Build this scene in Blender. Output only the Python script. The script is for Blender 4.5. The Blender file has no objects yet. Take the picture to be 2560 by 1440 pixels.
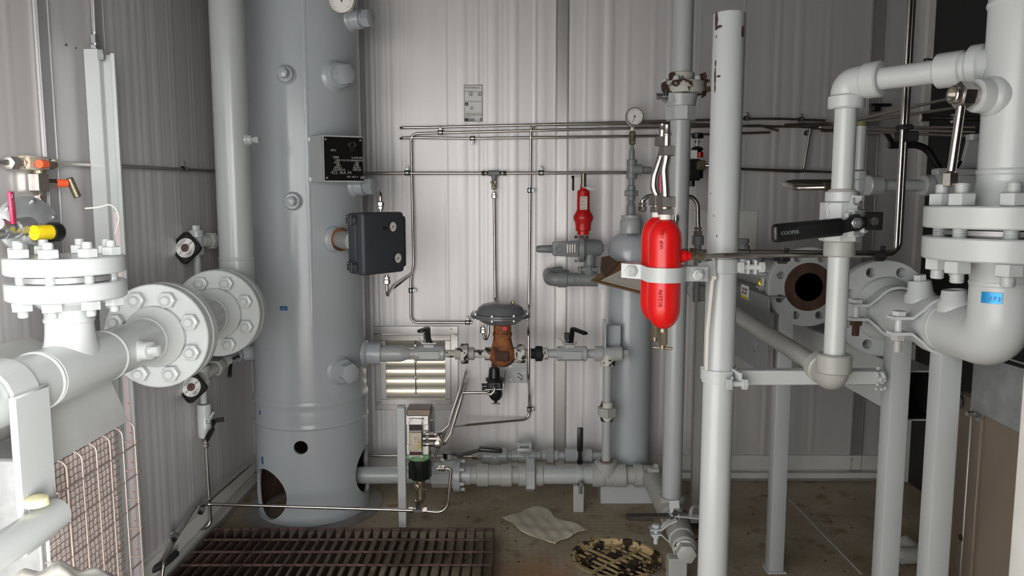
import bpy, bmesh, math, random
from mathutils import Vector as V, Matrix as M
R = math.radians
random.seed(7)
SC = bpy.context.scene
COL = SC.collection

# ------------------------------------------------------------------ camera
F = 1920.0                     # focal length in pixels of the 2560 px wide frame
PITCH = R(6.4)
EYE = 1.3
cam_d = bpy.data.cameras.new('camera')
cam_d.sensor_width = 36.0
cam_d.lens = 36.0 * F / 2560.0
cam_d.clip_start = 0.02
cam = bpy.data.objects.new('camera', cam_d)
COL.objects.link(cam)
cam.location = (0, 0, EYE)
cam.rotation_euler = (R(90) - PITCH, 0, 0)
SC.camera = cam

# ------------------------------------------------------------------ world: bright overcast daylight
w = bpy.data.worlds.new('overcast_sky')
SC.world = w
w.use_nodes = True
bg = w.node_tree.nodes['Background']
bg.inputs['Color'].default_value = (1.0, 0.985, 0.965, 1)
bg.inputs['Strength'].default_value = 4.5
sun_d = bpy.data.lights.new('hazy_sun', 'SUN')
sun_d.energy = 10.0
sun_d.angle = R(42)
sun_d.color = (1.0, 0.985, 0.965)
sun = bpy.data.objects.new('hazy_sun', sun_d); COL.objects.link(sun)
sun.rotation_euler = V((-.64, .76, -.1)).to_track_quat('-Z', 'Y').to_euler()
SC.view_settings.view_transform = 'Standard'
SC.view_settings.look = 'None'
SC.view_settings.gamma = 1.0
SC.view_settings.use_curve_mapping = False
SC.view_settings.exposure = 0.16

# ------------------------------------------------------------------ helpers
CP, SP = math.cos(PITCH), math.sin(PITCH)
def ray(px, py):
    u = (px - 1280) / F; v = (py - 720) / F
    return V((u, CP - v * SP, -(SP + v * CP)))
def at(px, py, Y):             # world point seen at a pixel, on the plane Y
    d = ray(px, py); t = Y / d.y
    return V((d.x * t, Y, EYE + d.z * t))
def atx(px, py, X):            # ... on the plane X
    d = ray(px, py); t = X / d.x
    return V((X, d.y * t, EYE + d.z * t))
def atz(px, py, Z=0.0):        # ... on the plane Z
    d = ray(px, py); t = (Z - EYE) / d.z
    return V((d.x * t, d.y * t, Z))
def sz(px, Y, py=505):         # pixels to metres at that depth
    return px / F * Y / ray(1280, py).y

def frame(axis, up=None):
    a = V(axis).normalized()
    u = V(up) if up is not None else (V((0, 0, 1)) if abs(a.z) < 0.9 else V((0, 1, 0)))
    x = u.cross(a)
    if x.length < 1e-5: x = V((1, 0, 0)).cross(a)
    x.normalize(); y = a.cross(x)
    return x, y, a
def rotm(axis, up=None):       # matrix whose +Z is axis
    x, y, a = frame(axis, up)
    return M((x, y, a)).transposed().to_4x4()

class MB:
    def __init__(s): s.v = []; s.f = []
    def add(s, vs, fs):
        b = len(s.v); s.v += [V(p) for p in vs]; s.f += [tuple(i + b for i in f) for f in fs]
        return s
    def lathe(s, o, axis, prof, n=28, up=None, closed=False):
        o = V(o); x, y, a = frame(axis, up); vs = []; rings = []; fs = []
        for (d, r) in prof:
            c = o + a * d
            if r <= 1e-6: rings.append([len(vs)]); vs.append(c)
            else:
                rings.append(list(range(len(vs), len(vs) + n)))
                vs += [c + (x * math.cos(2 * math.pi * k / n) + y * math.sin(2 * math.pi * k / n)) * r for k in range(n)]
        seq = list(zip(rings[:-1], rings[1:]))
        if closed: seq.append((rings[-1], rings[0]))
        for A, B in seq:
            for k in range(n):
                j = (k + 1) % n
                if len(A) == 1 and len(B) == 1: continue
                if len(A) == 1: fs.append((A[0], B[k], B[j])[::-1])
                elif len(B) == 1: fs.append((A[k], A[j], B[0]))
                else: fs.append((A[k], A[j], B[j], B[k]))
        if not closed:
            if len(rings[0]) > 1: fs.append(tuple(rings[0][::-1]))
            if len(rings[-1]) > 1: fs.append(tuple(rings[-1]))
        return s.add(vs, fs)
    def cyl(s, a, b, r, n=20, ch=0.0, r2=None):
        a = V(a); b = V(b); L = (b - a).length; r2 = r if r2 is None else r2
        pr = [(0, r), (L, r2)] if ch <= 0 else [(0, r - ch), (ch, r), (L - ch, r2), (L, r2 - ch)]
        return s.lathe(a, b - a, pr, n)
    def hexp(s, o, axis, af, L, ch=None, roll=0.0, n=6):
        o = V(o); x, y, a = frame(axis); r = af / 2 / math.cos(math.pi / n); ch = af * 0.06 if ch is None else ch
        vs = []
        for (d, rr) in ((0, r - ch), (ch * .6, r), (L - ch * .6, r), (L, r - ch)):
            vs += [o + a * d + (x * math.cos(2 * math.pi * k / n + roll) + y * math.sin(2 * math.pi * k / n + roll)) * rr for k in range(n)]
        fs = [tuple(range(n))[::-1], tuple(range(3 * n, 4 * n))]
        for q in range(3):
            for k in range(n):
                j = (k + 1) % n
                fs.append((q * n + k, q * n + j, q * n + n + j, q * n + n + k))
        return s.add(vs, fs)
    def tube(s, pts, r, bend=0.03, n=10, cap=True):
        pts = [V(p) for p in pts]; path = [pts[0]]
        for i in range(1, len(pts) - 1):
            p = pts[i]; a = (pts[i - 1] - p); b = (pts[i + 1] - p); la, lb = a.length, b.length
            a.normalize(); b.normalize(); ang = a.angle(b)
            if ang > 3.05: path.append(p); continue
            t = min(bend / math.tan(ang / 2), la * .48, lb * .48); rad = t * math.tan(ang / 2)
            bis = (a + b).normalized(); c = p + bis * (rad / math.sin(ang / 2))
            s0 = p + a * t - c; s1 = p + b * t - c; m = max(3, int((math.pi - ang) / 0.2))
            axis = s0.cross(s1)
            if axis.length < 1e-12: path.append(p); continue
            tot = s0.angle(s1)
            for k in range(m + 1): path.append(c + M.Rotation(tot * k / m, 3, axis) @ s0)
        path.append(pts[-1])
        q = [path[0]]
        for p in path[1:]:
            if (p - q[-1]).length > 1e-5: q.append(p)
        path = q; vs = []; fs = []
        tan = [(path[min(i + 1, len(path) - 1)] - path[max(i - 1, 0)]).normalized() for i in range(len(path))]
        x, y, a = frame(tan[0])
        for i, p in enumerate(path):
            if i:
                rot = tan[i - 1].rotation_difference(tan[i]); x = rot @ x
            x = (x - tan[i] * x.dot(tan[i])).normalized(); y = tan[i].cross(x)
            rr = r(i / (len(path) - 1)) if callable(r) else r
            vs += [p + (x * math.cos(2 * math.pi * k / n) + y * math.sin(2 * math.pi * k / n)) * rr for k in range(n)]
        for i in range(len(path) - 1):
            for k in range(n):
                j = (k + 1) % n
                fs.append((i * n + k, i * n + j, i * n + n + j, i * n + n + k))
        if cap: fs += [tuple(range(n))[::-1], tuple(range(len(vs) - n, len(vs)))]
        return s.add(vs, fs)
    def box(s, c, size, rot=None, bev=0.0, seg=1):
        bm = bmesh.new(); bmesh.ops.create_cube(bm, size=1.0)
        for v in bm.verts: v.co = V((v.co.x * size[0], v.co.y * size[1], v.co.z * size[2]))
        if bev > 0: bmesh.ops.bevel(bm, geom=bm.edges[:], offset=min(bev, min(size) * .49), segments=seg, affect='EDGES', profile=0.5)
        m = M.Translation(V(c)) @ (rot.to_4x4() if rot is not None else M.Identity(4))
        bm.verts.index_update()
        s.add([m @ v.co for v in bm.verts], [tuple(v.index for v in f.verts) for f in bm.faces]); bm.free()
        return s
    def prism(s, poly, vec, bev=0.0):
        poly = [V(p) for p in poly]; vec = V(vec); n = len(poly)
        nrm = V((0, 0, 0))
        for i in range(n): nrm += poly[i].cross(poly[(i + 1) % n])
        if nrm.dot(vec) < 0: poly.reverse()
        vs = poly + [p + vec for p in poly]
        fs = [tuple(range(n))[::-1], tuple(range(n, 2 * n))] + [(i, (i + 1) % n, n + (i + 1) % n, n + i) for i in range(n)]
        if bev > 0:
            bm = bmesh.new(); bv = [bm.verts.new(v) for v in vs]
            for f in fs: bm.faces.new([bv[i] for i in f])
            bmesh.ops.bevel(bm, geom=bm.edges[:], offset=bev, segments=2, affect='EDGES', profile=0.5)
            bm.verts.index_update()
            s.add([v.co.copy() for v in bm.verts], [tuple(v.index for v in f.verts) for f in bm.faces]); bm.free()
            return s
        return s.add(vs, fs)
    def strip(s, pts, width_vec, thick_vec):      # bent flat bar along a polyline
        pts = [V(p) for p in pts]; w_ = V(width_vec); t_ = [V(t) for t in thick_vec] if isinstance(thick_vec, list) else [V(thick_vec)] * len(pts)
        vs = []; fs = []
        for p, t in zip(pts, t_): vs += [p - w_ / 2, p + w_ / 2, p + w_ / 2 + t, p - w_ / 2 + t]
        for i in range(len(pts) - 1):
            for k in range(4):
                j = (k + 1) % 4
                fs.append((4 * i + k, 4 * i + j, 4 * i + 4 + j, 4 * i + 4 + k))
        fs += [(3, 2, 1, 0), tuple(range(len(vs) - 4, len(vs)))]
        return s.add(vs, fs)
    def sphere(s, c, r, sc=(1, 1, 1), n=16):
        c = V(c); m = n // 2; vs = []; fs = []
        for i in range(m + 1):
            th = math.pi * i / m
            for k in range(n):
                ph = 2 * math.pi * k / n
                vs.append(c + V((r * sc[0] * math.sin(th) * math.cos(ph), r * sc[1] * math.sin(th) * math.sin(ph), r * sc[2] * math.cos(th))))
        for i in range(m):
            for k in range(n):
                j = (k + 1) % n
                fs.append((i * n + k, i * n + n + k, i * n + n + j, i * n + j))
        return s.add(vs, fs)
    def torus(s, c, axis, R_, r, n=28, m=8):
        return s.lathe(c, axis, [(r * math.sin(2 * math.pi * k / m), R_ + r * math.cos(2 * math.pi * k / m)) for k in range(m)][::-1], n, closed=True)
    def elbow(s, a, corner, b, r, n=24):
        return s.tube([a, corner, b], r, bend=min((V(a) - V(corner)).length, (V(b) - V(corner)).length) * .98, n=n)

def new_mesh(name, mb, mat, off=V((0, 0, 0)), ang=38):
    me = bpy.data.meshes.new(name)
    me.from_pydata([tuple(p - off) for p in mb.v], [], mb.f)
    me.validate(); 
    bm = bmesh.new(); bm.from_mesh(me); bmesh.ops.remove_doubles(bm, verts=bm.verts, dist=1e-6)
    bmesh.ops.recalc_face_normals(bm, faces=bm.faces); bm.to_mesh(me); bm.free()
    me.polygons.foreach_set('use_smooth', [True] * len(me.polygons))
    me.set_sharp_from_angle(angle=R(ang))
    me.materials.append(mat)
    return me
def tag(o, label=None, cat=None, group=None, kind=None):
    if label: o['label'] = label
    if cat: o['category'] = cat
    if group: o['group'] = group
    if kind: o['kind'] = kind
    return o
def wloc(o):
    p = V((0, 0, 0))
    while o is not None: p += o.location; o = o.parent
    return p
def thing(name, label, cat, loc, group=None):
    o = bpy.data.objects.new(name, None); o.empty_display_size = .05
    COL.objects.link(o); o.location = V(loc)
    return tag(o, label, cat, group)
def part(parent, name, mb, mat, label=None, kind=None, ang=38):
    off = wloc(parent)
    o = bpy.data.objects.new(name, new_mesh(name, mb, mat, off, ang)); COL.objects.link(o); o.parent = parent
    return tag(o, label, None, None, kind)
def solo(name, label, cat, mb, mat, group=None, kind=None, ang=38):
    lo = V((min(p.x for p in mb.v), min(p.y for p in mb.v), min(p.z for p in mb.v)))
    hi = V((max(p.x for p in mb.v), max(p.y for p in mb.v), max(p.z for p in mb.v)))
    off = V(((lo.x + hi.x) / 2, (lo.y + hi.y) / 2, lo.z))
    o = bpy.data.objects.new(name, new_mesh(name, mb, mat, off, ang)); COL.objects.link(o); o.location = off
    return tag(o, label, cat, group, kind)
def struct(name, mb, mat, label=None, cat=None, ang=38):
    o = bpy.data.objects.new(name, new_mesh(name, mb, mat, V((0, 0, 0)), ang)); COL.objects.link(o)
    return tag(o, label, cat, None, 'structure')
def inst(parent, name, me, mat4):             # a piece sharing mesh data; parents are never rotated
    o = bpy.data.objects.new(name, me); COL.objects.link(o); o.parent = parent
    o.matrix_basis = M.Translation(-wloc(parent)) @ mat4
    return o
def place(o_, axis, up=None): return M.Translation(V(o_)) @ rotm(axis, up)
def boolean(o, cutters):
    obs = []
    for mb in cutters:
        c = bpy.data.objects.new('cutter', new_mesh('cutter', mb, o.data.materials[0])); COL.objects.link(c); obs.append(c)
        c.location = V((0, 0, 0))
        m = o.modifiers.new('b', 'BOOLEAN'); m.object = c; m.operation = 'DIFFERENCE'; m.solver = 'EXACT'
    bpy.context.view_layer.update()
    dg = bpy.context.evaluated_depsgraph_get()
    me = bpy.data.meshes.new_from_object(o.evaluated_get(dg), depsgraph=dg)
    mats = list(o.data.materials)
    o.modifiers.clear(); old = o.data; o.data = me
    if not me.materials:
        for mt in mats: me.materials.append(mt)
    me.polygons.foreach_set('use_smooth', [True] * len(me.polygons)); me.set_sharp_from_angle(angle=R(32))
    for c in obs:
        d = c.data; bpy.data.objects.remove(c); bpy.data.meshes.remove(d)
    bpy.data.meshes.remove(old)
def text(parent, name, s, loc, xdir, ydir, size, mat, depth=0.0004, align='LEFT'):
    cu = bpy.data.curves.new(name, 'FONT'); cu.body = s; cu.size = size; cu.extrude = depth; cu.align_x = align
    cu.resolution_u = 2
    t = bpy.data.objects.new(name, cu); COL.objects.link(t)
    bpy.context.view_layer.update()
    dg = bpy.context.evaluated_depsgraph_get()
    me = bpy.data.meshes.new_from_object(t.evaluated_get(dg), depsgraph=dg)
    bpy.data.objects.remove(t); bpy.data.curves.remove(cu)
    x = V(xdir).normalized(); y = V(ydir).normalized(); z = x.cross(y)
    m = M((x, y, z)).transposed().to_4x4(); m.translation = V(loc)
    me.materials.clear(); me.materials.append(mat)
    return inst(parent, name, me, m)

# ------------------------------------------------------------------ materials
def srgb(r, g, b):
    return tuple(((c / 255) / 12.92 if c / 255 <= .04045 else ((c / 255 + .055) / 1.055) ** 2.4) for c in (r, g, b)) + (1.0,)
def base_mat(name):
    m = bpy.data.materials.new(name); m.use_nodes = True
    nt = m.node_tree; return m, nt, nt.nodes['Principled BSDF']
def mat(name, col, rough=.4, metal=0.0, var=.06, scale=9.0, bump=.0, bscale=140.0, chips=None, chip_col=(60, 40, 30), cscale=14.0, spec=.5, col2=None, c2scale=3.0, c2lo=.5, c2hi=.7, emis=None, stretch=None, trans=0.0):
    m, nt, p = base_mat(name); N = nt.nodes; L = nt.links
    tc = N.new('ShaderNodeTexCoord'); src = tc.outputs['Object']
    if stretch:
        mp = N.new('ShaderNodeMapping'); mp.inputs['Scale'].default_value = stretch; L.new(src, mp.inputs['Vector']); src = mp.outputs['Vector']
    def noise(sc, det=3.0, rgh=.55):
        n = N.new('ShaderNodeTexNoise'); n.inputs['Scale'].default_value = sc; n.inputs['Detail'].default_value = det; n.inputs['Roughness'].default_value = rgh
        L.new(src, n.inputs['Vector']); return n.outputs['Fac']
    def ramp(fac, a, b, ca, cb):
        r = N.new('ShaderNodeValToRGB'); r.color_ramp.elements[0].position = a; r.color_ramp.elements[1].position = b
        r.color_ramp.elements[0].color = ca; r.color_ramp.elements[1].color = cb; L.new(fac, r.inputs['Fac']); return r.outputs['Color']
    def mix(fac, a, b):
        x = N.new('ShaderNodeMix'); x.data_type = 'RGBA'
        if isinstance(fac, float): x.inputs[0].default_value = fac
        else: L.new(fac, x.inputs[0])
        for i, q in ((6, a), (7, b)):
            if isinstance(q, tuple): x.inputs[i].default_value = q
            else: L.new(q, x.inputs[i])
        return x.outputs[2]
    c = srgb(*col)
    lo = tuple(max(0, k * (1 - var)) for k in c[:3]) + (1,); hi = tuple(min(1, k * (1 + var)) for k in c[:3]) + (1,)
    colo = ramp(noise(scale), .3, .7, lo, hi)
    if col2: colo = mix(ramp(noise(c2scale, 5), c2lo, c2hi, (0, 0, 0, 1), (1, 1, 1, 1)), colo, srgb(*col2))
    rg = None
    if chips:
        k = ramp(noise(cscale, 6, .62), chips, chips + .015, (0, 0, 0, 1), (1, 1, 1, 1))
        colo = mix(k, colo, ramp(noise(60), .3, .7, tuple(q * .6 for q in srgb(*chip_col)[:3]) + (1,), srgb(*chip_col)))
        rg = ramp(k, 0.0, 1.0, (rough,) * 3 + (1,), (.85,) * 3 + (1,))
    L.new(colo, p.inputs['Base Color'])
    if rg is not None: L.new(rg, p.inputs['Roughness'])
    else: p.inputs['Roughness'].default_value = rough
    p.inputs['Metallic'].default_value = metal
    p.inputs['Specular IOR Level'].default_value = spec
    if trans: p.inputs['Transmission Weight'].default_value = trans
    if bump:
        b = N.new('ShaderNodeBump'); b.inputs['Strength'].default_value = bump; b.inputs['Distance'].default_value = .002
        L.new(noise(bscale, 2), b.inputs['Height']); L.new(b.outputs['Normal'], p.inputs['Normal'])
    if emis:
        p.inputs['Emission Color'].default_value = srgb(*emis[:3]); p.inputs['Emission Strength'].default_value = emis[3]
    return m

m_wall = mat('wall_panel_aluminium', (214, 212, 212), .5, metal=.52, var=.03, scale=2.5, bump=.04, bscale=60, stretch=(6, 6, .4))
m_alu = mat('aluminium_trim', (196, 194, 192), .34, metal=.85, var=.1, scale=14, bump=.06, stretch=(1, 1, .15))
m_alu_dull = mat('aluminium_dull', (165, 164, 165), .45, metal=.55, var=.1, scale=10, stretch=(1, 1, .2))
m_base = mat('base_channel_white', (205, 204, 200), .5, var=.06)
m_curb = mat('curb_grey', (140, 138, 134), .55, var=.12, col2=(95, 82, 66), c2lo=.55, c2hi=.75)
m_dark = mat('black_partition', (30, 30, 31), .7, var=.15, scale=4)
m_unseen_grey = mat('unseen_dark_grey', (74, 73, 72), .6)  # for the unseen ceiling and front wall, kept dark to cut bounce light
m_vessel = mat('vessel_blue_grey_paint', (176, 182, 186), .2, var=.03, scale=3, bump=.12, bscale=90)
m_grey = mat('grey_pipe_paint', (172, 176, 176), .27, var=.035, scale=6, bump=.1, bscale=120)
m_greyd = mat('grey_paint_dirty', (164, 165, 160), .42, var=.06, scale=9, bump=.1, bscale=120, col2=(150, 141, 122), c2scale=5, c2lo=.58, c2hi=.8)
m_greylt = mat('light_grey_paint', (190, 194, 194), .27, var=.03, scale=6, bump=.1, bscale=120)
m_greychip = mat('grey_paint_chipped', (196, 195, 188), .4, var=.06, bump=.1, chips=.55, chip_col=(48, 40, 36), cscale=30)
m_reg = mat('grey_regulator_paint', (128, 132, 133), .42, var=.05, scale=12)
m_act = mat('actuator_grey', (112, 114, 116), .26, var=.07, scale=8, col2=(138, 128, 104), c2scale=6, c2lo=.62, c2hi=.75)
m_steel = mat('stainless_tube', (198, 192, 186), .24, metal=1.0, var=.05, scale=20)
m_hood = mat('hood_sheet', (196, 198, 195), .45, metal=.3, var=.06, scale=8)
m_pale = mat('faded_yellow_plastic', (226, 220, 176), .5)
m_slat = mat('louvre_slat', (214, 209, 198), .36, metal=.6, var=.06)
m_steel2 = mat('stainless_fitting', (190, 184, 178), .3, metal=1.0, var=.08, scale=30)
m_zinc = mat('zinc_plated', (170, 172, 174), .33, metal=.9, var=.08, scale=30)
m_brassy = mat('tarnished_brass', (134, 125, 106), .4, metal=.8, var=.2, scale=40)
m_galv = mat('galvanised_sheet', (158, 161, 162), .42, metal=.7, var=.16, scale=22, bump=.05)
m_black = mat('black_vinyl', (22, 22, 23), .38, var=.1)
m_rubber = mat('black_rubber', (27, 26, 27), .75, var=.15)
m_box = mat('charcoal_plastic', (62, 66, 72), .5, var=.06, scale=5, bump=.06)
m_red = mat('red_gloss_paint', (216, 22, 22), .28, var=.05, scale=7, bump=.12, bscale=60)
m_redd = mat('red_paint_dark', (190, 20, 24), .38, var=.08, scale=12)
m_rust = mat('orange_rust', (146, 90, 50), .8, var=.35, scale=30, bump=.4, bscale=160, col2=(78, 52, 40), c2scale=22, c2lo=.52, c2hi=.62)
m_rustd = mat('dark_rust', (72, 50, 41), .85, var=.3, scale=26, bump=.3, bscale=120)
m_grate = mat('rusty_grating', (98, 78, 70), .78, var=.25, scale=18, bump=.25, bscale=120, col2=(62, 46, 42), c2scale=7, c2lo=.45, c2hi=.6)
m_worn = mat('worn_black_lever', (58, 50, 47), .6, var=.25, scale=24)
m_white = mat('white_print', (228, 228, 226), .55, var=.02)
m_dial = mat('gauge_dial', (226, 224, 220), .5, var=.02)
m_ink = mat('black_ink', (34, 33, 34), .6)
m_plate = mat('black_nameplate', (24, 22, 22), .26, metal=.4, var=.1)
m_etch = mat('etched_metal', (196, 194, 190), .4, metal=.2)
m_blue = mat('blue_sticker', (28, 96, 150), .35, var=.1)
m_blue2 = mat('bright_blue_foil', (24, 140, 200), .25, metal=.3, var=.12, scale=60)
m_orange = mat('orange_sleeve', (222, 92, 52), .5, var=.1)
m_yellow = mat('yellow_label', (222, 196, 28), .45)
m_redh = mat('red_lever', (214, 34, 84), .4, var=.05)
m_green = mat('pump_green', (112, 150, 110), .5, var=.08)
m_greenblk = mat('dark_green_plastic', (22, 27, 23), .35, var=.2)
m_kraft = mat('brown_clipboard', (122, 96, 70), .7, var=.12, scale=10)
m_leather = mat('dark_brown_rag', (84, 66, 54), .8, var=.25, scale=10)
m_paper = mat('paper', (206, 200, 188), .7, var=.05)
m_sheet = mat('plastic_sheet', (200, 192, 174), .45, var=.1, scale=6, col2=(140, 118, 84), c2scale=5, c2lo=.6, c2hi=.8)
m_tan = mat('stained_sheet_metal', (128, 116, 104), .5, metal=.35, var=.1, scale=5, col2=(110, 94, 78), c2scale=3, stretch=(1, 1, .4))
m_heat = mat('heater_pad', (238, 226, 221), .85, var=.06)
m_mesh = mat('steel_wire_mesh', (112, 98, 94), .6, metal=.3, var=.12)
m_wire = mat('guard_wire', (166, 152, 146), .45, metal=.5, var=.1)
m_tie = mat('white_nylon', (224, 222, 214), .45)
m_drain = mat('peeling_cream_paint', (176, 154, 112), .6, var=.12, chips=.53, chip_col=(50, 33, 20), cscale=22, bump=.2)
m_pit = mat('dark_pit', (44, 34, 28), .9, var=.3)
m_tag = mat('clear_label', (205, 205, 205), .5)
m_glass = mat('gauge_glass', (240, 240, 240), .05, trans=1.0)
m_scale = mat('pink_white_scale', (206, 190, 190), .5)

# ------------------------------------------------------------------ the room
XL, XR, YB, YF, ZC = -1.21, 1.85, 3.5, -0.55, 2.62
DOORX, DOORZ = .18, 2.0  # doorway size set to limit daylight on the back wall
SIDEY = .1
def floor_material():
    m, nt, p = base_mat('checker_plate_floor'); N = nt.nodes; L = nt.links
    tc = N.new('ShaderNodeTexCoord'); mp = N.new('ShaderNodeMapping'); L.new(tc.outputs['Object'], mp.inputs['Vector'])
    mp.inputs['Scale'].default_value = (34, 34, 0)
    def vm(op, a, b=None):
        n = N.new('ShaderNodeVectorMath'); n.operation = op; L.new(a, n.inputs[0])
        if b is not None: n.inputs[1].default_value = b
        return n.outputs[0]
    def ma(op, a, b=None):
        n = N.new('ShaderNodeMath'); n.operation = op
        if isinstance(a, float): n.inputs[0].default_value = a
        else: L.new(a, n.inputs[0])
        if b is not None:
            if isinstance(b, float): n.inputs[1].default_value = b
            else: L.new(b, n.inputs[1])
        return n.outputs[0]
    def sep(a):
        n = N.new('ShaderNodeSeparateXYZ'); L.new(a, n.inputs[0]); return n.outputs
    fl = sep(vm('FLOOR', mp.outputs[0])); fr = sep(vm('SUBTRACT', vm('FRACTION', mp.outputs[0]), (.5, .5, 0)))
    par = ma('MODULO', ma('ABSOLUTE', ma('ADD', fl[0], fl[1])), 2.0)
    sgn = ma('SUBTRACT', ma('MULTIPLY', par, 2.0), 1.0)
    a = ma('ADD', fr[0], ma('MULTIPLY', fr[1], sgn)); b = ma('SUBTRACT', fr[0], ma('MULTIPLY', fr[1], sgn))
    d = ma('ADD', ma('POWER', ma('MULTIPLY', a, 1.35), 2.0), ma('POWER', ma('MULTIPLY', b, 5.0), 2.0))
    r = N.new('ShaderNodeValToRGB'); r.color_ramp.elements[0].position = .2; r.color_ramp.elements[0].color = (1, 1, 1, 1)
    r.color_ramp.elements[1].position = .5; r.color_ramp.elements[1].color = (0, 0, 0, 1); L.new(d, r.inputs['Fac'])
    bp = N.new('ShaderNodeBump'); bp.inputs['Strength'].default_value = .9; bp.inputs['Distance'].default_value = .003
    L.new(r.outputs[0], bp.inputs['Height']); L.new(bp.outputs[0], p.inputs['Normal'])
    def noise(s, det=5):
        n = N.new('ShaderNodeTexNoise'); n.inputs['Scale'].default_value = s; n.inputs['Detail'].default_value = det; L.new(tc.outputs['Object'], n.inputs['Vector']); return n.outputs['Fac']
    c1 = N.new('ShaderNodeValToRGB'); L.new(noise(3.2), c1.inputs['Fac'])
    e = c1.color_ramp.elements; e[0].position = .32; e[0].color = srgb(136, 121, 98); e[1].position = .7; e[1].color = srgb(172, 161, 140)
    c2 = N.new('ShaderNodeValToRGB'); L.new(noise(9, 8), c2.inputs['Fac'])
    e = c2.color_ramp.elements; e[0].position = .58; e[0].color = (0, 0, 0, 1); e[1].position = .7; e[1].color = (1, 1, 1, 1)
    mx = N.new('ShaderNodeMix'); mx.data_type = 'RGBA'; L.new(c2.outputs[0], mx.inputs[0]); L.new(c1.outputs[0], mx.inputs[6]); mx.inputs[7].default_value = srgb(118, 94, 66)
    c3 = N.new('ShaderNodeValToRGB'); L.new(noise(46, 3), c3.inputs['Fac'])
    e = c3.color_ramp.elements; e[0].position = .7; e[0].color = (0, 0, 0, 1); e[1].position = .74; e[1].color = (1, 1, 1, 1)
    mx2 = N.new('ShaderNodeMix'); mx2.data_type = 'RGBA'; L.new(c3.outputs[0], mx2.inputs[0]); L.new(mx.outputs[2], mx2.inputs[6]); mx2.inputs[7].default_value = srgb(40, 30, 24)
    rs = atz(1340, 1440); ds = N.new('ShaderNodeVectorMath'); ds.operation = 'DISTANCE'; L.new(tc.outputs['Object'], ds.inputs[0]); ds.inputs[1].default_value = rs
    dn = ma('ADD', ds.outputs['Value'], ma('MULTIPLY', noise(7, 6), .22))
    c4 = N.new('ShaderNodeValToRGB'); L.new(dn, c4.inputs['Fac']); e = c4.color_ramp.elements
    e[0].position = .16; e[0].color = (.75, .75, .75, 1); e[1].position = .3; e[1].color = (0, 0, 0, 1)
    mx3 = N.new('ShaderNodeMix'); mx3.data_type = 'RGBA'; L.new(c4.outputs[0], mx3.inputs[0]); L.new(mx2.outputs[2], mx3.inputs[6]); mx3.inputs[7].default_value = srgb(142, 100, 64)
    L.new(mx3.outputs[2], p.inputs['Base Color']); p.inputs['Roughness'].default_value = .62
    return m
m_floor = floor_material()
floor = struct('floor', MB().box(((XL + XR) / 2, (YB + YF) / 2, -.05), (XR - XL + .3, YB - YF + .3, .1)), m_floor,
               'brown stained steel checker plate floor', 'floor')
# pit under the bar grating and the round drain
g0 = atz(540, 1314, .045); g1 = atz(1234, 1326, .045)
GX0, GX1, GY1, GY0 = g0.x - .0, g1.x, (g0.y + g1.y) / 2, 2.3
dr = atz(1540, 1402, -.01); DRR = .158
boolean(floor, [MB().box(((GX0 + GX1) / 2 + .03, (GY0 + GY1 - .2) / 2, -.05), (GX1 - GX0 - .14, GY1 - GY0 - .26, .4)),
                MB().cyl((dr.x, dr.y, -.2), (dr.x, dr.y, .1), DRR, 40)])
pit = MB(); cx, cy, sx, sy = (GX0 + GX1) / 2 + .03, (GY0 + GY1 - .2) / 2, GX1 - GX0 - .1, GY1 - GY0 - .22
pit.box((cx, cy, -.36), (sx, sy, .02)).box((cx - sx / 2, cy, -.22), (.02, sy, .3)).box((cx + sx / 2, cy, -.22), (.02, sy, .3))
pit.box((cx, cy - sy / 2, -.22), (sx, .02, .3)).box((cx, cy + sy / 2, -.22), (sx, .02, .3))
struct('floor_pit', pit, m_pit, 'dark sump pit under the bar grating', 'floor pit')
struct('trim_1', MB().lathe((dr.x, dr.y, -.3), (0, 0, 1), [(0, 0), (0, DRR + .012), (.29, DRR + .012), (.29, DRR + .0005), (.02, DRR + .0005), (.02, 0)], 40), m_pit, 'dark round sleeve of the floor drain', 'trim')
# a welded seam across the plate
seam = MB(); a_ = atz(1938, 1212); b_ = atz(2155, 1436)
seam.tube([a_ + V((0, 0, -.001)), b_ + V((0, 0, -.001))], .004, n=6)
part(floor, 'weld_seam', seam, m_greyd)

def ribbed(u0, u1, fn, z0, z1, holes=()):
    """columns of a ribbed wall sheet; fn(u, depth, z) gives the point"""
    mb = MB(); us = [u0]
    while us[-1] < u1 - .05: us.append(us[-1] + random.choice((.018, .022, .03, .036, .044, .056)))
    us.append(u1)
    for h in holes: us += [h[0], h[1]]
    us = sorted(set(round(q, 4) for q in us)); dep = 0.0
    for i in range(len(us) - 1):
        a, b = us[i], us[i + 1]; dep = random.choice((0, .0006, .0014)) if i else 0
        spans = [(z0, z1)]
        for h in holes:
            if a >= h[0] - 1e-4 and b <= h[1] + 1e-4: spans = [(z0, h[2]), (h[3], z1)]
        e = min(.007, (b - a) * .3)
        for (p, q) in spans:
            mb.add([fn(a, 0, p), fn(a + e, dep, p), fn(b - e, dep, p), fn(b, 0, p), fn(a, 0, q), fn(a + e, dep, q), fn(b - e, dep, q), fn(b, 0, q)],
                   [(0, 1, 5, 4), (1, 2, 6, 5), (2, 3, 7, 6)])
    return mb
lv0 = at(948, 832, YB); lv1 = at(1132, 1012, YB)
LX0, LX1, LZ0, LZ1 = lv0.x, lv1.x, lv1.z, lv0.z
wb = MB()
for c, s in (((XL - .1 + LX0) / 2, LX0 - XL + .1), ((LX1 + XR + .1) / 2, XR + .1 - LX1)):
    wb.box((c, YB + .045, ZC / 2), (s, .07, ZC))
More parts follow.
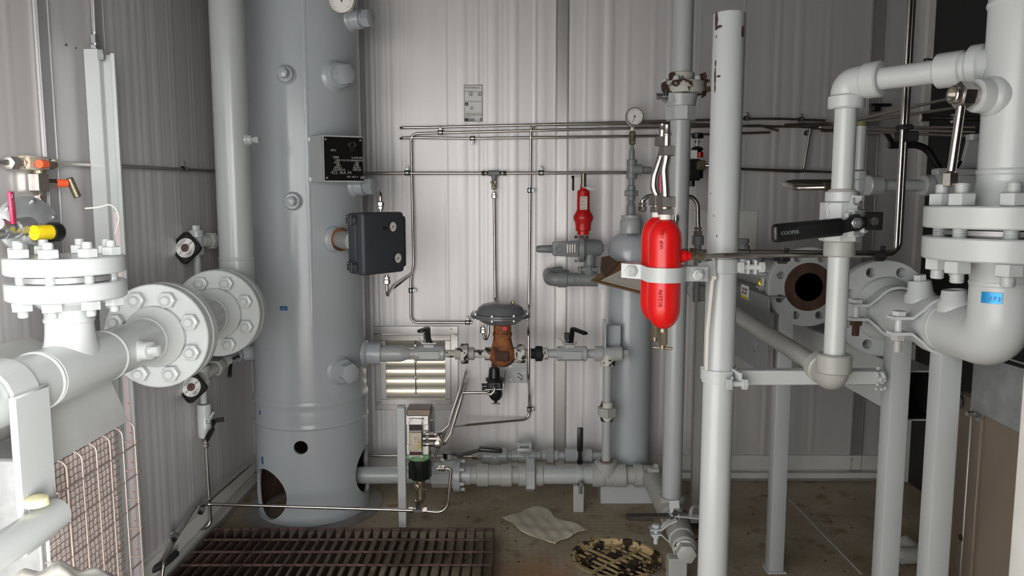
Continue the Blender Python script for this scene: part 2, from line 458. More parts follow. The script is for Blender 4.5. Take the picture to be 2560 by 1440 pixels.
wb.box(((LX0 + LX1) / 2, YB + .045, LZ0 / 2), (LX1 - LX0, .07, LZ0)).box(((LX0 + LX1) / 2, YB + .045, (LZ1 + ZC) / 2), (LX1 - LX0, .07, ZC - LZ1))
wall_back = struct('wall_back', wb, m_wall, 'white ribbed panel wall behind the vessels', 'wall')
T1 = at(1402, 600, YB).x; T2 = at(2186, 200, YB).x
for a, b in ((XL, T1), (T1, T2), (T2, XR)):
    hl = [(LX0, LX1, LZ0, LZ1)] if a < LX0 < b else []
    part(wall_back, 'panel', ribbed(a + .002, b - .002, lambda u, d, z: V((u, YB - .002 - d, z)), .0, ZC, hl), m_wall)
def htrim(name, c, ax, nrm, lab, mt=m_alu):
    mb = MB(); ax = V(ax); nrm = V(nrm); rot = M((ax, nrm, V((0, 0, 1)))).transposed()
    mb.box(V(c) + nrm * .004 + V((0, 0, ZC / 2)), (.058, .008, ZC), rot, .0015)
    for k in (-1, 1): mb.box(V(c) + nrm * .008 + ax * (.024 * k) + V((0, 0, ZC / 2)), (.005, .006, ZC), rot, .0015)
    return struct(name, mb, mt, lab, 'trim')
htrim('trim_2', (T1, YB - .004, 0), (1, 0, 0), (0, -1, 0), 'bright aluminium joint strip on the back wall behind the red relief valve')
htrim('trim_3', (T2, YB - .004, 0), (1, 0, 0), (0, -1, 0), 'dull aluminium joint strip on the back wall near the black partition', m_alu_dull)
wall_left = struct('wall_left', MB().box((XL - .045, (YB + SIDEY) / 2, ZC / 2), (.07, YB - SIDEY, ZC)), m_wall, 'white ribbed panel wall on the left', 'wall')
TL1 = atx(120, 420, XL).y; TL2 = atx(238, 60, XL).y
for a, b in ((SIDEY, TL1), (TL1, TL2), (TL2, YB)):
    part(wall_left, 'panel', ribbed(a + .002, b - .002, lambda u, d, z: V((XL + .002 + d, u, z)), .0, ZC), m_wall)
htrim('trim_4', (XL + .004, TL1, 0), (0, 1, 0), (1, 0, 0), 'aluminium joint strip on the left wall behind the gas regulator', m_alu_dull)
htrim('trim_5', (XL + .004, TL2, 0), (0, 1, 0), (1, 0, 0), 'aluminium joint strip on the left wall behind the tall white channel', m_alu_dull)
# base channels along the walls
z1 = at(1900, 1136, YB).z; z2 = at(1900, 1172, YB).z; z3 = at(1900, 1177, YB).z
bb = struct('baseboard_back', MB().box(((XL + XR) / 2, YB - .008, (z1 + z2) / 2), (XR - XL, .014, z1 - z2), None, .002), m_base, 'white base channel along the back wall', 'baseboard')
part(bb, 'lower_flange', MB().box(((XL + XR) / 2, YB - .014, z3 - .014), (XR - XL, .026, .028), None, .002), m_base)
part(bb, 'curb', MB().box(((XL + XR) / 2, YB - .012, (z3 - .028) / 2), (XR - XL, .022, z3 - .029)), m_curb)
bl = struct('baseboard_left', MB().box((XL + .008, (SIDEY + YB) / 2, (z1 + z2) / 2), (.014, YB - SIDEY, z1 - z2), None, .002), m_base, 'white base channel along the left wall', 'baseboard')
part(bl, 'lower_flange', MB().box((XL + .016, (SIDEY + YB) / 2, z3 - .014), (.026, YB - SIDEY, .028), None, .002), m_base)
part(bl, 'curb', MB().box((XL + .02, (SIDEY + YB) / 2, (z3 - .028) / 2), (.04, YB - SIDEY, z3 - .029)), m_curb)
for px in (1765, 2130, 2195):
    q = at(px, 1148, YB - .016); part(bb, 'screw', MB().lathe(q, (0, -1, 0), [(0, .006), (.002, .006), (.004, .003), (.004, 0)], 10), m_alu_dull)
# black partition on the right
struct('wall_right', MB().box((XR + .04, (YB + .1) / 2, ZC / 2), (.08, YB - .1, ZC)), m_dark, 'black partition on the right', 'wall')
struct('trim_6', MB().box((XR - .004, YB - .02, ZC / 2), (.05, .03, ZC), None, .002), m_base, 'light corner strip beside the black partition', 'trim')
struct('ceiling', MB().box(((XL + XR) / 2, (YB + .1) / 2, ZC + .03), (XR - XL + .4, YB + .2, .06)), m_unseen_grey, 'unseen grey ceiling, kept dark to cut bounce light', 'ceiling')
# unseen front wall, added right of the doorway to bias the daylight left
wf = MB().box(((DOORX + XR + .1) / 2, .06, ZC / 2), (XR + .1 - DOORX, .08, ZC)); wf.box(((XL - .1 + DOORX) / 2, .06, (DOORZ + ZC) / 2), (DOORX - XL + .1, .08, ZC - DOORZ))
struct('added_wall_front', wf, m_unseen_grey, 'unseen dark grey front wall added round the doorway to bias the daylight left', 'wall')
# sheet of wall lining behind the right pipes (slightly darker rectangle)
q0 = at(1845, 527, YB - .006); q1 = at(1890, 640, YB - .006)
solo('blank_cover_plate', 'flat grey cover sheet screwed to the back wall beside the tall open post', 'cover plate',
     MB().box(((q0.x + q1.x) / 2 - .1, YB - .008, (q0.z + q1.z) / 2 - .06), (q1.x - q0.x + .2, .004, q0.z - q1.z + .12), None, .001), m_base)

# louvre in the back wall
lo = thing('wall_louvre', 'aluminium wall louvre with daylight between its slats', 'louvre', (LX0, YB - .01, LZ0))
fr = MB(); fw = .034; 
e0 = at(934, 816, YB - .02); e1 = at(1146, 1026, YB - .02)
def ringbox(mb, x0, x1, z0_, z1_, wd, y0, y1, bev=.0015):
    mb.box(((x0 + x1) / 2, (y0 + y1) / 2, z1_ - wd / 2), (x1 - x0, abs(y1 - y0), wd), None, bev)
    mb.box(((x0 + x1) / 2, (y0 + y1) / 2, z0_ + wd / 2), (x1 - x0, abs(y1 - y0), wd), None, bev)
    mb.box((x0 + wd / 2, (y0 + y1) / 2, (z0_ + z1_) / 2), (wd, abs(y1 - y0), z1_ - z0_ - 2 * wd), None, bev)
    mb.box((x1 - wd / 2, (y0 + y1) / 2, (z0_ + z1_) / 2), (wd, abs(y1 - y0), z1_ - z0_ - 2 * wd), None, bev)
ringbox(fr, e0.x, e1.x, e1.z, e0.z, .036, YB - .014, YB - .007)
part(lo, 'outer_frame', fr, m_alu)
fi = MB(); ringbox(fi, LX0 + .006, LX1 - .006, LZ0 + .006, LZ1 - .006, .026, YB - .024, YB + .05); part(lo, 'inner_frame', fi, m_alu)
ns = 6; hh = (LZ1 - LZ0 - .06) / ns
slat = MB(); wd_ = LX1 - LX0 - .05
prof = [(-.006, -hh * .54), (.004, -hh * .5), (.0, -hh * .25), (.01, hh * .1), (.024, hh * .28), (.028, hh * .35)]
for k, (y_, z_) in enumerate(prof): pass
vs = []; 
for (y_, z_) in prof: vs += [V((-wd_ / 2, y_, z_)), V((wd_ / 2, y_, z_)), V((wd_ / 2, y_ + .002, z_ + .001)), V((-wd_ / 2, y_ + .002, z_ + .001))]
fs = []
for i in range(len(prof) - 1):
    for k in range(4): fs.append((4 * i + k, 4 * i + (k + 1) % 4, 4 * i + 4 + (k + 1) % 4, 4 * i + 4 + k))
fs += [(3, 2, 1, 0), tuple(range(len(vs) - 4, len(vs)))]
slat.add(vs, fs); sl_me = new_mesh('slat', slat, m_slat)
for k in range(ns):
    inst(lo, 'slat', sl_me, M.Translation((((LX0 + LX1) / 2), YB - .004, LZ0 + .03 + hh * (k + .5))))
lk = MB(); xl = at(1040, 900, YB).x
lk.cyl((xl, YB - .02, LZ0 + .06), (xl, YB - .02, LZ1 - .03), .003, 8)
for k in range(4): lk.box((xl, YB - .018, LZ0 + .06 + k * .075), (.014, .01, .012), None, .002)
part(lo, 'linkage_rod', lk, m_zinc)
for (px, py) in ((950, 826), (1128, 822), (938, 838), (1140, 838), (944, 1012), (954, 1022), (1130, 1018)):
    q = at(px, py, YB - .016); part(lo, 'rivet', MB().lathe(q, (0, -1, 0), [(0, .005), (.002, .004), (.003, 0)], 8), m_zinc)

for (px, py, w_, h_) in ((166, 112, .008, .004), (190, 120, .003, .006)):
    q = atx(px, py, XL + .0045); part(wall_left, 'scuff_mark', MB().box(q, (.0012, w_, h_), M.Rotation(.5, 3, 'X')), m_rustd)

# ------------------------------------------------------------------ piping helpers
def ring_pts(c, axis, r, n, a0=0.0):
    x, y, a = frame(axis); return [V(c) + (x * math.cos(a0 + 2 * math.pi * k / n) + y * math.sin(a0 + 2 * math.pi * k / n)) * r for k in range(n)]
def weld(mb, c, axis, r, w=.008):
    mb.lathe(V(c) - V(axis).normalized() * w, axis, [(0, r - .002), (w * .4, r + .0015), (w, r + .003), (w * 1.6, r + .0015), (w * 2, r - .002)], 32)
def nut(mb, o, axis, af, L, roll=0.0): mb.hexp(o, axis, af, L, None, roll)
def tubefit(mb, o, axis, d):         # compression fitting: nut, body hex, threaded end
    a = V(axis).normalized(); o = V(o)
    mb.lathe(o, a, [(0, d * .55), (d * .25, d * .8)], 14)
    mb.hexp(o + a * d * .25, a, d * 1.75, d * 1.1); mb.cyl(o + a * d * 1.3, o + a * d * 1.6, d * .6, 12)
    mb.hexp(o + a * d * 1.6, a, d * 1.6, d * .6); mb.cyl(o + a * d * 2.2, o + a * d * 2.9, d * .55, 12)
def stud_mesh(name, r, L, af, h, mt, tip=None):
    """stud along +Z from 0 to L with a nut of height h at the far end, tip past the nut"""
    tip = r * .9 if tip is None else tip
    mb = MB(); k = 0; prof = [(0, r)]
    d = 0
    nsh = int(L / (r * .32)) if L > r * 3.2 else 0
    for i in range(nsh):
        z0 = L * i / nsh; z1 = L * (i + 1) / nsh; prof += [(z0 + (z1 - z0) * .1, r * .9), (z0 + (z1 - z0) * .4, r), (z0 + (z1 - z0) * .7, r), (z1, r * .9)]
    prof += [(L, r)]
    mb.lathe((0, 0, 0), (0, 0, 1), prof, 14); mb.hexp((0, 0, L), (0, 0, 1), af, h, af * .07)
    tp = [(L + h - .001, r)]
    nth = max(2, int(tip / (r * .28)))
    for i in range(nth):
        z0 = L + h + tip * i / nth; z1 = L + h + tip * (i + 1) / nth
        tp += [(z0 + (z1 - z0) * .1, r), (z0 + (z1 - z0) * .45, r), (z0 + (z1 - z0) * .7, r * .9), (z1, r * .9)]
    tp += [(L + h + tip + .0015, r * .75)]
    mb.lathe((0, 0, 0), (0, 0, 1), tp, 14)
    return new_mesh(name, mb, mt)
def flange(parent, c, axis, od, th, bore, mt, neck=None, name='flange', holes=0, bc=None, hr=0.0, a0=0.0, rf=None):
    """flat ring; axis points away from the raised face"""
    a = V(axis).normalized(); r = od / 2; ch = .003
    pr = [(0, bore), (0, r - ch), (ch, r), (th - ch, r), (th, r - ch)]
    if rf: pr = [(-.003, bore), (-.003, rf), (0, rf)] + pr[1:]
    if neck: pr += [(th, neck[0]), (th + neck[2] * .25, neck[0] * .93 + neck[1] * .07), (th + neck[2] * .6, neck[1] * .85 + neck[0] * .15), (th + neck[2], neck[1]), (th + neck[2], bore)]
    else: pr += [(th, bore)]
    o = part(parent, name, MB().lathe(c, a, pr, 48, closed=True), mt)
    if holes:
        boolean(o, [MB().cyl(p - a * .02, p + a * (th + .02), hr, 16) for p in ring_pts(c, a, bc, holes, a0)])
    return o
def boss(parent, p, axis, r, L, af, hl, mt, plug=True, roll=.2, mt2=None, w=True):
    """welded coupling with a hex plug screwed in"""
    a = V(axis).normalized(); p = V(p)
    mb = MB(); mb.lathe(p - a * .04, a, [(0, r), (.04 + L * .25, r), (.04 + L * .25 + .002, r * .98), (.04 + L - .004, r * .98), (.04 + L, r * .93)], 26)
    if w: mb.lathe(p - a * .03, a, [(0, r * 1.2), (.03, r * 1.22), (.03 + L * .15, r * 1.12), (.03 + L * .3, r)], 26)
    o = part(parent, 'coupling', mb, mt)
    if plug:
        pb = MB(); pb.cyl(p + a * (L - .004), p + a * (L + hl * .35), af * .46, 18); pb.hexp(p + a * (L + hl * .3), a, af, hl, None, roll)
        part(parent, 'hex_plug', pb, mt2 or mt)
    return o
def gauge(name, label, c, axis, r, dep, parent=None, up=(0, 0, 1), ndl=200, cased=True, rim=None, group=None):
    """dial gauge; c is the back centre of the case, axis the way it faces"""
    a = V(axis).normalized(); c = V(c)
    t = thing(name, label, 'gauge', c, group) if parent is None else parent
    rm = rim or m_steel2
    b = part(t, 'gauge_case', MB().lathe(c, a, [(0, r * .8), (dep * .2, r * .97), (dep, r), (dep * 1.06, r * .97), (dep * 1.06, r * .88), (dep * .85, r * .86), (dep * .85, 0)], 32), rm)
    f0 = c + a * dep * .86
    d = part(b, 'dial', MB().lathe(f0, a, [(0, 0), (0, r * .86), (.0008, r * .86), (.0008, 0)], 28), m_dial)
    x = V(up).cross(a).normalized(); y = a.cross(x)
    tk = MB()
    for k in range(27):
        if k > 21: continue
        th = R(-50 + k * 280 / 21); dr_ = x * math.cos(th) + y * math.sin(th); tr = a.cross(dr_)
        L = r * (.16 if k % 3 == 0 else .09); q = f0 + a * .001 + dr_ * (r * .8 - L / 2)
        rot = M((tr, dr_, a)).transposed(); tk.box(q, (r * .03, L, .0006), rot)
    part(b, 'scale_ticks', tk, m_ink)
    th = R(ndl); dr_ = x * math.cos(th) + y * math.sin(th); tr = a.cross(dr_)
    nd = MB(); nd.box(f0 + a * .002 + dr_ * r * .22, (r * .045, r * .85, .0008), M((tr, dr_, a)).transposed()); nd.lathe(f0 + a * .001, a, [(0, r * .1), (.002, r * .1), (.002, 0)], 10)
    part(b, 'needle', nd, m_ink)
    return t
def lever(parent, o, axis, dirv, L, wd, th, rise, mt=None, grip=None, up_end=0.0, name='lever'):
    """flat bar lever: pivot at o, stem axis, reaching along dirv"""
    a = V(axis).normalized(); d = V(dirv).normalized(); sd = a.cross(d)
    mb = MB(); rot = M((d, sd, a)).transposed()
    mb.lathe(V(o) - a * th * .5, a, [(0, wd * .6), (th, wd * .6)], 16)
    p0 = V(o); p1 = V(o) + d * L * .16; p2 = V(o) + d * L * .34 + a * rise; p3 = V(o) + d * L + a * (rise + up_end)
    mb.strip([p0 - d * wd * .5, p1, p2, p2 + (p3 - p2) * .3], sd * wd, a * th)
    h = part(parent, name, mb, mt or m_black)
    g = MB(); dd = (p3 - p2).normalized(); s2 = sd; a2 = dd.cross(s2)
    g.box(p2 + (p3 - p2) * .62, ((p3 - p2).length * .78, wd * 1.15, th * 3.2), M((dd, s2, a2)).transposed(), th * 1.2, 3)
    part(h, 'grip', g, grip or m_black)
    return h
def tclamp(name, c, along, nrm, group='tube clamps on the back wall', r=.011, label=None):
    """rubber lined tube clamp with a bolted ear; c on the tube axis"""
    a = V(along).normalized(); n_ = V(nrm).normalized(); e = a.cross(n_).normalized()
    return a, n_, e
def vtube(name, label, pts, r, mt=None, bend=.03, group=None, cat='tube', n=10):
    return solo(name, label, cat, MB().tube(pts, r, bend, n), mt or m_steel, group)

# ------------------------------------------------------------------ tall separator vessel
VX, VY, VR = -.846, 3.17, .229
def vsurf(px, py, r=VR):
    """point of the vessel shell seen at a pixel, and the outward normal there"""
    d = ray(px, py); o = V((0, 0, EYE))
    A = d.x ** 2 + d.y ** 2; B = 2 * (d.x * (-VX) + d.y * (-VY)); C = VX ** 2 + VY ** 2 - r * r
    t = (-B - math.sqrt(max(0, B * B - 4 * A * C))) / (2 * A); p = o + d * t
    return p, V((p.x - VX, p.y - VY, 0)).normalized()
ves = thing('separator_vessel', 'tall blue-grey steel separator vessel with hex plugs and black nameplate', 'vessel', (VX, VY, 0))
zs1 = vsurf(785, 1012)[0].z; zs2 = vsurf(785, 1076)[0].z
part(ves, 'shell', MB().lathe((VX, VY, zs1 - .01), (0, 0, 1), [(0, VR), (ZC - zs1 - .01, VR)], 96), m_vessel)
rg = MB()
rg.lathe((VX, VY, zs2 - .004), (0, 0, 1), [(0, VR + .0012), (.008, VR + .006), (.016, VR + .002), (.03, VR + .0028), (zs1 - zs2 - .03, VR + .0035), (zs1 - zs2 - .016, VR + .0015),
         (zs1 - zs2 - .006, VR + .0065), (zs1 - zs2 + .008, VR + .0055), (zs1 - zs2 + .02, VR - .001)], 96)
part(ves, 'girth_weld', rg, m_vessel)
sk = part(ves, 'skirt', MB().lathe((VX, VY, .012), (0, 0, 1), [(0, VR - .012), (0, VR + .002), (zs2 - .012, VR + .002), (zs2 - .012, VR - .012)], 96, closed=True), m_vessel)
hp, hn = vsurf(752, 1119); lp, ln = vsurf(662, 1236); rp, rn = vsurf(934, 1182)
ln = vsurf(667, 1236)[1]; lc = V((VX, VY, at(670, 1229, 3.02).z)); rn = V((1.0, -.06, 0)).normalized(); rc = V((VX, VY, at(930, 1182, 3.1).z))
cuts = lambda: [MB().cyl(hp - hn * .1, hp + hn * .1, .0275, 32), MB().cyl(lc + ln * .06, lc + ln * .4, .104, 48), MB().cyl(rc + rn * .06, rc + rn * .4, .1, 48)]
boolean(sk, cuts())
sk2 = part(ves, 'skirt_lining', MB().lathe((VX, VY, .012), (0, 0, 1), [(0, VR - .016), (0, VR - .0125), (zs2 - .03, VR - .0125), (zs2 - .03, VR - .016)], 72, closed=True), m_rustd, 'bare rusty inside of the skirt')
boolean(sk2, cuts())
part(ves, 'base_ring', MB().lathe((VX, VY, 0), (0, 0, 1), [(0, VR - .04), (0, VR + .055), (.012, VR + .055), (.012, VR - .04)], 64, closed=True), m_curb)
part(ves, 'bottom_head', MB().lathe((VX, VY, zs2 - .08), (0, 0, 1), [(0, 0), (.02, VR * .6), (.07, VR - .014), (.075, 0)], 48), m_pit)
# long seam weld, slightly wavy
zz = 2.5; sm = MB(); pts = []
p_, n_ = vsurf(766, 340); ang0 = math.atan2(n_.y, n_.x) + .015
k0 = vsurf(766, 860)[0].z; k = k0; vs = []; fs = []
i = 0
while k < zz:
    for j in range(5):
        aa = ang0 + (j - 2) * .022 + random.uniform(-.006, .006); tp_s = min(1.0, (k - k0) / .35); rr = VR - .0006 * (1 - tp_s) + tp_s * (0, .0012, .002, .0012, 0)[j] + tp_s * random.uniform(-.0006, .0009) * (1 if 0 < j < 4 else 0) - (.0008 if j in (0, 4) else 0)
        vs.append(V((VX + rr * math.cos(aa), VY + rr * math.sin(aa), k)))
    if i:
        for j in range(4): fs.append((5 * i - 5 + j, 5 * i - 4 + j, 5 * i + 1 + j, 5 * i + j))
    i += 1; k += .011
part(ves, 'seam_weld', sm.add(vs, fs), m_vessel, ang=80)
# couplings with plugs
for (px, py, r, L, af, hl) in ((716, 187, .03, .022, .034, .03), (838, 190, .05, .034, .07, .034), (733, 503, .03, .022, .034, .03), (850, 926, .05, .036, .07, .036)):
    p, n = vsurf(px, py); boss(ves, p, n, r, L, af, hl, m_vessel)
for (py, L) in ((52, .05), (465, .05)):
    zq = at(940, py, 3.12).z; nn = V((.95, -.31, 0)).normalized()
    boss(ves, V((VX, VY, zq)) + nn * (VR - .004), nn, .04, L, .062, .032, m_vessel)
zq = at(640, 598, 2.95).z; nn = V((-.9, -.43, 0)).normalized(); boss(ves, V((VX, VY, zq)) + nn * VR, nn, .044, .02, .04, .01, m_vessel, plug=False)
p, n = vsurf(838, 598); boss(ves, p, V((n.x + .5, n.y, 0)), .044, .03, .05, .02, m_vessel, plug=False)
# outlet nozzle on the right (level control line) and drain line through the skirt
zo = at(1100, 884, VY).z
nz = MB(); nz.lathe((VX + VR - .02, VY, zo), (1, 0, 0), [(0, .06), (.02, .06), (.028, .055), (.034, .047), (.09, .047)], 28)
part(ves, 'outlet_nozzle', nz, m_vessel)
# blue stickers
for (px, py, sw, sh) in ((709, 771, .03, .016), (650, 1031, .012, .018), (656, 1151, .014, .03)):
    p, n = vsurf(px, py, VR + .003); rot = rotm(n, (0, 0, 1)).to_3x3()
    part(ves, 'sticker', MB().box(p, (sw, sh, .0012), rot), m_blue, 'small blue sticker')
p, n = vsurf(709, 771, VR + .004)
text(ves, 'sticker_lettering', '1 2 5', p + V((-.011, -.0012, -.004)), V((-n.y, n.x, 0)), (0, 0, 1), .01, m_white)
# nameplate on a folded bracket
z0 = at(780, 455, 2.9).z; z1_ = at(780, 337, 2.9).z
ya = 2.905; A0 = at(778, 400, 2.955); A1 = at(806, 400, ya); A2 = at(906, 400, 2.965)
nb = MB(); hgt = z1_ - z0; zc_ = (z0 + z1_) / 2
def vplate(mb, a, b, zc_, h, t):
    a = V((a.x, a.y, zc_)); b = V((b.x, b.y, zc_)); d = (b - a).normalized(); nrm = V((d.y, -d.x, 0))
    mb.box((a + b) / 2 + nrm * t / 2, ((b - a).length, t, h), M((d, -nrm, V((0, 0, 1)))).transposed(), t * .25); return d, nrm
vplate(nb, A0, A1, zc_, hgt, .004); d_, nr_ = vplate(nb, A1, A2, zc_, hgt, .004)
br = part(ves, 'nameplate_bracket', nb, m_grey)
for zz_ in (z0 + .012, z1_ - .012):
    part(br, 'weld_tab', MB().box(V((A0.x - .004, A0.y + .01, zz_)), (.02, .03, .026), None, .006), m_vessel)
npl = MB(); wv = A2 - A1; c0 = V(((A1.x + A2.x) / 2, (A1.y + A2.y) / 2, zc_)) + nr_ * .005
rot = M((d_, -nr_, V((0, 0, 1)))).transposed(); npl.box(c0 + d_ * .003, (wv.length - .006, .0016, hgt - .012), rot)
plate = part(br, 'nameplate', npl, m_plate)
W_, H_ = wv.length - .006, hgt - .012
def np_xy(u, v): return c0 + nr_ * .0012 + d_ * ((u - .5) * W_ + .003) + V((0, 0, (.5 - v) * H_))
for (u, v, s_, sz_) in ((.17, .33, 'BTC', .011), (.22, .49, '2005', .0115), (.7, .49, 'V-018 001', .011), (.27, .55, '1500 X 20 OD SEPARATOR', .0092), (.24, .605, '1440', .0105), (.78, .605, '100', .0105), (.3, .66, '200', .0105), (.75, .66, '1440', .0105),
                        (.25, .715, '4.0251', .0105), (.74, .715, '0.4251', .0105), (.22, .77, 'C515F214', .0105), (.73, .77, 'NPS-25', .0105), (.57, .93, 'MO. NO. 4   1961', .0092)):
    text(plate, 'plate_lettering', s_, np_xy(u, v), d_, (0, 0, 1), sz_, m_etch)
text(plate, 'plate_lettering', '425 364 34', np_xy(.16, .85), d_, (0, 0, 1), .017, m_alu_dull)
lg = MB(); lc_ = np_xy(.73, .17)
for sgn in (-1, 1):
    lg.prism([lc_ + d_ * (sgn * .018), lc_ + d_ * (sgn * .006) + V((0, 0, .012)), lc_ + d_ * (sgn * .001) + V((0, 0, .009)), lc_ + d_ * (sgn * .009), lc_ + d_ * (sgn * .001) + V((0, 0, -.009)), lc_ + d_ * (sgn * .006) + V((0, 0, -.012))], nr_ * .0006)
part(plate, 'emblem', lg, m_ink)
text(plate, 'plate_lettering', 'TPS', np_xy(.64, .32), d_, (0, 0, 1), .014, m_ink)
for (u, v) in ((.05, .06), (.95, .06), (.06, .94), (.96, .94)):
    part(plate, 'rivet', MB().lathe(np_xy(u, v), nr_, [(0, .0042), (.0015, .0036), (.0022, 0)], 10), m_zinc)

# thermometer high on the vessel
p, n = vsurf(850, 6); q = at(858, 2, 2.86)
th_ = gauge('dial_thermometer', 'white dial thermometer high on the separator vessel', q, (-.08, -1, -.05), .047, .022, ndl=95)
part(th_, 'stem', MB().cyl(p - n * .01, q, .012, 12), m_steel2)
part(th_, 'hex_boss', MB().hexp(p, n, .03, .02), m_steel2)

# ------------------------------------------------------------------ inlet line: riser, elbow, flanges, tee
PX, PZ, PR = -.97, .936, .0585
FY1, FY2, TY, RY = 2.53, 2.10, 1.665, 2.70
inl = thing('inlet_pipe', 'grey inlet pipe with riser, elbow and two bolted flange pairs left of the separator', 'pipe', (PX, TY, 0))
rz = at(595, 648, RY - .05).z
part(inl, 'riser', MB().cyl((PX, RY, rz), (PX, RY, ZC), PR, 40), m_grey)
wl = MB(); weld(wl, (PX, RY, rz), (0, 0, 1), PR, .008); 
part(inl, 'weld_bead', wl, m_grey)
eb = MB().tube([(PX, RY, rz), (PX, RY, PZ), (PX, FY1 + .05, PZ)], PR + .001, bend=.17, n=40); part(inl, 'elbow', eb, m_grey)
boss_p = at(640, 350, RY); boss(inl, V((PX + PR - .002, RY - .01, boss_p.z)), (1, -.12, 0), .017, .02, .02, .018, m_grey)
bn = stud_mesh('stud_bolt', .0125, .034, .04, .022, m_greylt, .008)
def flange_pair(y, od, gap=.006, th=.034, neckl=.05, sides=(1, 1), nb=8):
    for sgn, do in ((-1, sides[0]), (1, sides[1])):
        c = V((PX, y + sgn * gap / 2, PZ)); fl = flange(inl, c, (0, sgn, 0), od, th, PR * .7, m_greylt, neck=(PR * 1.45, PR, neckl) if do else None, rf=PR * 1.4)
        bc = od / 2 - .034
        for q in ring_pts(c, (0, -sgn, 0) if sgn < 0 else (0, -1, 0), bc, nb, math.pi / nb): inst(fl, 'stud_bolt', bn, place(q, (0, sgn, 0)))
flange_pair(FY1, .286, neckl=.055)
flange_pair(FY2, .286, neckl=.055)
part(inl, 'spool', MB().cyl((PX, FY2 + .06, PZ), (PX, FY1 - .06, PZ), PR, 40), m_grey)
run = MB().cyl((PX, .75, PZ), (PX, FY2 - .07, PZ), PR, 40)
part(inl, 'run_pipe', run, m_greylt)
for y in (TY - .13, TY + .13, FY2 - .1, FY2 + .1, FY1 - .1):
    wl = MB(); weld(wl, (PX, y, PZ), (0, 1, 0), PR, .007); part(inl, 'weld_bead', wl, m_greylt)
# tee body and branch
br_r = .047; zb = at(158, 745, TY).z
te = MB(); vs = []; fs = []; hs0 = [(.25, .75), (.45, .62), (.65, .46), (.85, .3), (1.05, .17), (1.3, .07), (1.6, .01), ((zb - PZ - .035) / PR, 0)]
for (h_, fl_) in hs0:
    for k in range(36):
        th = 2 * math.pi * k / 36; vs.append(V((PX + math.cos(th) * (br_r * 1.02 + fl_ * PR * .12), TY + math.sin(th) * (br_r * 1.02 + fl_ * PR), PZ + h_ * PR)))
for i in range(len(hs0) - 1):
    for k in range(36): fs.append((i * 36 + k, i * 36 + (k + 1) % 36, i * 36 + 36 + (k + 1) % 36, i * 36 + 36 + k))
te.add(vs, fs)
te.cyl((PX, TY - .12, PZ), (PX, TY + .12, PZ), PR + .0015, 40)
weld(te, (PX, TY, PZ + PR * 1.85), (0, 0, 1), br_r * 1.02, .008)
part(inl, 'tee', te, m_greylt)
zL0 = at(158, 744, TY).z; zL1 = at(158, 702, TY).z; zU0 = at(158, 682, TY).z; zU1 = at(158, 640, TY).z; od = .235
flange(inl, (PX, TY, zL1), (0, 0, -1), od, zL1 - zL0, br_r * .7, m_greylt, neck=(br_r * 1.5, br_r, .04), rf=br_r * 1.7)
bf = MB().lathe((PX, TY, zU0), (0, 0, 1), [(-.004, 0), (-.004, br_r * 1.7), (0, br_r * 1.7), (0, od / 2 - .003), (.003, od / 2), (zU1 - zU0 - .003, od / 2), (zU1 - zU0, od / 2 - .003), (zU1 - zU0, 0)], 48)
bfo = part(inl, 'blind_flange', bf, m_greylt)
gk = MB().lathe((PX, TY, zL1 + .002), (0, 0, 1), [(0, br_r), (0, br_r * 2.0), (zU0 - zL1 - .006, br_r * 2.0), (zU0 - zL1 - .006, br_r)], 36, closed=True); part(inl, 'gasket', gk, m_alu_dull)
hs = (zU1 - zL0) / 2; zm = (zU1 + zL0) / 2
bt = stud_mesh('stud_bolt', .0105, hs, .036, .02, m_greylt, .012)
for q in ring_pts((PX, TY, zm), (0, 0, 1), od / 2 - .025, 8, .2):
    inst(bfo, 'stud_bolt', bt, place(q, (0, 0, 1))); inst(bfo, 'stud_bolt', bt, place(q, (0, 0, -1)))
# threaded outlet between tee and flange
q = V((PX + PR - .006, 1.86, PZ - .0)); boss(inl, q, (1, -.25, .05), .023, .034, .024, .02, m_greylt)

# ------------------------------------------------------------------ wrench-flat supports at far left
sup = thing('pipe_support', 'bright white strap support holding the inlet pipe at the left edge', 'pipe support', (PX + .02, 1.43, .6))
p0 = at(62, 925, 1.40); 
sp = MB()
arc = [V((PX + (PR + .003) * math.cos(R(a)), 0, PZ + (PR + .003) * math.sin(R(a)))) for a in range(170, -1, -17)]
pts = [V((p.x, 1.40, p.z)) for p in arc] + [V((PX + PR + .004, 1.40, PZ - .08)), V((PX + PR + .018, 1.40, .70))]
sp.strip(pts, V((0, .075, 0)), [V((-(p.x - PX), 0, -(p.z - PZ))).normalized() * -.007 for p in pts[:-2]] + [V((.007, 0, 0))] * 2)
part(sup, 'strap', sp, m_greylt)
part(sup, 'strut', MB().box((PX + PR + .012, 1.40, .80), (.014, .105, .3), None, .003), m_greylt)
gp = MB(); e_ = at(150, 1288, 1.40); gp.cyl((e_.x - .01, .7, e_.z + .01), (e_.x - .012, 1.41, e_.z - .0), .03, 28, .003)
solo('gas_feed_pipe', 'overexposed white pipe end at the lower left corner under the strap support', 'pipe', gp, m_greylt)
part(sup, 'yellow_cap', MB().lathe(at(92, 1262, 1.36), (0, 0, 1), [(0, .022), (.014, .02), (.02, 0)], 16), m_pale)
rag = MB(); c = at(110, 1432, 1.3)
n = 14; vs = []; fs = []
for i in range(n + 1):
    for j in range(n + 1):
        u, v_ = i / n - .5, j / n - .5; rr = math.hypot(u, v_)
        vs.append(c + V((u * .19 + .012 * math.sin(9 * v_ + 2), v_ * .19, .045 * math.cos(2.6 * rr) + .009 * math.sin(17 * u + 5 * v_) + .006 * math.sin(23 * v_) - .05)))
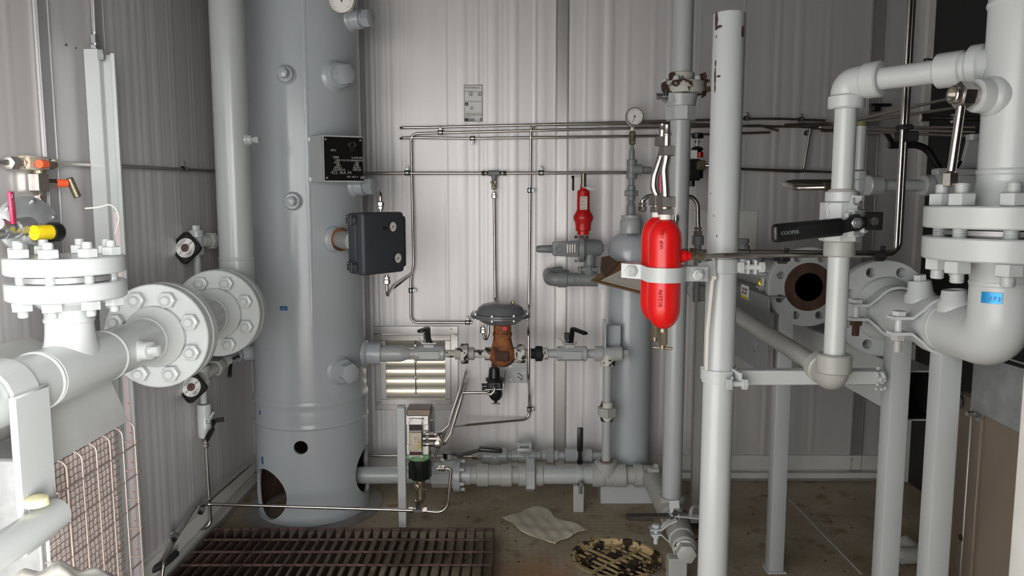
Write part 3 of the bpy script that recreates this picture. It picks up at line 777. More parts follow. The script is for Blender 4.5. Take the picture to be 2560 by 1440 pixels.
for i in range(n):
    for j in range(n): fs.append((i * (n + 1) + j, (i + 1) * (n + 1) + j, (i + 1) * (n + 1) + j + 1, i * (n + 1) + j + 1))
rag.add(vs, fs); rgo = solo('crumpled_wrap', 'white crumpled plastic wrap at the bottom left corner', 'wrap', rag, m_tie, ang=80)
sd = rgo.modifiers.new('thick', 'SOLIDIFY'); sd.thickness = .004

# ------------------------------------------------------------------ left wall: air header, valves, regulator
HX = XL + .019
HZ = at(1100, 433, YB - .04).z
hz0 = atx(120, 409, HX)
hdr = [atx(-60, 404, HX), atx(200, 411, HX), atx(530, 427, HX), V((HX, YB - .04, HZ)), at(1228, 433, YB - .04)]
vtube('air_header_tube', 'long stainless air header tube running round the left corner to the wall tee', hdr, .0068, bend=.04, n=12)
c = atx(460, 422, HX); cl = thing('tube_clamp', 'rubber lined tube clamp on the left wall beside the grey riser', 'clamp', c)
def clampgeo(t, c, along, ear, r):
    a = V(along).normalized(); e = V(ear).normalized(); n = a.cross(e)
    part(t, 'cushion', MB().lathe(V(c) - a * .011, a, [(0, r * 1.05), (0, r * 1.65), (.022, r * 1.65), (.022, r * 1.05)], 16, closed=True), m_rubber)
    part(t, 'band', MB().lathe(V(c) - a * .007, a, [(0, r * 1.6), (0, r * 1.85), (.014, r * 1.85), (.014, r * 1.6)], 16, closed=True), m_zinc)
    eb = MB(); rot = M((a, e, n)).transposed(); eb.box(V(c) + e * r * 3.0, (.014, r * 2.8, .003), rot, .001)
    o = part(t, 'ear', eb, m_zinc)
    nn = n if n.y < 0 or (abs(n.y) < .3 and n.x > 0) else -n
    part(t, 'screw', MB().hexp(V(c) + e * r * 3.3, nn, .009, .006), m_zinc)
clampgeo(cl, c, (0, 1, 0), (0, 0, 1), .0068)

# block valve on the header at far left
bv = thing('block_needle_valve', 'paint-splashed block valve with orange sleeve on the left wall tube', 'valve', atx(85, 425, HX))
P = lambda px, py, dx=0: atx(px, py, HX + dx)
A, B = P(18, 407), P(118, 409); ax = (B - A).normalized()
mb = MB(); mb.hexp(A, ax, .03, .03); mb.cyl(A + ax * .03, A + ax * .045, .013, 14); mb.hexp(A + ax * .045, ax, .026, .012)
part(bv, 'tube_fitting', mb, m_steel2)
C = P(82, 408)
part(bv, 'valve_body', MB().box(C, (.036, .085, .034), None, .004), mat('splashed_body', (196, 188, 170), .5, metal=.3, var=.12, scale=40, col2=(150, 96, 60), c2scale=26, c2lo=.6, c2hi=.68))
D = P(105, 410, .03); mb = MB().cyl(D - ax * .012, D + ax * .016, .0105, 14); part(bv, 'stem_sleeve', mb, m_orange, 'orange sleeve')
mb = MB().cyl(D + ax * .016, D + ax * .05 + V((.004, 0, -.002)), .009, 12, .002); part(bv, 't_handle', mb, m_brassy)
part(bv, 'outlet_tube_fitting', MB().hexp(P(128, 410), ax, .026, .03), m_steel2)
q = P(98, 425); part(bv, 'branch_collar', MB().cyl(q + V((0, 0, .004)), q - V((0, 0, .02)), .017, 16), m_brassy)
nv = thing('needle_valve', 'weathered steel needle valve with orange sleeve hanging below the left wall tube', 'valve', P(100, 488))
zt, zb_ = P(98, 434).z, P(98, 484).z; c = P(98, 460)
mb = MB(); mb.hexp((c.x, c.y, zb_ + .006), (0, 0, 1), .044, zt - zb_ - .006); mb.cyl((c.x, c.y, zt), (c.x, c.y, zt + .015), .013, 14); mb.lathe((c.x, c.y, zb_ - .006), (0, 0, 1), [(0, .01), (.014, .02)], 12)
part(nv, 'valve_body', mb, m_steel2)
s0 = V((c.x + .012, c.y + .012, P(100, 457).z)); dv = V((.5, .86, 0)).normalized()
part(nv, 'stem_nut', MB().hexp(s0, dv, .02, .022), m_steel2)
part(nv, 'stem_sleeve', MB().cyl(s0 + dv * .022, s0 + dv * .05, .0105, 14), m_orange, 'orange sleeve')
h0 = s0 + dv * .054; part(nv, 't_handle', MB().cyl(h0 + V((.0, .006, .014)), h0 + V((.012, .02, -.036)), .0095, 14, .002), m_brassy)
mb = MB(); tubefit(mb, (c.x, c.y, P(102, 520).z), (0, 0, 1), .0145); part(nv, 'tube_fitting', mb, m_steel2)
vtube('regulator_feed_tube', 'short curved stainless tube between needle valve and gas regulator', [(c.x, c.y, P(102, 522).z), (c.x + .002, c.y + .004, P(105, 545).z), at(118, 566, 1.9), at(124, 570, 1.9)], .0068, bend=.03)

# gas regulator with ball valve and red lever
RX = -1.10
Q = lambda px, py, dx=0: atx(px, py, RX + dx)
gr = thing('gas_regulator', 'round grey gas regulator with yellow band and black cap behind the blind flange', 'regulator', Q(75, 600))
fc = Q(72, 562); fa = V((.75, -.55, .12)).normalized()
mb = MB().lathe(fc - fa * .03, fa, [(0, .02), (.01, .04), (.018, .064), (.022, .066), (.0225, .063), (.0245, .063), (.025, .066), (.029, .066), (.033, .052), (.04, .03), (.041, 0)], 32)
part(gr, 'diaphragm_case', mb, m_galv)
for q in ring_pts(fc + fa * .002, fa, .055, 6, .3): part(gr, 'cover_screw', MB().hexp(q, fa, .009, .009), m_zinc)
part(gr, 'vent_boss', MB().lathe(fc + fa * .01 + V((0, 0, -.034)), fa, [(0, .016), (.02, .016), (.02, .009), (.014, .008), (.014, 0)], 18), m_galv)
b0 = Q(82, 583); b1 = Q(108, 586, .012); bd = (b1 - b0).normalized(); bd = V((.35, .93, 0)).normalized(); b0 = Q(85, 582, .03)
part(gr, 'yellow_band', MB().cyl(b0, b0 + bd * .045, .017, 22), m_yellow, 'yellow label band')
part(gr, 'black_cap', MB().lathe(b0 + bd * .04, bd, [(0, .022), (.018, .023), (.025, .019), (.028, 0)], 22), m_black, 'black cap')
part(gr, 'inlet_body', MB().cyl(Q(35, 572), fc, .02, 18), m_galv)
bl_ = thing('gas_ball_valve', 'small ball valve with a raised red lever at the left edge', 'valve', Q(20, 600))
mb = MB(); d2 = V((.3, -.95, 0)).normalized(); o_ = Q(38, 572)
mb.hexp(o_, -d2, .03, .05) if False else None
mb.cyl(Q(-20, 582), Q(34, 572), .017, 16); mb.hexp(Q(2, 579), (Q(34, 572) - Q(2, 579)).normalized(), .034, .03)
mb.lathe(Q(18, 576), (.2, -.9, .3), [(0, .018), (.03, .018), (.034, .014), (.05, .014), (.05, 0)], 16)
part(bl_, 'valve_body', mb, m_zinc)
l0 = Q(30, 553, .02); l1 = Q(31, 486, .02)
mb = MB().box((l0 + l1) / 2, (.007, .03, (l1 - l0).length + .012), M.Rotation(.05, 3, 'X') @ M.Rotation(.35, 3, 'Z'), .003, 2); part(bl_, 'lever', mb, m_redh, 'red lever')
text(bl_, 'lever_lettering', '21 MM FIP CE', l0 + V((.0065, -.004, .012)), (0, .05, 1), (-.34, -.94, 0), .0078, m_white)

# tall white channel with a scale strip
CHY = 2.2
cx = at(266, 400, CHY); chx = cx.x
ch = thing('cable_channel', 'tall white aluminium channel standing in front of the left wall', 'channel', (chx, CHY, 0))
zt = at(262, 124, CHY).z; W = .0405
mb = MB(); zz = zt / 2
mb.box((chx - .02, CHY - .01, zz), (.041, .003, zt), None, .001); mb.box((chx - .039, CHY + .008, zz), (.003, .036, zt), None, .001); mb.box((chx - .0, CHY, zz), (.003, .022, zt), None, .001)
part(ch, 'front_cover', mb, m_grey)
mb = MB(); zr = zt - .012
mb.box((chx + .018, CHY + .012, zr / 2), (.036, .003, zr), None, .001); mb.box((chx + .035, CHY, zr / 2), (.003, .026, zr), None, .001); mb.box((chx + .04, CHY - .012, zr / 2), (.011, .003, zr), None, .001)
part(ch, 'back_channel', mb, m_grey)
tz = at(300, 530, CHY).z
sc_ = part(ch, 'scale_strip', MB().box((chx + .021, CHY + .009, tz / 2), (.026, .002, tz)), m_scale, 'pinkish measuring strip')
k = 0; z = tz - .02
while z > .1:
    part(sc_, 'tick', MB().box((chx + .028 - (.004 if k % 5 == 0 else 0), CHY + .0075, z), (.014 if k % 5 == 0 else .007, .001, .0016)), m_rustd if k % 5 else m_redd); z -= .018; k += 1
part(ch, 'clip', MB().box((chx + .008, CHY - .01, zt - .016), (.018, .01, .03), None, .002), m_zinc)
gl = thing('cable_gland', 'zinc cable gland on top of the white channel', 'gland', (chx - .012, CHY, zt))
gz = at(253, 80, CHY).z
mb = MB(); mb.hexp((chx - .012, CHY, zt), (0, 0, 1), .024, .012); mb.cyl((chx - .012, CHY, zt + .012), (chx - .012, CHY, zt + .018), .01, 14); mb.hexp((chx - .012, CHY, zt + .016), (0, 0, 1), .021, gz - zt - .024); mb.cyl((chx - .012, CHY, gz - .01), (chx - .012, CHY, gz), .007, 12)
part(gl, 'gland_body', mb, m_zinc)
vtube('gauge_cable', 'thin grey cable rising from the gland to the ceiling', [(chx - .012, CHY, gz - .004), (chx - .011, CHY + .005, gz + .2), (chx - .013, CHY + .02, ZC - .005)], .0032, m_alu_dull)
vtube('loose_wire', 'thin white wire curling in front of the tall channel', [at(213, 521, 2.0), at(245, 519, 2.0), at(275, 510, 2.02), at(290, 522, 2.03), at(298, 545, 2.04), at(288, 585, 2.04)], .0022, m_tie, bend=.03, cat='wire', n=6)

# ------------------------------------------------------------------ gas heater with mesh guard at lower left
ht = thing('catalytic_heater', 'flameless gas heater with pink pad, wire mesh and sheet hood below the inlet pipe', 'heater', (-1.05, 1.73, .1))
y0, y1, xf = 1.57, 1.885, -.995
part(ht, 'body', MB().box((-1.085, (y0 + y1) / 2, .43), (.16, y1 - y0, .66), None, .006), m_galv)
part(ht, 'heater_pad', MB().box((xf - .006, (y0 + y1) / 2, .43), (.008, y1 - y0 - .02, .63), None, .003), m_heat)
hd = MB()
A1_ = [V((-.968, y0 - .02, .752)), V((-.968, y1 + .0, .752))]; A2_ = [V((-1.012, y0 - .02, .868)), V((-1.012, y1, .868))]; A3_ = [V((-1.2, y0 - .02, .965)), V((-1.2, y1, .965))]
for a, b in ((A1_, A2_), (A2_, A3_)):
    n = (a[1] - a[0]).cross(b[0] - a[0]).normalized() * .003
    hd.prism([a[0], a[1], b[1], b[0]], n)
part(ht, 'hood', hd, m_hood)
wm = MB()
k = y0 + .005; i = 0
while k < y1: wm.tube([(xf + .006 + .002 * (j % 2), k, .1 + .02 * j) for j in range(33)], .0011, n=4, cap=False, bend=.001); k += .0165
k = .11
while k < .75: wm.tube([(xf + .008 - .002 * (j % 2), y0 + .016 * j, k) for j in range(20)], .0011, n=4, cap=False, bend=.001); k += .0165
part(ht, 'wire_mesh', wm, m_mesh, kind='stuff')
gx = xf + .042
for k in range(6):
    y = y0 + .02 + k * .059
    part(ht, 'guard_wire', MB().tube([(xf + .004, y, .752), (gx, y, .748), (gx + .004, y, .1)], .0024, .02, 8), m_wire)
for k in range(8):
    z = .69 - k * .077
    part(ht, 'guard_wire', MB().tube([(xf + .002, y0 - .01, z), (gx, y0 - .012, z), (gx, y1 + .03, z), (xf + .002, y1 + .02, z)], .0024, .006, 8), m_wire)

# ------------------------------------------------------------------ level bridle left of the separator
BY = 2.86
bx = at(500, 800, BY).x
bz = lambda py: at(500, py, BY).z
bd_ = thing('level_bridle', 'small grey level bridle pipe between riser and left wall', 'pipe', (bx, BY, bz(1010)))
part(bd_, 'standpipe', MB().cyl((bx, BY, bz(1008)), (bx, BY, bz(590)), .0125, 16), m_grey)
def tee_v(t, zc, h, r, mt=None):
    mb = MB().lathe((bx, BY, zc - h / 2), (0, 0, 1), [(0, r * .95), (.003, r), (h * .28, r), (h * .3, r * .88), (h * .7, r * .88), (h * .72, r), (h - .003, r), (h, r * .95)], 20); return part(t, 'tee', mb, mt or m_grey)
tee_v(bd_, bz(606), bz(578) - bz(640), .026)
mb = MB(); mb.cyl((bx, BY, bz(580)), (bx, BY, bz(572)), .013, 14); mb.hexp((bx, BY, bz(574)), (0, 0, 1), .024, .016); part(bd_, 'hex_plug', mb, m_greylt)
tee_v(bd_, bz(938), bz(915) - bz(962), .027, m_greyd)
# upper arm to the vessel: union and nipple
vz = bz(604); e1 = V((VX - VR * .86 - .02, VY - .05, vz)); s1 = V((bx, BY, vz)); dd = (e1 - s1).normalized()
part(bd_, 'upper_arm', MB().cyl(s1, e1, .0125, 14), m_grey)
un = MB(); L_ = (e1 - s1).length
un.cyl(s1 + dd * .02, s1 + dd * .06, .024, 18); un.hexp(s1 + dd * .06, dd, .058, .024); un.cyl(s1 + dd * .084, s1 + dd * .1, .022, 18)
part(bd_, 'union', un, m_greyd)
# lower arm: hex union, reducer, small valve
vz2 = at(645, 890, 3.08).z; s2 = V((bx, BY, bz(938))); e2 = V((VX - VR - .045, VY - .02, vz2)); dd = (e2 - s2).normalized(); L_ = (e2 - s2).length
part(bd_, 'lower_arm', MB().cyl(s2, e2, .0125, 14), m_greyd)
un = MB(); un.cyl(s2 + dd * .015, s2 + dd * L_ * .28, .023, 18); un.hexp(s2 + dd * L_ * .28, dd, .058, L_ * .1); un.cyl(s2 + dd * L_ * .38, s2 + dd * L_ * .5, .02, 18); part(bd_, 'union', un, m_greyd)
boss(ves, V((VX - VR + .004, VY - .02, vz2)), V((-1, -.1, 0)), .034, .04, .03, .01, m_vessel, plug=False)
nz = V((VX - VR - .0, VY - .02, vz2))
vb = thing('bridle_isolation_valve', 'small grey ball valve with folded black lever on the lower bridle arm', 'valve', s2 + dd * L_ * .7 - V((0, 0, .03)))
mb = MB(); mb.cyl(s2 + dd * L_ * .52, s2 + dd * L_ * .93, .021, 18, .003); mb.hexp(s2 + dd * L_ * .56, dd, .044, L_ * .08); mb.hexp(s2 + dd * L_ * .82, dd, .044, L_ * .1)
part(vb, 'valve_body', mb, m_grey)
pv = s2 + dd * L_ * .7 + V((.01, -.024, .0)); part(vb, 'stem', MB().cyl(pv + V((0, .02, 0)), pv + V((0, -.01, 0)), .006, 10), m_zinc)
lever(vb, pv + V((0, -.008, 0)), (.2, -1, .0), (.1, -.55, -.75), .07, .016, .004, .012)
part(vb, 'lock_tab', MB().box(pv + V((.018, -.004, .012)), (.03, .004, .012), M.Rotation(-.4, 3, 'Y'), .001), m_black)
# two gauge cocks with square hand wheels
def gauge_cock(label, px, py, wc, nrm, Yh):
    t = thing('gauge_cock', label, 'valve', wc - V((0, 0, .03)), 'gauge cocks with square black hand wheels')
    hc = at(px, py, Yh); n = V(nrm).normalized()
    ax = (hc - wc).normalized()
    mb = MB(); mb.cyl(wc, hc - n * .012, .016, 16); mb.hexp(wc + ax * .02, ax, .04, .03); part(t, 'bonnet', mb, m_greyd)
    part(t, 'stem', MB().cyl(hc - n * .03, hc + n * .004, .008, 12), m_zinc)
    x, y, a = frame(n, (0, 0, 1)); rot45 = M((((x + y) / math.sqrt(2)), ((y - x) / math.sqrt(2)), a)).transposed()
    s = .092; sq = MB()
    # dished square: rounded rim, recessed web
    def rr(h, rad, zz_):
        pts = []
        for k in range(4):
            c0 = V(((1, 1), (-1, 1), (-1, -1), (1, -1))[k] + (0,)) * (h - rad)
            for j in range(5):
                th = math.pi / 2 * k + math.pi / 2 * j / 4; pts.append(hc + rot45 @ (c0 + V((math.cos(th) * rad, math.sin(th) * rad, zz_))))
        return pts
    h = s / 2; loops = [rr(h * .7, .012, -.012), rr(h * .97, .014, -.01), rr(h, .015, 0), rr(h * .97, .014, .008), rr(h * .88, .012, .008), rr(h * .82, .01, 0.0), rr(h * .3, .008, .0)]
    vs = []; fs = []; n_ = 20
    for l in loops: vs += l
    for i in range(len(loops) - 1):
        for k in range(n_): fs.append((i * n_ + k, i * n_ + (k + 1) % n_, (i + 1) * n_ + (k + 1) % n_, (i + 1) * n_ + k))
    fs += [tuple(range(n_))[::-1], tuple(range(len(vs) - n_, len(vs)))]
    wh = part(t, 'hand_wheel', sq.add(vs, fs), m_rubber)
    ds = part(wh, 'label_disc', MB().lathe(hc + n * .0005, n, [(0, 0), (0, .0355), (.0015, .0355), (.0015, 0)], 28), m_white, 'white instruction disc')
    part(wh, 'knob', MB().lathe(hc + n * .001, n, [(0, .0145), (.006, .0145), (.008, .012), (.008, .006), (.012, .005), (.012, 0)], 20), mat('dark_plum_knob', (92, 68, 68), .4))
    pr = MB(); e1 = rot45 @ V((1, 0, 0)); e2 = rot45 @ V((0, 1, 0))
    e1, e2 = (rot45 @ V((1, 0, 0))), (rot45 @ V((0, 1, 0)))
    up_ = e1 if abs(e1.z) > 0 and e1.z > 0 and e1.x > 0 else e2
    lx = up_; ly = n.cross(lx)
    for (k, w_) in ((.026, .05), (.02, .06), (-.02, .06), (-.026, .05), (-.031, .038)):
        part(wh, 'print_line', MB().box(hc + n * .0023 + ly * k, (w_, .0009, .0004), M((lx, ly, n)).transposed()), m_ink)
    for (k, s_, lx0) in ((.0278, 'LOCTOMATIC', -.016), (.0212, 'OPEN SLOWLY', -.016), (-.0245, 'CLOSE TO', -.012), (-.0302, 'BLEED', -.008)):
        text(wh, 'print', s_, hc + n * .0022 + ly * k + lx * lx0, lx, ly, .0052, m_ink)
    for (kk, s_) in ((.014, 'OPEN'), (-.034, 'SHUT')):
        text(wh, 'print', s_, hc + n * .0022 + ly * -.004 + lx * kk, lx, ly, .0085, m_ink)
    return t
gauge_cock('upper gauge cock with square black hand wheel beside the grey riser', 464, 620, V((bx, BY, vz)), (-.12, -1, .2), 2.76)
gauge_cock('lower gauge cock with square black hand wheel below the rear flange', 479, 968, V((bx, BY, bz(938))), (-.1, -1, .3), 2.76)
# drain ball valve under the bridle
dv_ = thing('bridle_drain_valve', 'grey drain ball valve with short black lever under the level bridle', 'valve', (bx + .001, BY, bz(1095)))
r_ = .0265
mb = MB().lathe((bx, BY, bz(1092)), (0, 0, 1), [(0, r_ * .9), (.004, r_ * .98), (.02, r_ * .98), (.021, r_ * 1.03), (.085, r_ * 1.03), (.087, r_ * .97), (bz(1010) - bz(1092) - .004, r_ * .97), (bz(1010) - bz(1092), r_ * .88)], 12)
part(dv_, 'valve_body', mb, m_greylt)
sp0 = V((bx + .028, BY - .016, bz(1052))); part(dv_, 'stem', MB().cyl(sp0 - V((.02, 0, 0)), sp0 + V((.014, -.006, 0)), .007, 12), m_zinc)
part(dv_, 'stop_plate', MB().box(sp0 + V((.006, -.004, .02)), (.006, .02, .05), M.Rotation(.5, 3, 'Y'), .001), m_greylt)
lever(dv_, sp0 + V((.014, -.006, 0)), (.9, -.35, .1), (-.1, -.75, -.45), .088, .018, .004, .014)
part(dv_, 'lock_fork', MB().box(sp0 + V((.035, .0, .008)), (.034, .005, .018), M.Rotation(-.15, 3, 'Y'), .001), m_black)
mb = MB(); tubefit(mb, (bx + .001, BY, bz(1119)), (0, 0, 1), .0125); part(dv_, 'tube_fitting', mb, m_steel2)
vtube('drain_tube', 'stainless drain tube dropping from the bridle valve and looping at the floor', [(bx + .001, BY, bz(1118)), (bx + .006, BY, bz(1318) + .0), at(470, 1330, 2.8), at(507, 1275, 2.93)], .0064, bend=.03)
vtube('pump_discharge_tube', 'stainless tube from the pump tee across the front of the vessel to the left wall', [at(1031, 1276, 2.85), at(519, 1260, 2.80), at(489, 1266, 2.76), atx(440, 1345, XL + .045), atx(410, 1404, XL + .045), atx(405, 1440, XL + .045)], .0062, bend=.035)
vtube('wall_base_tube', 'stainless tube sloping along the foot of the left wall to the corner', [atx(515, 1258, XL + .05), atx(628, 1160, XL + .05)], .0055)
for i, (px, py, dy) in enumerate(((437, 1343, 0), (503, 1277, 0))):
    c = atx(px, py, XL + .046); t = thing('tube_clamp', ('tube clamp at the foot of the left wall near the grating corner', 'tube clamp at the foot of the left wall below the drain tube')[i], 'clamp', c)
    clampgeo(t, c, (0, 1, .5), (-.2, -.4, .9), .0062)
vtube('black_hose', 'black rubber hose on the floor by the left wall', [at(330, 1436, 2.42), at(390, 1424, 2.44), at(425, 1398, 2.5), at(440, 1384, 2.56)], .012, m_rubber, cat='hose', bend=.06)

# ------------------------------------------------------------------ level controller on the vessel
lcx = V((-.527, 2.70, 0)); LD = V((.574, .819, 0)); LN = V((.819, -.574, 0))
z0 = at(905, 690, 2.70).z; z1_ = at(905, 531, 2.70).z; Wb = .24; hb = z1_ - z0; zc_ = (z0 + z1_) / 2
lc = thing('level_controller', 'charcoal plastic level controller box with two small gauges on the vessel', 'controller', V((-.46, 2.8, z0)))
rot = M((LD, -LN, V((0, 0, 1)))).transposed()
cc = lcx + LD * Wb / 2 - LN * .0 + V((0, 0, zc_))
part(lc, 'back_case', MB().box(cc - LN * .062 + LD * .004, (Wb - .012, .05, hb - .006), rot, .012, 3), m_box)
door = part(lc, 'door', MB().box(cc - LN * .018 - LD * .012, (Wb - .03, .045, hb), rot, .012, 3), m_box)
part(door, 'door_lip', MB().box(cc - LN * .028 + LD * .005, (Wb, .03, hb - .03), rot, .011, 3), m_box)
part(door, 'badge', MB().box(cc + LN * .005 - LD * .012 + V((0, 0, hb * .24)), (.022, .002, .012), rot), m_ink, 'small black badge')
for k in (-1, 1):
    h = MB(); b = lcx - LN * .05 - LD * .004 + V((0, 0, zc_ + k * (hb / 2 - .028)))
    h.cyl(b + V((0, 0, -.016)), b + V((0, 0, .016)), .0055, 10); h.box(b + LN * .014, (.01, .022, .024), rot, .002); h.box(b - LN * .014, (.01, .016, .022), rot, .002); h.box(b + V((0, 0, .018)), (.012, .04, .004), rot, .001)
    part(lc, 'hinge', h, m_box)
for (u, v_) in ((.62, .76), (.72, .24)):
    g = lcx + LD * Wb * u + V((0, 0, z0 + hb * v_)) + LN * .002
    gauge('g', '', g, LN, .021, .006, parent=lc, ndl=215, rim=m_black)
part(lc, 'latch', MB().box(lcx + LD * (Wb + .002) - LN * .03 + V((0, 0, zc_ + .0)), (.008, .016, .014), rot, .003), m_box)
zn = at(840, 600, 2.85).z
p, n = vsurf(838, 598); nk = V((n.x + .5, n.y, 0)).normalized(); ne = lcx - LN * .07 + LD * .03 + V((0, 0, zn))
part(lc, 'mounting_neck', MB().cyl(p + nk * .028, ne, .034, 24), m_greyd)
part(lc, 'union_ring', MB().lathe(p + nk * .022, nk, [(0, .03), (0, .044), (.012, .046), (.02, .04), (.02, .03)], 26, closed=True), m_rust, 'rusty orange ring')
ft = MB(); bq = V((at(967, 690, 2.77).x, 2.77, z0 + .004)); tubefit(ft, bq - V((0, 0, .042)), (0, 0, 1), .0125); part(lc, 'lower_fitting', ft, m_steel2)
tq = V((at(952, 531, 2.79).x, 2.79, z1_ - .006)); ft = MB(); tubefit(ft, tq + V((0, 0, .045)), (0, 0, -1), .0125); part(lc, 'upper_fitting', ft, m_steel2)
vtube('controller_vent_tube', 'thin stainless tube rising from the level controller to the vessel plug', [tq + V((0, 0, .04)), tq + V((0, 0, .075)), at(953, 478, 2.95)], .006, bend=.02)
vtube('controller_signal_tube', 'stainless tube with a U bend below the level controller', [bq - V((0, 0, .04)), bq - V((0, 0, .085)), at(985, 712, 2.95), at(1033, 680, 3.42)], .006, bend=.022)
bm_ = MB(); a = at(980, 722, 2.92); b = at(1026, 686, 3.36); dd = (b - a).normalized(); x, y, _ = frame(dd)
bm_.box((a + b) / 2, (.02, .004, (b - a).length), M((x, y, dd)).transposed(), .001); 
solo('tube_tray', 'short grey tray carrying tubes from the level controller to the wall', 'tray', bm_, m_alu_dull)

# ------------------------------------------------------------------ tubing on the back wall
WY = YB - .032
W = lambda px, py, dy=0: at(px, py, WY + dy)
tr = .0058
vtube('signal_tube', 'topmost stainless tube on the back wall with its left end turned into the wall', [W(1003, 324, .045), W(1001, 319), W(1045, 319), W(1340, 312), W(1860, 297), W(1946, 297), W(2062, 301)], tr, bend=.015)
vtube('signal_tube', 'lowest of the bundled wall tubes with its left end turned into the wall', [W(1003, 350, .045), W(1001, 345), W(1045, 344), W(1180, 346), W(1640, 340), W(1925, 331)], tr, bend=.015)
vtube('signal_tube', 'stainless wall tube dropping past the level controller to the control valve', [W(1180, 806), W(1027, 806), W(1027, 700), W(1027, 697), W(1034, 660), W(1027, 335), W(1060, 333), W(1500, 322), W(1900, 314), W(1945, 327)], tr, bend=.03)
vtube('signal_tube', 'stainless wall tube dropping right of the diaphragm actuator', [W(1135, 1066, -.25), W(1160, 1063, -.1), W(1323, 1048), W(1323, 985), W(1322, 945, -.36), W(1321, 830, -.36), W(1322, 772, -.02), W(1323, 690), W(1327, 312), W(1700, 309), W(1860, 315), W(2050, 318), at(2440, 330, 2.96)], tr, bend=.03)
vtube('supply_tube', 'vertical stainless tube from the wall tee to the diaphragm actuator', [W(1235, 480), W(1238, 752), W(1240, 765, -.13)], tr + .0004, bend=.02)
vtube('air_header_tube', 'stainless air header continuing right of the wall tee behind the gauge', [at(1246, 433, YB - .04), at(1700, 431, YB - .04), at(1775, 416, YB - .09), at(1860, 423, YB - .05), at(2080, 430, YB - .04)], .0068, bend=.03)
vtube('signal_tube', 'short tube bent up between the two right wall tubes', [W(1880, 425, -.012), W(2008, 430, -.012), W(2026, 322, -.012)], tr, bend=.02)
def wall_clamp(label, c, along, ear, r=tr):
    t = thing('tube_clamp', label, 'clamp', c, 'rubber lined tube clamps on the back wall'); clampgeo(t, c, along, ear, r)
wall_clamp('tube clamp with its ear up below the paper notice on the second tube', W(1101, 331), (1, 0, 0), (0, 0, 1))
wall_clamp('tube clamp with its ear down below the paper notice', W(1181, 346), (1, 0, 0), (0, 0, -1))
wall_clamp('tube clamp on the air header near the level controller', at(1018, 432, YB - .04), (1, 0, 0), (0, 0, 1), .0068)
wall_clamp('tube clamp on the air header right of the wall tee', at(1353, 432, YB - .04), (1, 0, 0), (0, 0, 1), .0068)
wall_clamp('tube clamp on the vertical tube left of the red relief valve', W(1324, 476), (0, 0, 1), (1, 0, 0))
wall_clamp('tube clamp on the vertical tube below the level controller', W(1027, 726), (0, 0, 1), (1, 0, 0))
wall_clamp('tube clamp on the horizontal tube left of the diaphragm actuator', W(1169, 806), (1, 0, 0), (0, 0, 1))
wall_clamp('tube clamp on the vertical tube near the floor regulator', W(1323, 1023), (0, 0, 1), (1, 0, 0))
wall_clamp('tube clamp on the top tube right of the tall open post', W(1867, 296), (1, 0, 0), (0, 0, 1))
for (px, py, lab) in ((2003, 299, 'tube clamp at the end of the top tube near the right strip'), (2018, 333, 'tube clamp on the lower tube left of the white bridle pipe')):
    wall_clamp(lab, W(px, py), (1, 0, 0), (0, 0, 1))
for i in range(4):
    vtube('sample_tube', ('upper', 'second', 'third', 'lowest')[i] + ' of the dark tubes leaving right across the black partition', [W(1960 + 30 * i, 312 + 5 * i), W(2100, (308, 312, 320, 328)[i]), at(2440, (232, 262, 318, 340)[i], 2.9 + .03 * i)], .0062, m_steel2, bend=.1, group='tubes leaving to the right')
solo('tube_support_bracket', 'small black slotted bracket holding the rising tubes on the right', 'bracket', MB().box(W(2200, 263), (.09, .03, .012), None, .002).box(W(2190, 270), (.03, .03, .03), None, .002), m_black)
wt = thing('wall_tee', 'grey tube tee on the air header above the actuator', 'tee', at(1235, 440, YB - .04))
c = at(1235, 433, YB - .04); mb = MB(); mb.cyl(c - V((.024, 0, 0)), c + V((.024, 0, 0)), .013, 16); mb.cyl(c, c - V((0, 0, .028)), .012, 16); part(wt, 'tee_body', mb, m_reg)
for s in (-1, 1):
    mb = MB(); mb.hexp(c + V((s * .024, 0, 0)), (s, 0, 0), .019, .01); mb.cyl(c + V((s * .034, 0, 0)), c + V((s * .04, 0, 0)), .009, 12); mb.hexp(c + V((s * .04, 0, 0)), (s, 0, 0), .021, .016); part(wt, 'tube_nut', mb, m_steel2)
nv2 = thing('tee_needle_valve', 'brass bar-handled needle valve hanging under the wall tee', 'valve', at(1235, 490, WY))
c = at(1235, 462, YB - .04); mb = MB().box(c, (.022, .022, .042), None, .003); part(nv2, 'valve_body', mb, m_brassy)
part(nv2, 'bar_handle', MB().cyl(c + V((-.012, -.022, .016)), c + V((.008, -.022, -.018)), .006, 12, .001), m_brassy)
mb = MB(); tubefit(mb, at(1235, 497, YB - .04), (0, 0, 1), .0115); part(nv2, 'tube_fitting', mb, m_steel2)

# paper notice on the wall
n0 = at(1160, 212, YB - .0055); n1 = at(1206, 304, YB - .0055)
no = thing('paper_notice', 'small printed paper notice on the back wall above the tubes', 'notice', V(((n0.x + n1.x) / 2, YB - .006, n1.z)))
nw, nh = n1.x - n0.x, n0.z - n1.z
part(no, 'sheet', MB().box(((n0.x + n1.x) / 2, YB - .006, (n0.z + n1.z) / 2), (nw, .0014, nh)), m_white)
NY = YB - .0072
def nb_(u0, v0, u1, v1, mt=m_ink, nm='print_block'): part(no, nm, MB().box((n0.x + nw * (u0 + u1) / 2, NY, n0.z - nh * (v0 + v1) / 2), (nw * abs(u1 - u0), .0006, nh * abs(v1 - v0))), mt)
for (a, b, c_, d) in ((0, 0, 1, .012), (0, .988, 1, 1), (0, 0, .022, 1), (.978, 0, 1, 1), (0, .185, 1, .192), (0, .455, 1, .464), (.05, .77, .95, .775)): nb_(a, b, c_, d, m_ink, 'border_line')
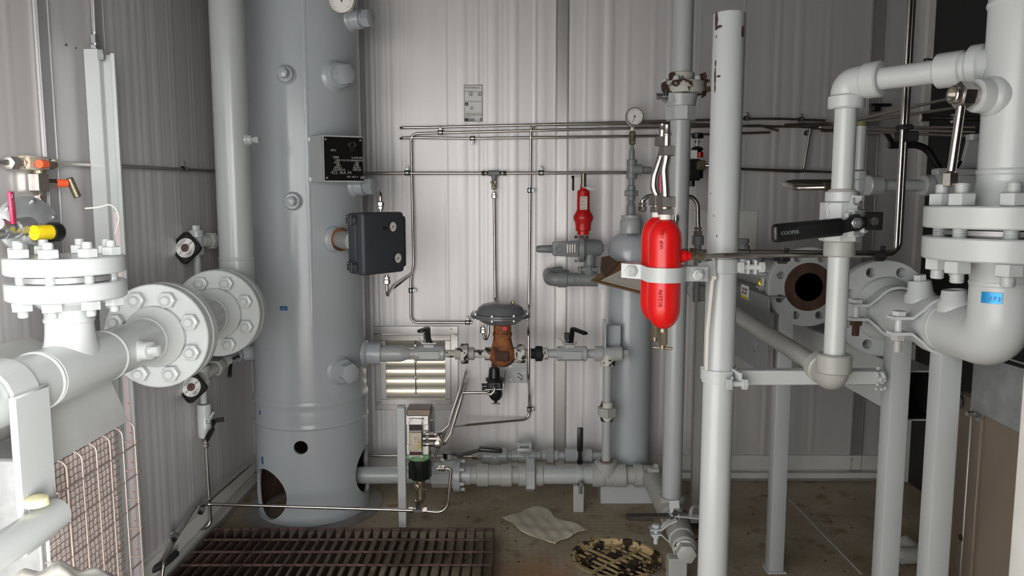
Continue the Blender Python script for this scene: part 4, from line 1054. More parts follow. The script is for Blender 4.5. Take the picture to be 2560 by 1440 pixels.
for (a, b, c_, d) in ((.05, .148, .68, .155), (.05, .165, .74, .172), (.05, .43, .85, .437), (.05, .72, .7, .728), (.05, .738, .35, .745)): nb_(a, b, c_, d, m_alu_dull)
nb_(.03, .91, .22, .985); nb_(.22, .91, .58, .985, m_act); nb_(.58, .91, .85, .985, m_alu_dull); nb_(.85, .9, .985, .985, m_act)
def ntext(s, u, v_, size): text(no, 'print', s, V((n0.x + nw * u, NY - .0004, n0.z - nh * v_)), (1, 0, 0), (0, 0, 1), size, m_ink, .0002)
ntext('METHANOL', .05, .105, .0125); ntext('DANGER OF FIRE AND HEALTH', .06, .81, .0055); ntext('KEEP CONTAINER CLOSED', .06, .845, .006); ntext('NOTICE', .06, .885, .006)
for (u, v_, r, fill) in ((.38, .25, .0092, 0), (.86, .25, .0092, 0), (.14, .525, .008, 1), (.42, .63, .008, 0)):
    c = V((n0.x + nw * u, NY, n0.z - nh * v_)); mb = MB().lathe(c, (0, -1, 0), [(0, r * (.8 if not fill else .01)), (0, r), (.0005, r), (.0005, r * (.8 if not fill else .01))], 22, closed=True); part(no, 'symbol_ring', mb, m_ink)
    part(no, 'symbol', MB().prism([c + V((-r * .4, -.0003, -r * .4)), c + V((r * .4, -.0003, -r * .4)), c + V((r * .1, -.0003, r * .1)), c + V((0, -.0003, r * .6)), c + V((-r * .2, -.0003, r * .05))], (0, -.0004, 0)), m_white if fill else m_ink)

# ------------------------------------------------------------------ level control valve run (along X at the vessel's depth)
RYY = VY; RZ = at(1100, 884, VY).z
X_ = lambda px, py=884, Y=RYY: at(px, py, Y).x
S_ = lambda px, Y=RYY, py=884: sz(px, Y, py)
def seg(t, name, px0, px1, hpx, mt, kind='cyl', z=RZ, Y=RYY, py=884, h2=None, n=22, roll=0.0):
    a = V((X_(px0, py, Y), Y, z)); b = V((X_(px1, py, Y), Y, z)); r = S_(hpx, Y, py); L = (b - a).length; mb = MB()
    if kind == 'cyl': mb.cyl(a, b, r, n, min(.003, L * .2))
    elif kind == 'hex': mb.hexp(a, (1, 0, 0), 2 * r * .93, L, None, roll)
    elif kind == 'oct': mb.hexp(a, (1, 0, 0), 2 * r, L, .003, math.pi / 8, 8)
    elif kind == 'swage':
        r2 = S_(h2, Y, py); mb.lathe(a, (1, 0, 0), [(0, r * .97), (.004, r), (L * .7, r), (L * .8, r * .9), (L * .92, r2 * 1.15), (L, r2)], n)
    elif kind == 'thread':
        pr = []; m = max(4, int(L / .0035))
        for i in range(m): pr += [(L * i / m, r), (L * (i + .5) / m, r * .93)]
        mb.lathe(a, (1, 0, 0), pr + [(L, r)], n)
    return part(t, name, mb, mt)
lr = thing('level_control_line', 'grey threaded line of swage, nipples and tee right of the separator', 'pipe run', V((X_(1000), RYY, RZ - .05)))
seg(lr, 'swage_nipple', 944, 1026, 20.5, m_grey, 'swage', h2=12)
seg(lr, 'nipple', 1020, 1044, 11, m_grey)
seg(lr, 'chipped_nipple', 1108, 1146, 10, m_greychip, 'thread')
seg(lr, 'nipple', 1184, 1216, 10.5, m_greychip)
seg(lr, 'nipple', 1312, 1344, 10, m_greychip)
seg(lr, 'coupling', 1352, 1370, 15, m_greychip)
seg(lr, 'nipple', 1368, 1396, 11, m_grey); seg(lr, 'nipple', 1464, 1490, 11, m_grey)
un = thing('pipe_union', 'chipped grey hex union left of the rusty control valve', 'union', V((X_(1160), RYY, RZ - .04)))
seg(un, 'tail_piece', 1138, 1154, 15, m_greychip, 'thread'); seg(un, 'hex_nut', 1151, 1171, 24.5, m_greychip, 'hex', roll=.52); seg(un, 'shoulder', 1170, 1186, 16, m_greyd)
un = thing('pipe_union', 'chipped cream hex union right of the rusty control valve', 'union', V((X_(1303), RYY, RZ - .04)))
seg(un, 'hex_nut', 1293, 1313, 23, m_greychip, 'hex', roll=.52); seg(un, 'tail_piece', 1312, 1342, 13, m_greychip, 'thread')
tp = thing('tape_wrap', 'black tape disc wrapped round the line right of the control valve', 'tape', V((X_(1347), RYY, RZ - .04)))
seg(tp, 'tape_roll', 1338, 1356, 19, m_rubber, 'cyl'); seg(tp, 'tape_tail', 1326, 1340, 13, m_rubber, 'cyl')
# tee, plug and the drop to the lower run
te = thing('line_tee', 'grey threaded tee with hex plug in front of the small pot', 'tee', V((X_(1520), RYY, RZ - .05)))
seg(te, 'tee_collar', 1486, 1508, 19, m_grey); seg(te, 'tee_body', 1506, 1534, 17, m_grey); seg(te, 'tee_collar', 1532, 1555, 19, m_grey); seg(te, 'hex_plug', 1555, 1570, 9.5, m_grey, 'hex')
xt = X_(1519); zd = lambda py, px=1519: at(px, py, RYY).z
part(te, 'branch_collar', MB().cyl((xt, RYY, RZ), (xt, RYY, zd(914)), S_(19), 22, .003), m_greychip)
dp = thing('drop_pipe', 'slim grey vertical pipe with hex union dropping from the line tee', 'pipe', V((xt, RYY, zd(1160))))
part(dp, 'upper_nipple', MB().cyl((xt, RYY, zd(1012)), (xt, RYY, zd(908)), S_(11.5), 20), m_grey)
part(dp, 'lower_nipple', MB().cyl((xt, RYY, zd(1150)), (xt, RYY, zd(1042)), S_(11.5), 20), m_grey)
part(dp, 'union_collar', MB().cyl((xt, RYY, zd(1052)), (xt, RYY, zd(1004)), S_(16), 20, .003), m_greychip)
part(dp, 'union_nut', MB().hexp((xt, RYY, zd(1040)), (0, 0, 1), S_(42), zd(1017) - zd(1040), None, .52), m_greyd)

def ball_valve(label, px0, px1, stem_px, txt=None, lev=(.4, -.9, 0), levlen=.1, h=17.5):
    t = thing('ball_valve', label, 'valve', V((X_((px0 + px1) / 2), RYY, RZ - .04)))
    seg(t, 'end_cap', px0, px0 + 11, h + 1, m_grey, 'cyl'); seg(t, 'end_cap', px1 - 11, px1, h + 1, m_grey, 'cyl')
    b = seg(t, 'valve_body', px0 + 9, px1 - 9, h, m_grey, 'oct')
    xc = X_((px0 + px1) / 2); w_ = S_(px1 - px0 - 26)
    part(b, 'name_panel', MB().box((xc, RYY - S_(h), RZ - .002), (w_, .006, S_(20)), None, .002), m_grey)
    if txt: text(b, 'cast_lettering', txt, (xc - w_ * .44, RYY - S_(h) - .0032, RZ - .01), (1, 0, 0), (0, 0, 1), .0195, m_greylt, .0015)
    xs = X_(stem_px); zt = RZ + S_(h)
    part(t, 'stem_pad', MB().box((xs, RYY, zt + .004), (.045, .03, .016), None, .003), m_grey)
    part(t, 'stop_plate', MB().box((xs, RYY, zt + .016), (.062, .03, .004), None, .001).box((xs - .034, RYY - .002, zt + .026), (.03, .016, .004), M.Rotation(.75, 3, 'Y'), .001), m_zinc)
    part(t, 'stem', MB().cyl((xs, RYY, zt), (xs, RYY, zt + .034), .008, 12), m_zinc)
    part(t, 'stem_nut', MB().hexp((xs, RYY, zt + .024), (0, 0, 1), .02, .01), m_zinc)
    lv = MB(); l = V(lev).normalized(); sd = V((0, 0, 1)).cross(l); b0 = V((xs, RYY, zt + .02))
    up = b0 + V((0, 0, .062)) + l * .016
    lv.strip([b0 - l * .022, b0 + l * .006, up, up + l * .012 + V((0, 0, .004))], sd * .024, l * .004)
    o = part(t, 'lever', lv, m_black)
    part(o, 'lever_grip', MB().box(up + l * levlen * .5 + V((0, 0, .0)), (levlen, .026, .013), M((l, sd, V((0, 0, 1)))).transposed(), .005, 2), m_black)
    part(o, 'lock_tab', MB().box((xs - .012, RYY, zt + .045), (.02, .02, .03), None, .002), m_black)
ball_valve('grey ball valve with raised lettering and black lever in front of the louvre', 1037, 1112, 1073, 'NUTRON', (-.25, -1, .0), .09)
ball_valve('grey ball valve with black lever turned right beside the line tee', 1392, 1467, 1424, None, (.55, -.75, -.12), .085)

# diaphragm control valve
cv = thing('control_valve', 'rusty globe control valve with a flat grey diaphragm actuator', 'valve', V((X_(1258), RYY, RZ - .06)))
xc = X_(1256); xd = X_(1251, 780); zf = at(1251, 787, RYY).z; rd = S_(74)
zt = at(1251, 750, RYY).z; zl = at(1251, 810, RYY).z
up = MB().lathe((xd, RYY, zf), (0, 0, 1), [(0, rd), (.003, rd * 1.005), (.007, rd), (.008, rd * .84), (.014, rd * .81), (.032, rd * .74), (.044, rd * .6), (.05, rd * .42), (.0515, rd * .3), (.052, 0)], 48)
part(cv, 'upper_case', up, m_act)
lw_ = MB().lathe((xd, RYY, zf - .0015), (0, 0, -1), [(0, rd), (.006, rd), (.007, rd * .8), (.02, rd * .72), (.034, rd * .55), (.04, rd * .34), (.041, 0)], 48); part(cv, 'lower_case', lw_, m_act)
for q in ring_pts((xd, RYY, zf), (0, 0, 1), rd * .93, 8, .5):
    mb = MB(); mb.hexp(q + V((0, 0, .006)), (0, 0, 1), .012, .008); mb.cyl(q - V((0, 0, .016)), q, .004, 8); mb.hexp(q - V((0, 0, .014)), (0, 0, 1), .012, .007); part(cv, 'case_bolt', mb, m_zinc)
vp = at(1282, 757, RYY); part(cv, 'vent_plug', MB().hexp((vp.x, RYY - .01, zf + .04), (0, 0, 1), .013, .02), m_brassy)
zb_ = at(1256, 808, RYY).z
part(cv, 'bonnet', MB().lathe((xc, RYY, RZ), (0, 0, 1), [(.01, S_(30)), (.03, S_(27)), (.05, S_(24)), (.07, S_(22)), (.08, S_(24)), (.088, S_(24)), (.09, S_(22)), (zb_ - RZ + .008, S_(22))], 26), m_rust)
part(cv, 'globe_body', MB().sphere((xc, RYY, RZ - .004), S_(35), (1.0, .95, .9), 28), m_rust)
part(cv, 'body_plate', MB().box((xc - .002, RYY - S_(33), RZ - .0), (S_(34), .008, S_(24)), None, .003), m_rustd)
part(cv, 'bonnet_label', MB().box((xc + .01, RYY - S_(22), zb_ - .016), (.02, .003, .018), None, .001), m_redd, 'small red tag')
seg(cv, 'body_end', 1212, 1238, 16.5, m_greychip); seg(cv, 'body_end', 1276, 1296, 16, m_greychip)
mb = MB(); p1 = at(1221, 815, RYY - .03); mb.tube([p1 + V((0, 0, .015)), p1 - V((0, 0, .03)), p1 + V((-.012, -.01, -.066)), p1 + V((-.022, -.01, -.02))], .0065, .016, 10); part(cv, 'vent_tube', mb, m_steel2)
mb = MB(); tubefit(mb, p1 + V((-.022, -.01, -.03)), (0, 0, 1), .012); part(cv, 'vent_fitting', mb, m_steel2)

# little filter regulator under the control valve with its wall bracket
fr_ = thing('filter_regulator', 'small black filter regulator under the rusty control valve', 'regulator', V((X_(1238, 960, 3.3), 3.33, at(1238, 1012, 3.33).z)))
FY = 3.33; fx = at(1238, 960, FY).x; fz = lambda py: at(1238, py, FY).z
mb = MB(); mb.lathe((fx - .004, FY, fz(945)), (0, 0, 1), [(0, .026), (fz(925) - fz(945), .024), (fz(919) - fz(945), .021), (fz(917) - fz(945), .0)], 20); part(fr_, 'spring_case', mb, m_black)
mb = MB(); mb.lathe((fx - .002, FY, fz(952)), (0, 0, 1), [(0, .04), (fz(945) - fz(952), .04), (fz(944) - fz(952), .028)], 8); part(fr_, 'flange_plate', mb, m_black)
part(fr_, 'body', MB().box((fx - .002, FY, fz(962)), (.066, .05, fz(951) - fz(973)), None, .006), m_black)
mb = MB().lathe((fx + .002, FY, fz(974)), (0, 0, -1), [(0, .028), (.012, .028), (.014, .03), (.03, .029), (.046, .018), (.05, .008), (.06, .006)], 20); part(fr_, 'bowl', mb, m_black)
part(fr_, 'drain_wing', MB().cyl((fx - .016, FY, fz(1009)), (fx + .022, FY, fz(1009)), .0032, 8), m_brassy)
part(fr_, 'clamp_bar', MB().cyl((fx - .045, FY - .03, fz(970)), (fx + .03, FY - .03, fz(969)), .005, 10), m_zinc)
part(fr_, 'side_port', MB().cyl((fx - .06, FY, fz(962)), (fx - .03, FY, fz(962)), .006, 10).cyl((fx - .058, FY - .01, fz(970)), (fx - .03, FY - .01, fz(970)), .008, 10), m_black)
part(fr_, 'inlet_nipple', MB().cyl((fx - .004, FY, fz(918)), (fx - .004, FY, fz(905)), .012, 12), m_rustd)
part(fr_, 'bracket_plate', MB().prism([(fx + .036, FY - .03, fz(975)), (fx + .036, FY - .03, fz(955)), (fx + .042, FY + .12, fz(940)), (fx + .042, FY + .12, fz(965))], (.004, 0, 0)), m_galv)
part(fr_, 'outlet_elbow', MB().tube([(fx + .0, FY - .026, fz(961)), (fx + .0, FY - .05, fz(962)), (fx - .004, FY - .05, fz(972)), (fx - .02, FY - .05, fz(980))], .0075, .012), m_steel2)
vtube('regulator_outlet_tube', 'short stainless tube left of the small black filter regulator', [(fx - .018, FY - .05, fz(979)), at(1215, 981, FY - .05), at(1158, 982, FY - .05)], .0062, bend=.01)
wp = thing('wall_mounting_plate', 'scuffed galvanised plate with three bolts on the wall behind the control valve', 'plate', at(1295, 957, YB - .01))
p0 = at(1269, 905, YB - .008); p1 = at(1318, 957, YB - .008)
part(wp, 'plate', MB().box(((p0.x + p1.x) / 2, YB - .008, (p0.z + p1.z) / 2), (p1.x - p0.x, .005, p0.z - p1.z), None, .001), m_galv)
for (px, py) in ((1276, 916), (1311, 931), (1277, 949)):
    q = at(px, py, YB - .012); part(wp, 'bolt', MB().lathe(q, (0, -1, 0), [(0, .007), (.003, .007), (.003, .004), (.005, .004), (.005, 0)], 12), m_zinc)
mk = MB()
for k in range(6):
    q = at(1296 + (k % 3) * 4 + random.random() * 2, 934 + k * 3, YB - .0108); mk.box(q, (.012, .0006, .0035), M.Rotation(random.uniform(-1, 1), 3, 'Y'))
part(wp, 'marker_scrawl', mk, m_ink, kind='stuff')

# ------------------------------------------------------------------ lower run along the floor
LZ = at(1300, 1188, VY).z
def lseg(t, name, px0, px1, hpx, mt=m_greyd, kind='cyl', **k): return seg(t, name, px0, px1, hpx, mt, kind, z=LZ, py=1188, **k)
lw = thing('drain_run', 'grey floor level pipe run from the vessel skirt to the corner valve', 'pipe run', V((X_(1300, 1188), VY, 0)))
part(lw, 'skirt_pipe', MB().cyl((VX + .03, VY, LZ), (X_(1080, 1188), VY, LZ), S_(21, py=1188), 28), m_grey)
lseg(lw, 'nipple', 1160, 1196, 22); lseg(lw, 'nipple', 1276, 1300, 22)
lseg(lw, 'long_nipple', 1354, 1484, 22, m_grey)
lseg(lw, 'nipple', 1560, 1590, 22)
ck = thing('flanged_ball_valve', 'grey flanged ball valve with flat black lever behind the pump', 'valve', V((X_(1110, 1188), VY, LZ - .07)))
lseg(ck, 'valve_body', 1080, 1136, 28, m_grey, 'oct'); lseg(ck, 'body_flange', 1134, 1152, 40, m_grey); lseg(ck, 'end_piece', 1150, 1178, 24, m_grey)
for q in ring_pts((X_(1152, 1188), VY, LZ), (1, 0, 0), S_(34, py=1188), 6, .3): part(ck, 'cap_screw', MB().cyl(q - V((.004, 0, 0)), q + V((.018, 0, 0)), .009, 12, .001), m_grey)
xs = X_(1122, 1188); zst = at(1122, 1150, VY).z
part(ck, 'stem_tower', MB().lathe((xs, VY, LZ + .03), (0, 0, 1), [(0, .035), (zst - LZ - .05, .03), (zst - LZ - .028, .036), (zst - LZ - .024, .036), (zst - LZ - .02, .02), (zst - LZ, .02)], 20), m_grey)
b0 = V((xs - .004, VY, at(1118, 1138, VY).z)); b1 = at(1255, 1124, VY)
lvb = part(ck, 'lever', MB().strip([b0 - V((.012, 0, 0)), b0 + V((.03, 0, .004)), b0 + V((.05, 0, -.004)), V((b1.x - .09, VY, b1.z - .005)), b1 - V((.02, 0, 0))], V((0, .032, 0)), V((0, 0, .007))), m_black)
part(lvb, 'lever_hub', MB().cyl(b0 - V((.0, 0, .022)), b0 + V((0, 0, .012)), .02, 14), m_black)
part(lvb, 'grip', MB().box((b1.x - .048, VY, b1.z), (.1, .04, .016), M.Rotation(.08, 3, 'Y'), .006, 2), m_black)
cp = thing('floor_coupling', 'thick grey coupling pair on the floor run behind the sheet', 'coupling', V((X_(1230, 1188), VY, LZ - .06)))
lseg(cp, 'collar', 1192, 1222, 28, m_greyd); lseg(cp, 'sleeve', 1220, 1254, 25.5, m_greyd); lseg(cp, 'collar', 1252, 1280, 28, m_greyd)
u2 = thing('floor_union', 'tall grey hex union on the floor run', 'union', V((X_(1325, 1188), VY, LZ - .06)))
lseg(u2, 'collar', 1296, 1316, 27, m_greyd); lseg(u2, 'hex_nut', 1314, 1338, 40, m_grey, 'hex', roll=.52); lseg(u2, 'collar', 1336, 1358, 26, m_greyd)
t2 = thing('floor_tee', 'large grey threaded tee where the drop pipe meets the floor run', 'tee', V((X_(1520, 1188), VY, LZ - .06)))
lseg(t2, 'collar', 1480, 1510, 29, m_greyd); lseg(t2, 'tee_body', 1506, 1536, 27, m_greyd); lseg(t2, 'collar', 1534, 1564, 29, m_greyd)
part(t2, 'branch', MB().cyl((xt, VY, LZ), (xt, VY, zd(1152)), S_(28, py=1188), 26, .004), m_greyd)
part(t2, 'bushing', MB().cyl((xt, VY, zd(1153)), (xt, VY, zd(1150)), S_(16), 20), m_kraft)
ps = thing('pipe_stand', 'short grey flat bar stand clamped under the floor run', 'pipe stand', V((X_(1448, 1290), 3.12, 0)))
sx_ = X_(1446, 1250, 3.12); ztop = at(1446, 1212, 3.12).z
part(ps, 'post', MB().box((sx_, 3.12, ztop / 2), (.045, .028, ztop), None, .003), m_greyd)
part(ps, 'saddle_band', MB().lathe((X_(1438, 1188), VY, LZ), (1, 0, 0), [(0, S_(22, py=1188)), (0, S_(25, py=1188)), (.028, S_(25, py=1188)), (.028, S_(22, py=1188))], 28, closed=True), m_grey)
part(ps, 'clamp_bolt', MB().hexp((sx_ + .006, 3.1, ztop + .004), (0, 0, 1), .024, .014).cyl((sx_ + .006, 3.1, ztop - .03), (sx_ + .006, 3.1, ztop + .026), .007, 10), m_zinc)

# upper bypass run just behind it
BZ = at(1300, 1140, 3.37).z; BYY = 3.37
def bseg(t, name, px0, px1, hpx, mt=m_grey, kind='cyl', **k): return seg(t, name, px0, px1, hpx, mt, kind, z=BZ, Y=BYY, py=1140, **k)
by = thing('bypass_run', 'thin grey bypass line with check valve behind the floor run', 'pipe run', V((X_(1300, 1140, BYY), BYY, BZ - .05)))
bseg(by, 'tube_fitting', 1180, 1196, 8, m_steel2, 'hex'); bseg(by, 'adaptor', 1194, 1210, 11, m_greyd, 'hex'); bseg(by, 'elbow_body', 1206, 1268, 19)
bseg(by, 'nipple', 1264, 1282, 11); bseg(by, 'nipple', 1336, 1352, 11); bseg(by, 'nipple', 1390, 1412, 10); bseg(by, 'nipple', 1478, 1540, 10)
part(by, 'elbow_drop', MB().sphere((X_(1238, 1140, BYY), BYY - .0, BZ - .01), S_(22, BYY, 1140), (1, 1, 1.1)), m_grey)
vtube('bypass_tube', 'thin stainless tube entering the bypass run from behind the vessel', [at(925, 1139, BYY), at(1190, 1141, BYY)], .006)
kv = thing('check_valve', 'small grey check valve with bolted cap behind the floor run', 'valve', V((X_(1308, 1140, BYY), BYY, BZ - .03)))
bseg(kv, 'valve_end', 1278, 1296, 14); bseg(kv, 'valve_body', 1294, 1324, 16.5); bseg(kv, 'valve_end', 1322, 1340, 14)
xk = X_(1311, 1120, BYY); zk = at(1311, 1127, BYY).z
part(kv, 'neck', MB().cyl((xk, BYY, BZ), (xk, BYY, zk), S_(16, BYY), 18, r2=S_(19, BYY)), m_grey)
part(kv, 'cap', MB().box((xk, BYY, zk + .01), (S_(40, BYY), .06, .02), None, .006, 2).box((xk, BYY, zk + .034), (S_(30, BYY), .04, .018), None, .004), m_grey)
for s in (-1, 1):
    part(kv, 'cap_bolt', MB().hexp((xk + s * S_(15, BYY), BYY - .01, zk + .02), (0, 0, 1), .018, .026), m_grey)
ku = thing('bypass_union', 'small grey hex union on the bypass line', 'union', V((X_(1375, 1140, BYY), BYY, BZ - .04)))
bseg(ku, 'collar', 1352, 1368, 14); bseg(ku, 'hex_nut', 1366, 1384, 20, kind='hex', roll=.52); bseg(ku, 'collar', 1383, 1396, 14)
bb_ = thing('bypass_ball_valve', 'grey ball valve with upright black lever behind the floor run', 'valve', V((X_(1445, 1140, BYY), BYY, BZ - .04)))
bseg(bb_, 'valve_body', 1412, 1480, 17, kind='oct')
xl_ = X_(1450, 1100, 3.30); za = at(1450, 1156, 3.30).z; zb2 = at(1450, 1068, 3.30).z
part(bb_, 'stem', MB().cyl((xl_, 3.30, za + .006), (xl_, BYY, za + .006), .009, 12), m_zinc)
lo_ = part(bb_, 'lever', MB().box((xl_, 3.298, (za + zb2) / 2 - .02), (.016, .005, (zb2 - za) * .7), None, .001).cyl((xl_, 3.304, za + .006), (xl_, 3.290, za + .006), .013, 14), m_black)
part(lo_, 'grip', MB().box((xl_, 3.297, zb2 - .055), (.026, .013, .11), None, .005, 2), m_black)

# ------------------------------------------------------------------ chemical pump on its post
pm_y = 2.95; pmx = lambda px, py=1100: at(px, py, pm_y).x; pmz = lambda py, px=1045: at(px, py, pm_y).z
st = thing('pump_post', 'slim pale square post holding the chemical pump', 'post', V((pmx(1003), pm_y + .03, 0)))
xp = pmx(1003, 1150)
part(st, 'tube', MB().box((xp, pm_y + .02, pmz(1020) / 2), (.033, .033, pmz(1020)), None, .003), m_greylt)
part(st, 'end_cap', MB().box((xp, pm_y + .02, pmz(1020) + .003), (.03, .03, .006), None, .002), m_greyd)
part(st, 'back_plate', MB().box((pmx(1050, 1080), pm_y + .02, (pmz(1021) + pmz(1110)) / 2), (.115, .006, pmz(1021) - pmz(1110)), None, .001), m_grey)
pu = thing('chemical_pump', 'pneumatic chemical pump with steel head and dark green body', 'pump', V((pmx(1046), pm_y - .03, pmz(1215))))
PY = pm_y - .045; ux = lambda px, py=1090: at(px, py, PY - .03).x; uz = lambda py: at(1045, py, PY - .03).z
part(pu, 'top_cover', MB().box((ux(1048) , PY - .0, uz(1030)), (.092, .085, .028), None, .004), m_tan)
part(pu, 'head_block', MB().box((ux(1044), PY, (uz(1036) + uz(1135)) / 2), (.088, .05, uz(1036) - uz(1135)), None, .003), m_alu)
part(pu, 'upper_plate', MB().box((ux(1044), PY - .03, uz(1049)), (.087, .014, uz(1036) - uz(1062)), None, .002), m_alu)
part(pu, 'lower_plate', MB().box((ux(1044), PY - .03, uz(1122)), (.087, .014, uz(1108) - uz(1136)), None, .002), m_alu)
fp = part(pu, 'front_plate', MB().box((ux(1041), PY - .044, uz(1090)), (.05, .016, uz(1042) - uz(1138)), None, .002), m_alu)
part(fp, 'dark_slot', MB().box((ux(1041), PY - .0525, uz(1065)), (.048, .004, .024), None, .001), m_ink)
part(fp, 'dark_slot', MB().box((ux(1041), PY - .0525, uz(1129)), (.048, .004, .014), None, .001), m_rustd)
part(fp, 'spool_cover', MB().box((ux(1041), PY - .058, uz(1097)), (.049, .014, uz(1074) - uz(1120)), None, .002), mat('stained_steel_cover', (168, 164, 148), .42, metal=.5, col2=(158, 132, 62), c2scale=16, c2lo=.52, c2hi=.68))
part(fp, 'rating_label', MB().box((ux(1040), PY - .0656, uz(1092)), (.018, .001, .038)), m_paper)
text(fp, 'label_lettering', 'TYPE 5000', V((ux(1041), PY - .0664, uz(1102))), (0, 0, 1), (-1, 0, 0), .006, m_ink, .0002)
text(fp, 'label_lettering', 'MAX 150 PSI', V((ux(1044), PY - .0664, uz(1102))), (0, 0, 1), (-1, 0, 0), .005, m_ink, .0002)
for (px, py) in ((1028, 1047), (1056, 1047), (1028, 1136), (1056, 1136)):
    part(fp, 'socket_screw', MB().lathe(V((ux(px, py), PY - .052, uz(py))), (0, -1, 0), [(0, .0058), (.003, .0058), (.003, .003), (.0005, .003), (.0005, 0)], 12), m_zinc)
part(pu, 'green_collar', MB().lathe((ux(1046), PY - .008, uz(1150)), (0, 0, 1), [(0, .043), (.01, .046), (.012, .046), (.02, .046), (uz(1138) - uz(1150) + .004, .046)], 4 * 7).box((ux(1044), PY - .01, uz(1140)), (.09, .07, .016), None, .003), m_green)
part(pu, 'body', MB().lathe((ux(1047), PY - .008, uz(1202)), (0, 0, 1), [(0, .03), (.004, .037), (.01, .041), (uz(1152) - uz(1202), .042)], 32), m_greenblk)
for k in range(8):
    q = ring_pts((ux(1047), PY - .008, uz(1180)), (0, 0, 1), .041, 8, .3)[k]; part(pu, 'body_rib', MB().cyl(q - V((0, 0, .03)), q + V((0, 0, .035)), .004, 8), m_greenblk)
part(pu, 'plunger_head', MB().cyl((ux(1048), PY - .008, uz(1250)), (ux(1048), PY - .008, uz(1202)), .019, 18).cyl((ux(1048), PY - .008, uz(1262)), (ux(1048), PY - .008, uz(1250)), .012, 14).box((ux(1050), PY - .02, uz(1225)), (.04, .008, .004), None, .001), m_brassy)
part(pu, 'bleed_screw', MB().lathe((ux(1041), PY - .024, uz(1217)), (-.3, -1, 0), [(0, .014), (.014, .014), (.016, .011), (.016, .006), (.013, .005), (.013, 0)], 16), m_brassy)
part(pu, 'side_screw', MB().hexp((ux(1075), PY - .02, uz(1053)), (1, 0, 0), .012, .012), m_zinc)
for (py, L_) in ((1082, .05), (1107, .05)):
    mb = MB(); o_ = V((ux(1059, py), PY - .045, uz(py))); mb.hexp(o_, (1, 0, 0), .016, .012); mb.cyl(o_, o_ + V((.03, 0, 0)), .007, 12); mb.hexp(o_ + V((.022, 0, 0)), (1, 0, 0), .019, .02); part(pu, 'air_fitting', mb, m_steel2)
mb = MB(); o_ = V((ux(1059, 1094), PY - .042, uz(1094))); mb.cyl(o_, o_ + V((.05, 0, 0)), .0095, 14); mb.hexp(o_ + V((.008, 0, 0)), (1, 0, 0), .02, .014); mb.lathe(o_ + V((.056, -.006, -.018)), (0, -1, 0), [(0, .015), (.012, .015), (.014, .012), (.014, 0)], 18); mb.box(o_ + V((.058, .006, -.008)), (.03, .02, .04), M.Rotation(-.5, 3, 'Y'), .004); part(pu, 'quick_exhaust', mb, m_steel2)
A_ = V((ux(1090, 1082), PY - .045, uz(1082))); B_ = V((ux(1100, 1107), PY - .045, uz(1107)))
vtube('pump_air_tube', 'upper stainless air tube rising from the pump head to the wall bundle', [A_ - V((.02, 0, 0)), A_ + V((.02, 0, 0)), at(1122, 1066, 3.0), at(1165, 931, YB - .06), at(1163, 931, YB + .0)], .006, bend=.03)
vtube('pump_air_tube', 'lower stainless air tube rising from the pump head to the wall bundle', [B_ - V((.02, 0, 0)), B_ + V((.02, 0, 0)), at(1128, 1085, 3.02), at(1168, 952, YB - .06), at(1166, 952, YB)], .006, bend=.03)
vtube('pump_suction_tube', 'dark tube running down beside the pump from the wall', [at(1160, 960, YB - .05), at(1108, 1090, 3.1), at(1078, 1165, 3.05)], .007, m_alu_dull, bend=.05)
fh = at(1080, 1171, PY - .02); mb = MB(); tubefit(mb, fh + V((.052, 0, 0)), (-1, 0, 0), .0115)
part(pu, 'discharge_fitting', mb, m_steel2)
vtube('pump_loop_tube', 'stainless loop from the pump side down to the bottom tee', [fh + V((.05, 0, 0)), at(1128, 1172, PY - .02), at(1118, 1282, PY - .03), at(1062, 1278, PY - .03)], .0062, bend=.055)
pt = thing('pump_tee', 'small stainless tube tee under the pump', 'tee', at(1046, 1285, PY - .03))
c = at(1045, 1276, PY - .03); mb = MB(); mb.box(c, (.04, .016, .016), None, .003); mb.cyl(c, c + V((0, 0, .04)), .008, 12, r2=.011); mb.hexp(c + V((.018, 0, 0)), (1, 0, 0), .02, .018); mb.hexp(c - V((.018, 0, 0)), (-1, 0, 0), .021, .018); part(pt, 'tee_body', mb, m_steel2)

# ------------------------------------------------------------------ small gas pot on the right of the drop pipe
GY = 3.345; gx_ = at(1571, 900, GY).x; gz_ = lambda py: at(1571, py, GY).z; GR = S_(54.5, GY)
gp_ = thing('gas_pot', 'slim blue-grey gas pot with domed top behind the clipboard', 'vessel', (gx_, GY, 0))
part(gp_, 'shell', MB().lathe((gx_, GY, .03), (0, 0, 1), [(0, GR), (gz_(648) - .03, GR), (gz_(628) - .03, GR * .99), (gz_(606) - .03, GR * .9), (gz_(592) - .03, GR * .74), (gz_(584) - .03, GR * .52), (gz_(582) - .03, GR * .4)], 48), m_vessel)
part(gp_, 'top_coupling', MB().lathe((gx_, GY, gz_(586)), (0, 0, 1), [(0, S_(26, GY)), (gz_(552) - gz_(586), S_(26, GY)), (gz_(550) - gz_(586), S_(25, GY)), (gz_(546) - gz_(586), S_(22, GY)), (gz_(543) - gz_(586), S_(23.5, GY)), (gz_(538) - gz_(586), S_(23.5, GY)), (gz_(538) - gz_(586), 0)], 28), m_grey)
part(gp_, 'marker_text', MB().box((gx_, GY - GR * .8, gz_(592)), (.001, .001, .001)), m_ink)
text(gp_, 'marker_lettering', 'TYPE', (gx_ - .03, GY - GR * .78, gz_(590)), (1, 0, 0), (0, .5, 1), .022, m_act)
part(gp_, 'foot_box', MB().box((X_(1565, 1240, 3.25), 3.3, at(1560, 1208, 3.18).z / 2), (.235, .2, at(1560, 1208, 3.18).z), None, .003), m_grey)
